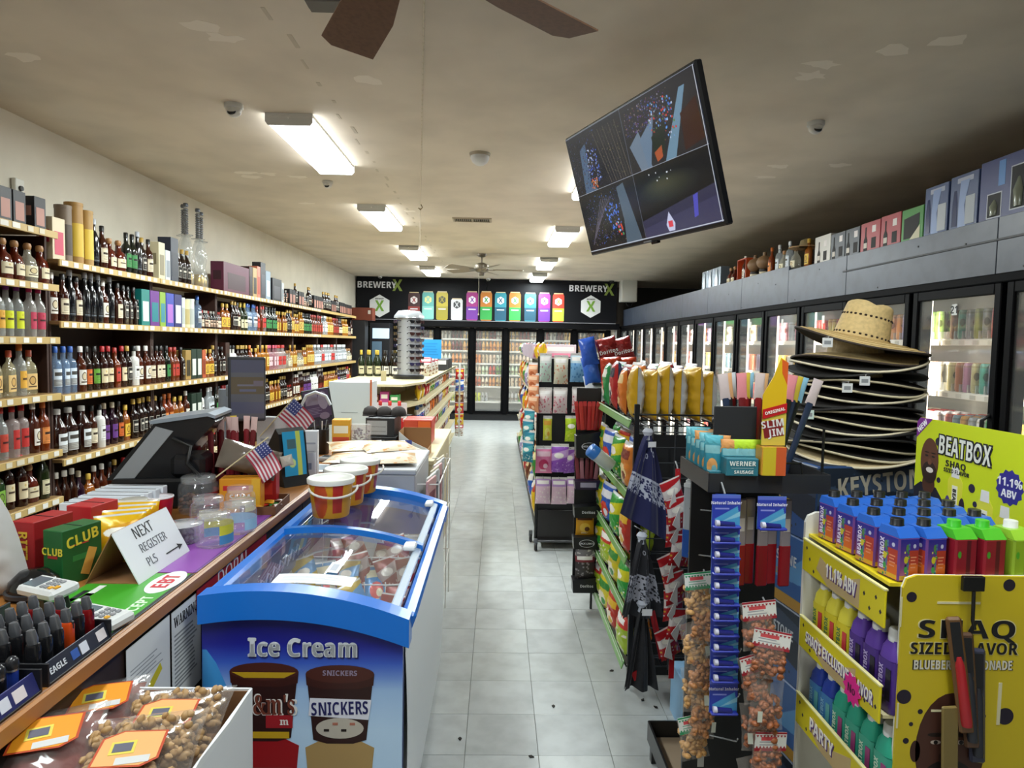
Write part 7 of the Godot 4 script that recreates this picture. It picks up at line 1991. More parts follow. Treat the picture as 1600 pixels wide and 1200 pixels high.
func nut_strips() -> void:
	for q in [["left", 7, V(0.632, 1.0, -1.98), 0.09, "2c8a5a", "c8985c"], ["right", 8, V(0.762, 0.97, -1.83), 0.105, "981c2c", "9c5a34"]]:
		var hs := T("hanger_strip", "narrow clear hanging strip behind the %s column of nut bags" % q[0], "strip", q[2] + V(0.03, -0.62, -0.03))
		P(hs, "strip", bx(0.02, 0.6, 0.001, 0.0), C("b8b8b4", 0.3))
		P(hs, "hook", MB.new().tube([V(0, 0.59, 0), V(0, 0.61, -0.02), V(0, 0.62, -0.04)], 0.003, 6).mesh(), C("8a8c90", 0.3))
		for k in q[1]:
			var p: Vector3 = q[2] + V(0.006 * (k % 2) + (0.003 * k if q[0] == "right" else 0.001 * k), -0.125 - k * 0.075, 0.018 * (k % 2))
			var t := T("nut_bag", "clear bag of shelled nuts in the %s hanging column, %s from the top" % [q[0], nth(k + 1)], "snack bag", p)
			t.rotation_degrees = V(-6, [6, -10, 12][k % 3], [4, -7, 9, -4][k % 4])
			var w: float = q[3]
			P(t, "clear_film", pouch_mesh(w, 0.135, 0.042, 260 + k % 3), film("ece4dc", 0.1), V(0, 0, 0))
			P(t, "nuts", nuts_mesh(w * 0.92, 0.09, 0.035, 70, 20 + k % 3), C(q[5] if k % 2 == 0 or q[0] == "right" else "b87c4a", 0.45), V(0, 0.006, 0))
			var card: bool = k == 0 or (k == 6 and q[0] == "left") or (q[0] == "right" and k in [1, 2, 5])
			if card:
				var cd := P(t, "header_card", bx(w * 0.96, 0.052, 0.002, 0.0), tex_mat("nut card " + q[0], art("nut" + q[0], 64, 40, [["fill", q[4]], ["rect", 0, 0.12, 1, 0.76, "d8d8d4"], ["rect", 0.2, 0.26, 0.5, 0.2, "c84a50"], ["lines", 2, 0.15, 0.52, 0.7, 0.3, "6aa084" if q[0] == "left" else "8a8a94"]]), 0.5), V(0, 0.088, 0.012))
				for j in 9:
					for e in [0.0085, 0.0435]:
						P(cd, "zigzag", MB.new().prism([Vector2(-0.004, 0), Vector2(0.004, 0), Vector2(0, 0.006 if e < 0.02 else -0.006)], 0.001, 0.0016).mesh() if not meshes.has("zig%.3f" % e) else meshes["zig%.3f" % e], C(q[4], 0.5), V((j - 4) * w * 0.105, e, 0))
			else:
				P(t, "price_label", bx(0.014, 0.03, 0.0008, 0.0), C("c8ccc0", 0.5), V(-w * 0.28 if q[0] == "right" else w * 0.3, 0.03, 0.023))

# ---------- straw hats on beer cases ----------
func hat_meshes() -> Array:
	if not meshes.has("hat"):
		var seg := 40
		var wave := func(a: float, r: float) -> float: return 0.016 * sin(a * 2.0 + 0.6) * (r - 0.09) / 0.13 - 0.02 * pow((r - 0.09) / 0.13, 2.0)
		var top := MB.new().grid(func(u: float, v_: float) -> Vector3:
			var a := u * TAU
			var r := lerpf(0.085, 0.218, v_)
			return V(cos(a) * r, 0.004 + wave.call(a, r), sin(a) * r), seg, 8, false)
		var under := MB.new().grid(func(u: float, v_: float) -> Vector3:
			var a := u * TAU
			var r := lerpf(0.085, 0.218, v_)
			return V(cos(a) * r, wave.call(a, r), sin(a) * r), seg, 8, true)
		var ring := []
		for k in seg + 1:
			var a := TAU * k / seg
			ring.append(V(cos(a) * 0.219, 0.002 + wave.call(a, 0.218), sin(a) * 0.219))
		var edge := MB.new().tube(ring, 0.0042, 6)
		var crown := MB.new().grid(func(u: float, v_: float) -> Vector3:
			var a := u * TAU
			var r := 0.0
			var y := 0.0
			if v_ < 0.7:
				var k := v_ / 0.7
				r = lerpf(0.09, 0.073, k)
				y = 0.002 + 0.105 * k
			else:
				var k := (v_ - 0.7) / 0.3
				r = 0.073 * cos(k * PI / 2)
				y = 0.107 + 0.022 * sin(k * PI / 2) - 0.03 * exp(-pow(r * cos(a) / 0.022, 2.0)) * k
			return V(cos(a) * r * 1.06, y, sin(a) * r * 0.94), 32, 20, false)
		meshes["hat"] = [top.mesh(), under.mesh(), edge.mesh(), crown.mesh()]
	return meshes["hat"]

func hats_and_cases() -> void:
	var nav := tex_mat("case print", art("case", 160, 96, [["fill", "1c2636"], ["poly", [0, 0.3, 0.5, 0.08, 1, 0.2, 1, 0.4, 0.4, 0.3, 0, 0.5], "34445c"], ["poly", [0, 0.75, 0.4, 0.6, 1, 0.8, 1, 1, 0, 1], "28508c"], ["specks", 30, 0.03, 0, 0, 1, 1, ["2c3c54", "18202c"]]]), 0.4)
	var sky := tex_mat("case print blue", art("case2", 160, 96, [["fill", "2c5c9c"], ["poly", [0, 0.2, 0.6, 0.5, 1, 0.1, 1, 0.6, 0, 0.7], "5a94c8"], ["rect", 0, 0.84, 1, 0.16, "b88a30"]]), 0.4)
	for k in 5:
		var y := 1.055 - k * 0.262
		for c in 2:
			var t := T("beer_case", "%s beer case in the %s stack under the hats, %s from the top" % ["navy" if k % 2 == 0 else "blue and gold", ["near", "farther"][c], nth(k + 1)], "beer case", V(1.275 + 0.02 * c, maxf(y, 0.007), -2.36 - 0.42 * c), 8, "beer cases under the hats")
			P(t, "carton", bx(0.5, 0.26, 0.38, 0.004), nav if k % 2 == 0 else sky)
			P(t, "lid_flap", bx(0.46, 0.001, 0.17, 0.0), C("2a3446", 0.5), V(0, 0.2602, 0.09))
			if c == 0 and k < 3:
				P(t, "lettering", txt("KEYSTONE", 0.055), C("a8a090"), V(0.0, 0.205, 0.191), V(0, 0, 6)).scale = V(0.95, 1.2, 1)
				P(t, "side_lettering", txt("KEYSTONE", 0.03), C("c8ccd4"), V(-0.2505, 0.17, 0.0), V(0, -90, 0)).scale = V(0.95, 1.2, 1)
				P(t, "small_lettering", txt("LIGHT", 0.02), C("b89a40"), V(-0.2505, 0.11, 0.0), V(0, -90, 0))
	var hm := hat_meshes()
	var straw := surf("d0b47c", 0.75, 9.0, 0.86, 1.06, 0.12, 31)
	var lo := surf("c9b48a", 0.8, 9.0, 0.85, 1.05, 0.1, 32)
	var dark := C("1d1916", 0.9)
	for k in 18:
		var last := k == 17
		var tan := k >= 16
		var y := 1.345 + 0.0215 * k
		if last:
			y = 1.345 + 0.0215 * 16 + 0.06
		var t := T("straw_hat", "straw hat with tall open-woven crown, tilted on top of the stack" if last else "dark-lined straw hat in the stack on the beer cases, %s from the bottom" % nth(k + 1), "hat", V(1.283 + 0.008 * sin(k * 2.1), y, -2.36 + 0.006 * cos(k * 1.7)), k * 37.0 if not last else 20.0, "" if last else "stacked straw hats")
		if last:
			t.rotation_degrees = V(2, 0, -13)
			t.position = V(1.285, 1.735, -2.34)
		elif k > 12:
			t.rotation_degrees.z = -2.0
		P(t, "brim", hm[0], straw if tan else (lo if k == 0 else dark))
		P(t, "brim_lining", hm[1], C("a8946c", 0.85) if k == 16 else dark)
		P(t, "edge_binding", hm[2], C("3a2e26", 0.8) if tan else C(["d8ccb0", "191614", "c8bc9c", "141210", "a89c80"][(k * 2) % 5] if k > 0 else "d8ccb0", 0.7))
		P(t, "crown", hm[3], straw if tan else lo).scale.y = 1.12 if last else 1.0
		if last:
			for row in 2:
				var holes := MB.new()
				for j in 30:
					var a := TAU * j / 30
					var r := [0.0875, 0.0782][row] as float
					holes.box(V(cos(a) * r * 1.06, [0.016, 0.083][row], sin(a) * r * 0.94), V(0.005, 0.007, 0.009), 0.002, Basis(V(0, 1, 0), -a))
				P(t, "open_weave_row", holes.mesh(), C("2a1c10", 0.9))
			for j in 5:
				var cr := []
				for i in 33:
					var a := TAU * i / 32
					cr.append(V(cos(a) * (0.1 + j * 0.026), 0.0052 + 0.016 * sin(a * 2.0 + 0.6) * (0.01 + j * 0.026) / 0.13 - 0.02 * pow((0.01 + j * 0.026) / 0.13, 2.0), sin(a) * (0.1 + j * 0.026)))
				P(t, "braid_ring", MB.new().tube(cr, 0.0012, 5).mesh(), C("b89a62", 0.8))
	for q in [[V(1.135, 1.578, -2.13), "white price tag on the hat stack, largest one"], [V(1.191, 1.602, -2.13), "white price tag on the hat stack, upper right one"], [V(1.032, 1.485, -2.17), "pale green price tag at the left of the hat stack"], [V(1.078, 1.724, -2.16), "clear plastic tag under the top tan hat"]]:
		var t := T("hat_tag", q[1], "tag", q[0])
		P(t, "tag", bx(0.034, 0.03, 0.001, 0.0), C("c8d8d0" if "green" in q[1] else "d8d8d8", 0.5), V(0, -0.015, 0))
		P(t, "print", bx(0.022, 0.012, 0.0006, 0.0), C("8a8c90", 0.5), V(0, -0.006, 0.0006))
		P(t, "string", MB.new().tube([V(0, 0.014, 0), V(0.01, 0.02, -0.01), V(0.012, 0.015, -0.06)], 0.0008, 5).mesh(), C("b8b8b8", 0.6))

# ---------- the yellow drinks display ----------
func drink_carton(nm: String, label: String, at: Vector3, ry: float, body: Material, top: Material, cap: String, group: String, words := "", word_hex := "e0d8f0") -> Node3D:
	var t := T(nm, label, "drink carton", at, ry, group)
	var w := 0.03
	if not meshes.has("prisma"):
		meshes["prisma"] = MB.new().box(V(0, 0.052, 0), V(0.056, 0.104, 0.068), 0.004).mesh()
		var top_ := MB.new()
		var lo := [V(-0.0275, 0.102, -0.0335), V(0.0275, 0.102, -0.0335), V(0.0275, 0.102, 0.0335), V(-0.0275, 0.102, 0.0335)]
		var hi := [V(-0.024, 0.121, -0.03), V(0.024, 0.124, -0.03), V(0.024, 0.124, 0.016), V(-0.024, 0.121, 0.016)]
		for k in 4:
			var k2 := (k + 1) % 4
			top_.face([lo[k], lo[k2], hi[k2], hi[k]], (lo[k] + lo[k2]) * V(1, 0, 1))
		top_.face(hi, Vector3.UP)
		meshes["prismatop"] = top_.mesh()
		meshes["prismacap"] = lt([[0, 0], [0.0155, 0], [0.0155, 0.004], [0.0145, 0.005], [0.0145, 0.017], [0.0135, 0.0185], [0, 0.0185]], 18)
	P(t, "carton", meshes["prisma"], body)
	P(t, "sloped_top", meshes["prismatop"], top)
	P(t, "cap", meshes["prismacap"], C(cap, 0.35), V(0.0, 0.12, -0.008))
	if words:
		P(t, "lettering", txt(words, 0.012), C(word_hex), V(-0.0287, 0.055, -0.018), V(0, -90, 90))
	return t

func drink_flask(label: String, at: Vector3, body: Material, shoulder: String, group: String, words: String, word_hex: String, band: String) -> void:
	var t := T("drink_carton", label, "drink carton", at, 8, group)
	P(t, "carton", lt([[0, 0], [0.027, 0], [0.029, 0.004], [0.0275, 0.06], [0.029, 0.125]], 28, 7.0), body)
	P(t, "shoulder", lt([[0.029, 0.125], [0.025, 0.15], [0.017, 0.166], [0.017, 0.17], [0, 0.17]], 28, 4.0), C(shoulder, 0.35))
	P(t, "white_cap", lt([[0, 0], [0.019, 0], [0.0195, 0.004], [0.0185, 0.026], [0.016, 0.03], [0, 0.03]], 18), C("dcdcdc", 0.35), V(0, 0.166, 0))
	P(t, "lettering", txt(words, 0.013), C(word_hex), V(-0.0295, 0.068, -0.012), V(0, -90, 90))
	P(t, "fruit_band", bx(0.001, 0.075, 0.016, 0.0), C(band, 0.4), V(-0.0293, 0.03, 0.012))

func carton_display() -> void:
	var yel := C("d8c81c", 0.42)
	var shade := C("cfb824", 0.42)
	var t := T("drinks_display", "yellow cardboard drinks display with three lipped shelves and white edges", "display stand", V(0.9, 0, -1.88))
	# the near side panel, facing the camera
	var pan := [Vector2(0.035, 0.01), Vector2(0.4, 0.01), Vector2(0.4, 1.19), Vector2(0.065, 1.19), Vector2(0.043, 1.182), Vector2(0.035, 1.16)]
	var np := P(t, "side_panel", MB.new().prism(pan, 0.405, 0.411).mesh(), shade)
	P(t, "white_edge", MB.new().prism(pan, 0.4, 0.405).mesh(), C("dedcd0", 0.5))
	for q in [["SHAQ", V(1.089, 1.065, -1.468), 0.042, "17161a", 0.226], ["SIZED FLAVOR", V(1.084, 1.02, -1.468), 0.027, "17161a", 0.25], ["BLUEBERRY LEMONADE", V(1.083, 0.981, -1.468), 0.021, "d8d4c8", 0.229]]:
		var wd := P(np, "lettering", txt(q[0], q[2]), C(q[3]), q[1] - V(0.9, 0, -1.88))
		fit(wd, q[4])
		var ed := P(np, "lettering_edge", txt(q[0], q[2] * 1.09), C("d8d0a0" if q[3] == "17161a" else "2a2824"), q[1] - V(0.9, 0.0004, -1.8792))
		fit(ed, q[4] + 0.006)
	# the printed face, cut by the frame's lower edge
	var fz := 0.4114
	var ov := func(cx: float, cy: float, rx: float, ry: float) -> Array:
		var a := []
		for k in 28:
			a.append(Vector2(cx + cos(TAU * k / 28) * rx, cy + sin(TAU * k / 28) * ry))
		return a
	P(np, "printed_face", MB.new().prism(ov.call(0.165, 0.78, 0.082, 0.135), fz - 0.0004, fz).mesh(), C("4a2a20", 0.5))
	P(np, "printed_ear", MB.new().prism(ov.call(0.083, 0.775, 0.012, 0.026), fz - 0.0004, fz).mesh(), C("40241c", 0.5))
	for e in [0.13, 0.19]:
		P(np, "printed_brow", MB.new().prism(ov.call(e, 0.815, 0.02, 0.005), fz, fz + 0.0003).mesh(), C("1c100c", 0.5))
		P(np, "printed_eye", MB.new().prism(ov.call(e, 0.797, 0.012, 0.005), fz, fz + 0.0003).mesh(), C("b8a89c", 0.5))
		P(np, "printed_pupil", MB.new().prism(ov.call(e, 0.797, 0.005, 0.005), fz + 0.0003, fz + 0.0006).mesh(), C("17100e", 0.5))
	P(np, "printed_nose", MB.new().prism(ov.call(0.16, 0.76, 0.022, 0.017), fz, fz + 0.0003).mesh(), C("3a2018", 0.5))
	P(np, "printed_beard", MB.new().prism(ov.call(0.163, 0.705, 0.062, 0.05), fz, fz + 0.0002).mesh(), C("1c1412", 0.5))
	P(np, "printed_smile", MB.new().prism(ov.call(0.163, 0.725, 0.03, 0.009), fz + 0.0002, fz + 0.0005).mesh(), C("d8d0c8", 0.5))
	for q in [[0.055, 1.14, 0.012], [0.28, 1.17, 0.014], [0.05, 0.905, 0.017], [0.29, 0.86, 0.02], [0.29, 0.72, 0.014], [0.09, 0.87, 0.006], [0.07, 0.84, 0.005], [0.23, 0.9, 0.006], [0.24, 0.86, 0.005], [0.06, 0.8, 0.007]]:
		P(np, "printed_berry", MB.new().prism(ov.call(q[0], q[1], q[2], q[2]), fz - 0.0003, fz).mesh(), C("221a2c", 0.5))
	for q in [[0.115, 1.125, 0.1, 0.005], [0.03, 1.07, 0.004, 0.07], [0.115, 0.87, 0.06, 0.005], [0.27, 0.84, 0.008, 0.1], [0.035, 0.83, 0.004, 0.06]]:
		P(np, "white_slot", bx(q[2], q[3], 0.0012, 0.0), C("e0d8b0", 0.5), V(q[0] + q[2] / 2, q[1], fz))
	# far panel, back, floors and lips
	P(t, "far_panel", MB.new().prism([Vector2(0.0, 0.0), Vector2(0.4, 0.0), Vector2(0.4, 1.23), Vector2(0.03, 1.23), Vector2(0.008, 1.22), Vector2(0.0, 1.2)], -0.012, 0.0).mesh(), C("dedcd4", 0.5))
	P(t, "back_panel", MB.new().box(V(0.392, 0.6, 0.2), V(0.008, 1.18, 0.4)).mesh(), C("cfc8a8", 0.5))
	var names := ["11.1% ABV", "SHAQ'S EXCLUSIVE FLAVOR", "PARTY"]
	var tops := [1.152, 0.925, 0.695]
	for s in 3:
		var y: float = tops[s]
		P(t, "shelf_floor", MB.new().box(V(0.2, y - 0.075 if s > 0 else y + 0.012, 0.2), V(0.38, 0.008, 0.4)).mesh(), C("d8c41c" if s == 0 else "cfc49a", 0.45))
		var lip := P(t, "front_lip", MB.new().box(V(0.0, y - 0.045, 0.2), V(0.006, 0.09, 0.41), 0.002).mesh(), yel)
		P(lip, "lip_edge", MB.new().box(V(0.0, y + 0.001, 0.2), V(0.009, 0.004, 0.41)).mesh(), C("e8e0a0", 0.4))
		P(lip, "printed_arm", MB.new().prism([Vector2(0.08, -0.06), Vector2(0.1, -0.02), Vector2(0.2, -0.05), Vector2(0.3, -0.01), Vector2(0.3, -0.085), Vector2(0.15, -0.088)], 0.003, 0.0034, Transform3D(Basis(V(0, 0, 1), V(0, 1, 0), V(-1, 0, 0)), V(0, y, 0))).mesh(), C("c0a878", 0.5))
		var lw: float = [0.15, 0.34, 0.13][s]
		var lz: float = [0.21, 0.21, 0.15][s]
		fit(P(lip, "lettering_shadow", txt(names[s], 0.036 if s != 1 else 0.03), C("5a3a78"), V(-0.0042, y - 0.048, lz + 0.003), V(0, -90, 0)), lw)
		fit(P(lip, "lettering", txt(names[s], 0.036 if s != 1 else 0.03), C("eeeae4"), V(-0.0052, y - 0.044, lz), V(0, -90, 0)), lw)
		for j in 7:
			P(lip, "printed_seed", MB.new().prism([Vector2(-0.005, 0), Vector2(0, 0.006), Vector2(0.005, 0), Vector2(0, -0.006)], 0.003, 0.0035, Transform3D(Basis(V(0, 0, 1), V(0, 1, 0), V(-1, 0, 0)), V(0, y - 0.02 - 0.009 * ((j * 3) % 7), [0.02, 0.04, 0.065, 0.32, 0.345, 0.37, 0.39][j]))).mesh(), C("2a2430", 0.5))
	var burst := []
	for k in 20:
		burst.append(Vector2(cos(TAU * k / 20), sin(TAU * k / 20)) * (0.042 if k % 2 == 0 else 0.03))
	var st := T("price_star", "bright pink star-shaped price sticker on the display's middle lip", "sticker", V(0.894, 0.86, -1.585), -90)
	P(st, "star", MB.new().prism(burst, 0.001, 0.002).mesh(), C("e0208c", 0.5))
	P(st, "lettering", txt("No", 0.02, 1), C("3a1c30"), V(0, 0, 0.003))
	header_board()
	# cartons on the top
	var blue := tex_mat("carton blue", art("cartonblue", 96, 128, [["grad", "2a2c94", "b85a80"], ["rect", 0.5, 0.3, 0.5, 0.7, "b8402c"], ["rect", 0.5, 0.62, 0.5, 0.38, "d86a24"], ["rect", 0.06, 0.86, 0.88, 0.1, "d8a82c"], ["specks", 34, 0.09, 0.26, 0.12, 0.2, 0.8, ["d8c028", "2c8a50", "201c48", "e0d860", "4a7a9c"]], ["oval", 0.36, 0.5, 0.1, 0.08, "d0c428"], ["oval", 0.36, 0.72, 0.09, 0.07, "3a9a50"], ["oval", 0.4, 0.24, 0.06, 0.09, "5a8a4a"], ["oval", 0.74, 0.2, 0.07, 0.05, "c8c8e0"], ["lines", 4, 0.58, 0.44, 0.3, 0.3, "e0906c"]]), 0.35)
	var topb := C("2a62c0", 0.3)
	for i in 5:
		for j in 4:
			if j == 0 and i > 1:
				continue
			drink_carton("drink_carton", "blue and orange drink carton with black cap, row %s from near, %s from the aisle" % [nth(j + 1), nth(i + 1)], V(0.95 + i * 0.064, 1.169, -1.52 - j * 0.098), 10, blue, topb, "131418", "blue cartons on top of the yellow display", "BEATBOX" if i == 0 else "")
	for k in 3:
		var red := k < 2
		drink_carton("drink_carton", "%s drink carton with %s cap in the nearest row, %s" % ["dark red" if red else "lime green", "green" if red else "white", ["left of two red ones", "right of two red ones", "beside the red ones"][k]], V(1.082 + k * 0.068, 1.169, -1.515), 6, tex_mat("carton red" if red else "carton lime", art("cartonred" if red else "cartonlime", 64, 64, [["fill", "901c2c" if red else "8aa82c"], ["rect", 0.5, 0, 0.2, 1, "5a1420" if red else "5c7818"], ["oval", 0.2, 0.35, 0.08, 0.08, "4aa030"]]), 0.35), C("4ab02c" if red else "8cbc34", 0.3), "3cb428" if red else "dcdcdc", "")
	# flasks on the lower shelves
	var k1 := tex_mat("flask yellow", art("flasky", 48, 64, [["fill", "d8c82c"], ["specks", 16, 0.14, 0, 0.3, 1, 0.6, ["c83038", "2c9a7c", "e8e0a0", "8a7c5c"]]]), 0.35)
	for k in 6:
		var y := k < 3
		drink_flask("%s drink carton with white cap on the display's middle shelf, %s from far end" % ["yellow" if y else "purple", nth(k + 1)], V(0.95, 0.855, -1.835 + k * 0.066), k1 if y else tex_mat("flask purple", art("flaskp", 48, 64, [["fill", "4a2c86"], ["specks", 18, 0.1, 0, 0.25, 1, 0.7, ["17141f", "2a1c48", "c8b840", "6a4aa8"]]]), 0.35), "d8cc40" if y else "5a3a98", "cartons on the display's middle shelf", "BEATBOX", "4a7c50" if y else "b8a8d8", "c83a40" if y else "1c1830")
	for k in 6:
		var b := k < 2
		drink_flask("%s drink carton with white cap on the display's lowest shelf, %s from far end" % ["blue" if b else "teal", nth(k + 1)], V(0.95, 0.625, -1.835 + k * 0.066), tex_mat("flask blue" if b else "flask teal", art("flaskb" if b else "flaskt", 48, 64, [["fill", "3c7ab8" if b else "35a088"], ["specks", 18, 0.1, 0, 0.25, 1, 0.7, ["58a8a8", "2c58a0", "c8c860"] if b else ["8c3a78", "c04a70", "5a3a88", "2a7c6a"]]]), 0.35), "2840a0" if b else "2c9c80", "cartons on the display's lowest shelf", "BEATBOX", "88b8d8" if b else "c8d8c8", "58a0a8" if b else "983c78")
	# the hanging pen packs before the panel
	t = T("hanging_packs", "black clip strip with slim red and brown packs hanging before the yellow panel", "pack", V(1.085, 1.195, -1.455))
	P(t, "clip", bx(0.05, 0.034, 0.012, 0.002), C("101012", 0.4), V(0, -0.034, 0))
	P(t, "strap", MB.new().tube([V(0, -0.034, 0.004), V(0, -0.1, 0.006), V(0.004, -0.12, 0.008)], 0.004, 6).mesh(), C("141416", 0.4))
	for k in 3:
		var pk := P(t, "slim_pack", bx(0.032, 0.27, 0.014, 0.005), C(["6a4a2c", "5a4030", "3a3c50"][k], 0.2), V(0.018 + 0.02 * k - 0.02, -0.36 - 0.04 * k, 0.012 - 0.008 * k), V(0, -14, 9 - 3 * k))
		P(pk, "red_pen", lt([[0, 0], [0.011, 0], [0.012, 0.01], [0.01, 0.14], [0.005, 0.16], [0, 0.16]], 12), C("a8242c" if k == 0 else "2a2c34", 0.25), V(0.0, 0.02, 0.006))
		P(pk, "card_print", bx(0.02, 0.09, 0.001, 0.0), C("16161a", 0.4), V(0, 0.17, 0.0075))
	P(t, "low_pack", bx(0.038, 0.2, 0.008, 0.003), C("7c6a3c", 0.3), V(-0.03, -0.5, 0.006), V(0, 0, 3))

func header_board() -> void:
	var t := T("header_board", "bright yellow header board with black outlined lettering behind the blue cartons", "sign", V(1.282, 1.13, -1.99), -90)
	# its own axes: x towards the camera, y up, z towards the aisle
	P(t, "board", MB.new().prism([Vector2(0, 0), Vector2(0.58, 0), Vector2(0.58, 0.372), Vector2(0.015, 0.372), Vector2(0, 0.357)], -0.004, 0.0).mesh(), C("c8d81c", 0.42))
	P(t, "purple_corner", MB.new().prism([Vector2(0, 0.31), Vector2(0, 0.357), Vector2(0.015, 0.372), Vector2(0.07, 0.372)], 0, 0.0006).mesh(), C("7c2c90", 0.4))
	P(t, "lettering", txt("NEW", 0.016), C("f0ecf4"), V(0.025, 0.347, 0.0012), V(0, 0, 40))
	for q in [[-0.004, -0.004], [0.004, -0.004], [-0.004, 0.004], [0.004, 0.004]]:
		fit(P(t, "lettering_outline", txt("BEATBOX", 0.052), C("18181c"), V(0.205 + q[0], 0.302 + q[1], 0.0008), V(0, 0, -1)), 0.205)
	fit(P(t, "lettering", txt("BEATBOX", 0.052), C("dfe2dc"), V(0.205, 0.302, 0.0014), V(0, 0, -1)), 0.203)
	P(t, "ring_mark", MB.new().lathe([[0.008, 0], [0.011, 0], [0.011, 0.001], [0.008, 0.001], [0.008, 0]], 20).mesh(), C("3a3c44"), V(0.262, 0.301, 0.002), V(90, 0, 0))
	P(t, "lettering", txt("SHAQ", 0.018), C("1c1c20"), V(0.178, 0.255, 0.001)).scale = V(1.25, 1, 1)
	P(t, "lettering", txt("SIZED FLAVOR", 0.011), C("1c1c20"), V(0.182, 0.236, 0.001))
	var el := func(cx: float, cy: float, rx: float, ry: float) -> Array:
		var a := []
		for k in 26:
			a.append(Vector2(cx + cos(TAU * k / 26) * rx, cy + sin(TAU * k / 26) * ry))
		return a
	# printed bust
	P(t, "printed_shirt", MB.new().prism([Vector2(0.0, 0.04), Vector2(0.14, 0.04), Vector2(0.135, 0.14), Vector2(0.1, 0.175), Vector2(0.03, 0.18), Vector2(0.0, 0.16)], 0, 0.0005).mesh(), C("17182a", 0.5))
	P(t, "printed_neck", MB.new().prism(el.call(0.066, 0.18, 0.028, 0.03), 0.0005, 0.0008).mesh(), C("4a2a1e", 0.5))
	P(t, "printed_face", MB.new().prism(el.call(0.066, 0.25, 0.04, 0.066), 0.0008, 0.0012).mesh(), C("5c3626", 0.5))
	P(t, "printed_beard", MB.new().prism(el.call(0.068, 0.215, 0.033, 0.032), 0.0012, 0.0015).mesh(), C("2a1814", 0.5))
	P(t, "printed_smile", MB.new().prism(el.call(0.07, 0.222, 0.016, 0.008), 0.0015, 0.0018).mesh(), C("e0d8d4", 0.5))
	P(t, "printed_nose", MB.new().prism(el.call(0.069, 0.246, 0.009, 0.009), 0.0015, 0.0018).mesh(), C("6a4030", 0.5))
	for e in [0.053, 0.083]:
		P(t, "printed_eye", MB.new().prism(el.call(e, 0.263, 0.007, 0.003), 0.0012, 0.0016).mesh(), C("14100e", 0.5))
		P(t, "printed_brow", MB.new().prism(el.call(e, 0.273, 0.01, 0.002), 0.0012, 0.0016).mesh(), C("1c100c", 0.5))
	# printed drinks and berries
	for k in 3:
		var x: float = [0.18, 0.295, 0.365][k]
		var y: float = [0.1, 0.06, 0.035][k]
		P(t, "printed_drink", MB.new().prism([Vector2(x - 0.027, y), Vector2(x + 0.027, y), Vector2(x + 0.03, y + 0.11), Vector2(x + 0.015, y + 0.13), Vector2(x - 0.015, y + 0.13), Vector2(x - 0.03, y + 0.11)], 0, 0.0005).mesh(), C("d8d840", 0.4))
		P(t, "printed_cap", MB.new().prism([Vector2(x - 0.016, y + 0.12), Vector2(x + 0.016, y + 0.12), Vector2(x + 0.014, y + 0.15), Vector2(x - 0.014, y + 0.15)], 0.0005, 0.001).mesh(), C("e0e0e0", 0.4))
		P(t, "printed_panel", bx(0.022, 0.09, 0.0005, 0.0), C("e8e8d8", 0.4), V(x, y + 0.008, 0.0008))
		P(t, "lettering", txt("BEATBOX", 0.013), C("18181c"), V(x, y + 0.05, 0.0016), V(0, 0, -90))
		P(t, "printed_fruit", MB.new().prism(el.call(x - 0.028, y + 0.03, 0.012, 0.035), 0.0005, 0.0009).mesh(), C(["4a3a8a", "3c9a88", "1c1c20"][k], 0.4))
		P(t, "printed_fruit", MB.new().prism(el.call(x + 0.03, y + 0.035, 0.012, 0.035), 0.0005, 0.0009).mesh(), C(["2a2030", "3c9a88", "1c1c20"][k], 0.4))
	var burst := []
	for k in 26:
		burst.append(Vector2(0.375 + cos(TAU * k / 26) * (0.046 if k % 2 == 0 else 0.04), 0.235 + sin(TAU * k / 26) * (0.046 if k % 2 == 0 else 0.04)))
	P(t, "purple_badge", MB.new().prism(burst, 0, 0.0006).mesh(), C("33308c", 0.4))
	P(t, "lettering", txt("11.1%", 0.021), C("e8e8f0"), V(0.375, 0.248, 0.0012))
	P(t, "lettering", txt("ABV", 0.019), C("e8e8f0"), V(0.375, 0.219, 0.0012))
	for q in [[0.1, 0.31, 0.012], [0.245, 0.12, 0.013], [0.245, 0.205, 0.012], [0.11, 0.2, 0.008], [0.43, 0.13, 0.014], [0.05, 0.295, 0.007], [0.26, 0.165, 0.008]]:
		P(t, "printed_berry", MB.new().prism(el.call(q[0], q[1], q[2], q[2]), 0, 0.0007).mesh(), C("26223c", 0.4))

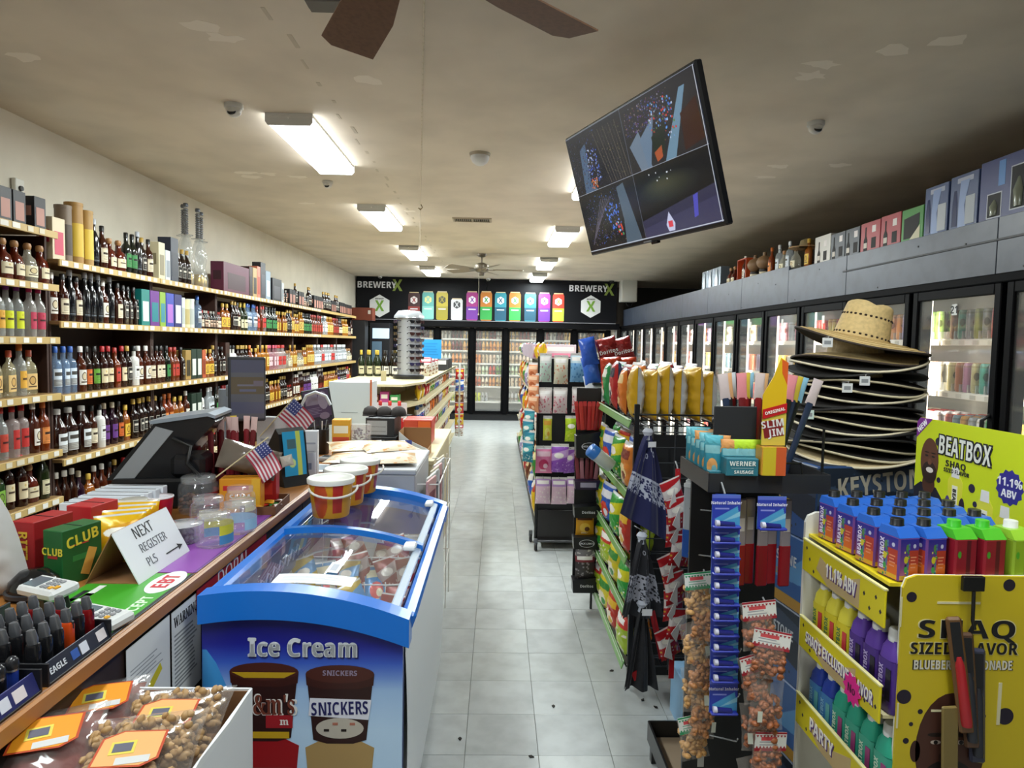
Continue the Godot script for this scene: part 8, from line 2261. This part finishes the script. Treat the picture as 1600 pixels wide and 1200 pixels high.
# ---------- along the top of the cooler ----------
func cooler_top_goods() -> void:
	var Y := 2.451
	var boxes := [["navy", 3.34, 3.94, 0.36, "2c3674", "blue"], ["slate blue", 3.955, 4.2, 0.34, "4c5c84", "bottle"], ["slate blue", 4.22, 4.45, 0.33, "4c5c84", "bottle"], ["green", 4.46, 4.7, 0.235, "3c8a34", "window"], ["rose red", 4.71, 4.955, 0.24, "a83c44", "pair"], ["rose red", 4.965, 5.23, 0.235, "a83c44", "pair"], ["dark grey", 5.25, 5.46, 0.23, "4a4f56", "pair"], ["dark grey", 5.47, 5.7, 0.23, "4a4f56", "pair"], ["white", 5.71, 5.99, 0.25, "c8c4bc", "pair"]]
	for k in boxes.size():
		var q = boxes[k]
		var w: float = q[2] - q[1]
		var t := T("gift_box", "%s gift box with windows on the cooler top, %s from the camera" % [q[0], nth(k + 1)], "gift box", V(2.9, Y, -(q[1] + q[2]) / 2), -90, "gift boxes on the cooler top")
		P(t, "carton", bx(w, q[3], 0.13, 0.003), C(q[4], 0.4))
		var fz := 0.0655
		var dark := C("0c0c0c", 0.6)
		match q[5]:
			"blue":
				for e in [[-0.18, 0.03, 0.1, 0.13], [0.0, 0.05, 0.11, 0.23], [0.14, 0.05, 0.12, 0.14]]:
					P(t, "window_frame", bx(e[2] + 0.014, e[3] + 0.014, 0.001, 0.0), C("b8bcc8", 0.4), V(e[0], e[1] - 0.007, fz))
					P(t, "window_hole", bx(e[2], e[3], 0.0012, 0.0), dark, V(e[0], e[1], fz + 0.0006))
					P(t, "glass_inside", lt([[0, 0], [e[2] * 0.25, 0], [e[2] * 0.3, e[3] * 0.4], [e[2] * 0.12, e[3] * 0.7], [0, e[3] * 0.75]], 12), C("8a8e7c", 0.15), V(e[0], e[1] + 0.005, fz - 0.008))
				P(t, "light_stripe", bx(0.05, 0.14, 0.001, 0.0), C("4a84c8", 0.4), V(-0.13, 0.2, fz))
				P(t, "round_emblem", lt([[0, 0], [0.03, 0], [0.03, 0.001], [0, 0.001]], 20), C("d0d4e0", 0.4), V(0.16, 0.29, fz), V(90, 0, 0))
			"bottle":
				P(t, "light_waist", MB.new().prism([Vector2(-0.04, 0.02), Vector2(0.03, 0.02), Vector2(0.01, 0.15), Vector2(0.05, 0.3), Vector2(-0.03, 0.3), Vector2(-0.04, 0.15)], 0, 0.001).mesh(), C("8aa0cc", 0.35), V(0, 0, fz))
				P(t, "window_hole", bx(0.08, 0.17, 0.0012, 0.0), C("c4ccd4", 0.12), V(0.06, 0.03, fz + 0.0006))
				P(t, "dark_bottle", MB.new().prism([Vector2(-0.1, 0.03), Vector2(-0.05, 0.03), Vector2(-0.055, 0.18), Vector2(-0.065, 0.25), Vector2(-0.085, 0.25), Vector2(-0.095, 0.18)], 0, 0.0012).mesh(), C("2c3a64", 0.2), V(0, 0, fz))
				P(t, "name_band", bx(0.14, 0.03, 0.001, 0.0), C("a8b0c4", 0.4), V(0.01, q[3] - 0.05, fz))
			"window":
				P(t, "window_hole", MB.new().prism([Vector2(-0.09, 0.03), Vector2(0.03, 0.03), Vector2(0.08, 0.12), Vector2(0.08, 0.19), Vector2(-0.09, 0.17)], 0, 0.001).mesh(), C("0a0d09", 0.6), V(0, 0, fz))
				P(t, "pale_corner", MB.new().prism([Vector2(-0.02, 0.02), Vector2(0.09, 0.02), Vector2(0.09, 0.11)], 0.001, 0.0016).mesh(), C("c8c4a0", 0.4), V(0, 0, fz))
			"pair":
				P(t, "bottle_hole", MB.new().prism([Vector2(-0.085, 0.02), Vector2(-0.035, 0.02), Vector2(-0.035, 0.1), Vector2(-0.052, 0.13), Vector2(-0.052, 0.2), Vector2(-0.068, 0.2), Vector2(-0.068, 0.13), Vector2(-0.085, 0.1)], 0, 0.001).mesh(), C("0d0a09", 0.6), V(0, 0, fz))
				P(t, "bottle_label", bx(0.045, 0.04, 0.001, 0.0), C("c8c0b4", 0.5), V(-0.06, 0.04, fz + 0.0006))
				P(t, "glass_hole", bx(0.06, 0.08, 0.001, 0.0), C("0d0a09", 0.6), V(0.05, 0.03, fz))
				P(t, "name_band", bx(0.05, 0.05, 0.001, 0.0), C("d8d0cc", 0.4), V(0.05, 0.15, fz))
	var tb := simple_box("white_box", "plain white box standing behind the navy gift box on the cooler top", "carton", V(3.12, Y, -3.75), V(0.2, 0.42, 0.44), 0, "c8d0dc", [["x", 0, 0.2, 0.4, 0.4, "a8b0bc"]])
	# bottles and figures further along
	var row_ := [["j", 6.12, "flat honey bottle under the straw brim"], ["q", 6.38, "squat clear bottle, nearest of the clear ones"], ["d", 6.52, "clear bottle, second of the clear ones"], ["q", 6.64, "squat clear bottle, third of the clear ones"], ["d", 6.76, "clear bottle, fourth of the clear ones"], ["o", 6.95, "amber bottle with orange label"], ["c", 8.02, "red-brown decanter, nearer one"], ["c", 8.16, "red-brown decanter, farther one"]]
	for q in row_:
		put_bottle(q[0], V(2.84, Y, -q[1]), q[2] + " on the cooler top past the gift boxes", "bottles on the cooler top", 180)
	for k in 2:
		var t := T("figure_bottle", "round brown gourd-shaped bottle on a striped foot on the cooler top, %s" % ["nearer", "farther"][k], "bottle", V(2.84, Y, -7.14 - 0.26 * k))
		P(t, "gourd", lt([[0, 0.1], [0.04, 0.1], [0.075, 0.14], [0.085, 0.18], [0.06, 0.225], [0.02, 0.245], [0.018, 0.28], [0, 0.282]], 18), C("8a6a4a", 0.5))
		for j in 4:
			P(t, "striped_foot", lt([[0, 0], [0.05, 0], [0.05, 0.022], [0, 0.022]], 14), C(["d8ccb0", "2a201a"][j % 2], 0.6), V(0, j * 0.025, 0))
	var hb := T("straw_brim", "small straw hat resting on bottles on the cooler top", "hat", V(2.86, Y + 0.19, -6.2), 0)
	P(hb, "brim", lt([[0.07, 0.012], [0.16, 0.0], [0.162, 0.006], [0.07, 0.018]], 24), C("a8845a", 0.8))
	P(hb, "crown", lt([[0.07, 0.012], [0.06, 0.07], [0.03, 0.085], [0, 0.085]], 18), C("7a6a48", 0.8))
	var ob := T("open_carton", "orange open-fronted carton holding a bottle on the cooler top", "carton", V(2.87, Y, -7.72), -90)
	P(ob, "card_walls", MB.new().box(V(0, 0.14, -0.06), V(0.26, 0.28, 0.004)).box(V(-0.13, 0.14, 0), V(0.012, 0.28, 0.13)).box(V(0.13, 0.14, 0), V(0.012, 0.28, 0.13)).box(V(0, 0.275, 0), V(0.26, 0.012, 0.13)).box(V(0, 0.005, 0), V(0.26, 0.01, 0.13)).mesh(), C("c04a20", 0.45))
	put_bottle("e", V(2.85, Y + 0.012, -7.72), "pale-capped bottle inside the orange carton on the cooler top", "", 180)
	for k in 3:
		var t := T("silver_box", "silver shaped box on the cooler top past the decanters, %s from near" % nth(k + 1), "gift box", V(2.88, Y, -8.62 - 0.26 * k), -90, "silver boxes on the cooler top")
		P(t, "carton", bx(0.24, 0.29, 0.12, 0.004), C("8a96a2", 0.25, 0.5))
		P(t, "bottle_relief", MB.new().prism([Vector2(-0.04, 0.02), Vector2(0.04, 0.02), Vector2(0.05, 0.12), Vector2(0.02, 0.2), Vector2(0.02, 0.26), Vector2(-0.02, 0.26), Vector2(-0.02, 0.2), Vector2(-0.05, 0.12)], 0, 0.01).mesh(), C("c4d0d8", 0.2, 0.6), V(0, 0, 0.061))

# ---------- on and under the ceiling ----------
func dome(label: String, at: Vector3, r: float, black := false) -> void:
	var t := T("dome_camera", label, "camera", at)
	P(t, "base_ring", lt([[0, -r * 0.5], [r * 0.9, -r * 0.5], [r, -r * 0.4], [r, 0], [0, 0]], 22), C("c8c6c0" if not black else "16161a", 0.4))
	P(t, "eyeball", lt([[0, -r * 1.35], [r * 0.4, -r * 1.3], [r * 0.74, -r * 0.98], [r * 0.82, -r * 0.6], [r * 0.8, -r * 0.45], [0, -r * 0.45]], 22), C("d4d2cc" if not black else "1a1a1e", 0.35))
	P(t, "lens", lt([[0, 0], [r * 0.42, 0], [r * 0.46, r * 0.06], [r * 0.44, r * 0.16], [0, r * 0.17]], 18), C("191820", 0.1), V(0, -r * 1.02, r * 0.52), V(-52, 180, 0))

func fan(label: String, at: Vector3, a0: float, ln: float, blade: Material, metal: Material, drop := 0.0) -> void:
	var t := T("ceiling_fan", label, "ceiling fan", at)
	P(t, "canopy", lt([[0, -0.05], [0.03, -0.05], [0.07, -0.03], [0.075, 0], [0, 0]], 20), metal)
	P(t, "rod", lt([[0.012, -0.14 - drop], [0.012, -0.04]], 10), metal)
	P(t, "motor", lt([[0, -0.29], [0.06, -0.29], [0.1, -0.27], [0.115, -0.22], [0.11, -0.17], [0.05, -0.14], [0, -0.14]], 24), metal, V(0, -drop, 0))
	P(t, "switch_cup", lt([[0, -0.34], [0.035, -0.34], [0.045, -0.31], [0.045, -0.285], [0, -0.285]], 18), metal, V(0, -drop, 0))
	for k in 5:
		var a := a0 + TAU * k / 5
		# x along the blade
		var bs := Basis(V(sin(a), 0, -cos(a)), V(0, 1, 0), V(sin(a), 0, -cos(a)).cross(V(0, 1, 0))) * Basis(V(1, 0, 0), 0.2)
		var br := P(t, "blade_iron", MB.new().prism([Vector2(0.09, -0.02), Vector2(0.2, -0.035), Vector2(0.24, 0), Vector2(0.2, 0.035), Vector2(0.09, 0.02)], -0.004, 0.002, Transform3D(bs * Basis(V(1, 0, 0), PI / 2), V(0, -0.25 - drop, 0))).mesh(), metal)
		P(t, "blade", MB.new().prism([Vector2(0.18, -0.05), Vector2(0.4, -0.088), Vector2(ln - 0.04, -0.1), Vector2(ln, -0.06), Vector2(ln - 0.02, 0.085), Vector2(0.4, 0.082), Vector2(0.18, 0.05)], -0.009, -0.004, Transform3D(bs * Basis(V(1, 0, 0), PI / 2), V(0, -0.25 - drop, 0))).mesh(), blade)

func ceiling_things() -> void:
	fan("brown ceiling fan close overhead with broad wooden blades", V(-0.26, 3.1, -1.78), -0.42, 0.7, surf("6b4a33", 0.7, 6.0, 0.85, 1.08, 0.0, 41), C("5a5046", 0.35, 0.4), 0.14)
	fan("far ceiling fan with metal hub before the black sign wall", V(-0.276, 3.1, -10.568), 0.3, 0.66, C("8a7c68", 0.45), C("7c7468", 0.3, 0.6))
	var fp: Vector3 = V(-0.276, 3.1, -10.568)
	var pc := T("pull_chain", "thin pull chain hanging below the far ceiling fan", "chain", fp + V(-0.04, -0.33, 0.02))
	P(pc, "chain", MB.new().tube([V(0, 0, 0), V(0, -0.6, 0)], 0.003, 6).mesh(), C("b0a898", 0.4))
	P(pc, "knob", lt([[0, -0.03], [0.01, -0.026], [0.012, -0.012], [0, 0]], 10), C("b0a898", 0.4), V(0, -0.6, 0))
	dome("white dome camera on the ceiling left of the nearest light", V(-1.606, 3.1, -4.112), 0.055)
	dome("small dome camera on the ceiling behind the nearest light", V(-1.523, 3.1, -5.989), 0.046)
	dome("white dome camera on the bare right part of the ceiling", V(1.937, 3.1, -4.155), 0.052)
	dome("small white dome camera at the left corner of the black sign", V(-2.546, 3.129, -14.42), 0.06)
	dome("small white dome camera above the middle of the black sign", V(-0.231, 3.123, -14.42), 0.06)
	dome("small black dome camera at the right end of the black sign", V(2.433, 3.124, -14.42), 0.06, true)
	var t := T("smoke_alarm", "round white ceiling sensor left of the hanging television", "sensor", V(-0.157, 3.1, -5.019))
	P(t, "mount", lt([[0, -0.02], [0.075, -0.02], [0.08, 0], [0, 0]], 24), C("a89c86", 0.5))
	P(t, "body", lt([[0, -0.085], [0.03, -0.083], [0.055, -0.065], [0.068, -0.04], [0.07, -0.018], [0, -0.018]], 24), C("d4d4d2", 0.35))
	t = T("air_vent", "slatted beige air vent in the ceiling", "vent", V(-0.315, 3.1, -7.656))
	P(t, "frame", MB.new().box(V(0, -0.006, 0.1), V(0.44, 0.012, 0.02)).box(V(0, -0.006, -0.1), V(0.44, 0.012, 0.02)).box(V(-0.21, -0.006, 0), V(0.02, 0.012, 0.2)).box(V(0.21, -0.006, 0), V(0.02, 0.012, 0.2)).box(V(0, -0.006, 0), V(0.015, 0.012, 0.2)).mesh(), C("a89a84", 0.5))
	P(t, "dark_duct", MB.new().box(V(0, -0.001, 0), V(0.42, 0.002, 0.2)).mesh(), C("2a2622", 0.8))
	for k in 18:
		P(t, "slat", MB.new().box(V(0, 0, 0), V(0.006, 0.012, 0.19)).mesh() if not meshes.has("slat") else meshes["slat"], C("8a7e6a", 0.5), V(-0.19 + k * 0.0225, -0.008, 0), V(0, 0, 35))
	# swag chain along the ceiling to its hook
	t = T("swag_chain", "pale beaded chain swagged along the ceiling and hanging from a hook", "chain", V(-0.3, 3.085, -2.6))
	var pts := []
	for k in 61:
		var f := k / 60.0
		pts.append(V(-0.51 * f, -0.012 * sin(f * PI), -4.27 * f))
	var beads := MB.new()
	for k in 60:
		beads.lathe([[0, -0.006], [0.006, 0], [0, 0.006]], 6, 2.0, 1.0, pts[k])
	beads.tube(pts, 0.003, 5)
	var drop := []
	for k in 7:
		drop.append(pts[60] + V(0.0, -0.03 - k * 0.075, 0.0))
		beads.lathe([[0, -0.008], [0.007, 0], [0, 0.008]], 6, 2.0, 1.0, drop[k])
	beads.tube(drop, 0.003, 5)
	P(t, "chain", beads.mesh(), C("cfc2a8", 0.4))
	P(t, "hook", MB.new().tube([pts[60] + V(0, 0.02, 0), pts[60] + V(0.02, -0.02, 0), pts[60] + V(0, -0.045, 0), pts[60] + V(-0.02, -0.025, 0)], 0.006, 6).mesh(), C("8a7a5c", 0.35, 0.5))
	t = T("wall_box", "white wall-mounted box at the right end of the black sign", "box", V(2.789, 2.649, -14.4))
	P(t, "case", bx(0.34, 0.5, 0.3, 0.01), C("c8c6be", 0.5))
	P(t, "front_cover", bx(0.3, 0.44, 0.01, 0.004), C("d0cec6", 0.5), V(0, 0.03, 0.15))
	P(t, "cable", MB.new().tube([V(-0.05, 0, 0), V(-0.02, -0.08, 0.05), V(0.06, -0.1, 0.05), V(0.1, -0.02, 0)], 0.008, 6).mesh(), C("1a1a1c", 0.4))
	t = T("mounting_box", "dark grey box under the ceiling beside the near fan", "box", V(-0.621, 2.907, -2.5))
	P(t, "case", bx(0.19, 0.12, 0.1, 0.01), C("4a443c", 0.5))
	P(t, "cover", bx(0.17, 0.004, 0.08, 0.0), C("5a544a", 0.5), V(0, -0.004, 0))
	P(t, "stem", lt([[0.012, 0.12], [0.012, 0.2]], 10), C("4a443c", 0.5))
	television()

func television() -> void:
	var t := T("television", "big flat television hung tilted from the ceiling showing four camera views", "television", V(0.602, 2.474, -3.07))
	t.basis = Basis(V(0.3468, -0.0077, 0.9379), V(-0.2695, 0.957, 0.1075), V(-0.8984, -0.2901, 0.3298)).orthonormalized()
	P(t, "case", MB.new().box(V(0, 0, -0.02), V(1.1, 0.62, 0.035), 0.006).mesh(), C("101116", 0.3))
	P(t, "rear_bulge", MB.new().box(V(0, -0.05, -0.055), V(0.8, 0.4, 0.05), 0.015).mesh(), C("141519", 0.4))
	var ops := [["fill", "15161e"]]
	# four dim camera views: racks of shelves, a counter, an aisle, a car park
	ops += [["poly", [0, 0, 0.5, 0, 0.5, 0.5, 0, 0.5], "17181f"], ["poly", [0.11, 0.14, 0.17, 0.1, 0.15, 0.42, 0.2, 0.5, 0.08, 0.5], "3c5068"], ["specks", 260, 0.008, 0.02, 0.03, 0.24, 0.45, ["23234a", "332c40", "2c3f70", "3c4860", "20242c", "4a3a34"]], ["specks", 90, 0.01, 0.15, 0.16, 0.1, 0.28, ["3c58b0", "6a7ab0", "9aa6c0", "2a3c88"]], ["specks", 24, 0.012, 0.15, 0.4, 0.06, 0.08, ["b0502c", "9c6a40"]]]
	for k in 9:
		ops += [["poly", [0.25 + k * 0.024, 0.05, 0.253 + k * 0.024, 0.05, 0.33 + k * 0.02, 0.49, 0.326 + k * 0.02, 0.49], ["5a5248", "3c3834"][k % 2]], ["specks", 16, 0.006, 0.26 + k * 0.02, 0.06, 0.06, 0.4, ["6a6440", "4a4650", "2c2a30"]]]
	ops += [["poly", [0.5, 0, 1, 0, 1, 0.5, 0.5, 0.5], "1c1c22"], ["poly", [0.52, 0.3, 0.6, 0.22, 0.65, 0.5, 0.57, 0.5], "5a6878"], ["poly", [0.6, 0.28, 0.72, 0.16, 0.64, 0.5, 0.62, 0.5], "56687c"], ["poly", [0.74, 0.5, 0.9, 0.08, 0.935, 0.08, 0.81, 0.5], "587488"], ["specks", 300, 0.007, 0.51, 0.03, 0.32, 0.2, ["3c2c58", "54407c", "2c3a70", "6a5444", "4a2440", "7a7484"]], ["specks", 130, 0.01, 0.68, 0.08, 0.16, 0.28, ["2f64ac", "98a2b8", "486c34", "a83430", "22262e", "5a88c0"]], ["poly", [0.68, 0.3, 0.78, 0.24, 0.75, 0.44, 0.68, 0.46], "18201c"], ["poly", [0.68, 0.41, 0.735, 0.38, 0.73, 0.46, 0.69, 0.48], "8c4428"], ["poly", [0.88, 0.24, 0.98, 0.18, 0.99, 0.45, 0.87, 0.48], "2a1414"]]
	ops += [["poly", [0, 0.5, 0.5, 0.5, 0.5, 1, 0, 1], "16181c"], ["specks", 330, 0.008, 0.04, 0.53, 0.32, 0.42, ["2c3a7c", "54466c", "3c5a98", "5e5244", "22301f", "20222a"]], ["specks", 40, 0.012, 0.22, 0.64, 0.1, 0.24, ["3c64c0", "4470c8"]], ["poly", [0.35, 0.54, 0.41, 0.52, 0.47, 1, 0.34, 1, 0.36, 0.8], "43525f"], ["specks", 14, 0.014, 0.28, 0.8, 0.05, 0.1, ["b03c30", "a0b0c0", "508c50"]]]
	for k in 6:
		ops += [["poly", [0.04 + k * 0.03, 0.94 - k * 0.05, 0.2 + k * 0.02, 0.58, 0.205 + k * 0.02, 0.58, 0.05 + k * 0.03, 0.94 - k * 0.05], "4a4654"]]
	ops += [["poly", [0.5, 0.5, 1, 0.5, 1, 1, 0.5, 1], "101114"]]
	for k in 8:
		ops += [["oval", 0.72 - k * 0.004, 0.66 - k * 0.004, 0.2 - k * 0.022, 0.1 - k * 0.011, ["16181a", "1a1c1b", "1f211d", "24251e", "282920", "2c2d22", "303023", "343324"][k]]]
	ops += [["poly", [0.5, 0.86, 1, 0.74, 1, 1, 0.5, 1], "2c2c40"], ["poly", [0.5, 0.92, 1, 0.82, 1, 1, 0.5, 1], "34344c"], ["poly", [0.66, 0.93, 0.69, 0.84, 0.72, 0.93, 0.71, 0.98, 0.67, 0.98], "a8acc4"], ["rect", 0.675, 0.91, 0.03, 0.045, "b83c48"], ["poly", [0.86, 0.78, 0.89, 0.77, 0.87, 0.92, 0.845, 0.93], "44449c"], ["specks", 8, 0.008, 0.56, 0.52, 0.2, 0.1, ["c8ccd4"]]]
	ops += [["rect", 0, 0.497, 1, 0.005, "9aa0ac"], ["rect", 0.497, 0, 0.003, 1, "6a7080"], ["rect", 0, 0, 1, 0.006, "7a8090"], ["rect", 0, 0.992, 1, 0.008, "a8aeb8"], ["rect", 0.995, 0, 0.005, 1, "a0a6b0"]]
	var tx := art("television views", 480, 270, ops)
	var m := StandardMaterial3D.new()
	m.resource_name = "screen glow"
	m.albedo_color = Color("08080a")
	m.roughness = 0.15
	m.emission_enabled = true
	m.emission = Color.WHITE
	m.emission_operator = BaseMaterial3D.EMISSION_OP_MULTIPLY
	m.emission_texture = tx
	m.emission_energy_multiplier = 0.62
	P(t, "screen", MB.new().box(V(0, 0.003, -0.0015), V(1.075, 0.59, 0.003)).mesh(), m)
	P(t, "badge", MB.new().box(V(0, -0.302, -0.001), V(0.06, 0.006, 0.004)).mesh(), C("8a8c94", 0.3))
	P(t, "remote_eye", MB.new().box(V(0.05, -0.314, -0.01), V(0.05, 0.012, 0.02), 0.003).mesh(), C("0c0c10", 0.2))
	var inv := t.basis.inverse()
	P(t, "mount_plate", MB.new().box(V(0, 0, -0.085), V(0.25, 0.25, 0.02)).mesh(), C("1a1a1d", 0.4))
	var top: Vector3 = inv * (V(0.973, 3.1, -4.542) - t.position)
	P(t, "ceiling_arm", MB.new().tube([V(0, 0, -0.09), V(0, 0, -0.14), top], 0.022, 10).mesh(), C("1a1a1d", 0.4))
	P(t, "ceiling_plate", MB.new().box(top, V(0.2, 0.012, 0.2), 0.004, inv).mesh(), C("1a1a1d", 0.4))
	P(t, "cable", MB.new().tube([V(0.3, -0.1, -0.08), V(0.2, 0.05, -0.11), V(0, 0.05, -0.17), top + inv * V(0.05, -0.02, 0)], 0.006, 6).mesh(), C("0e0e10", 0.5))
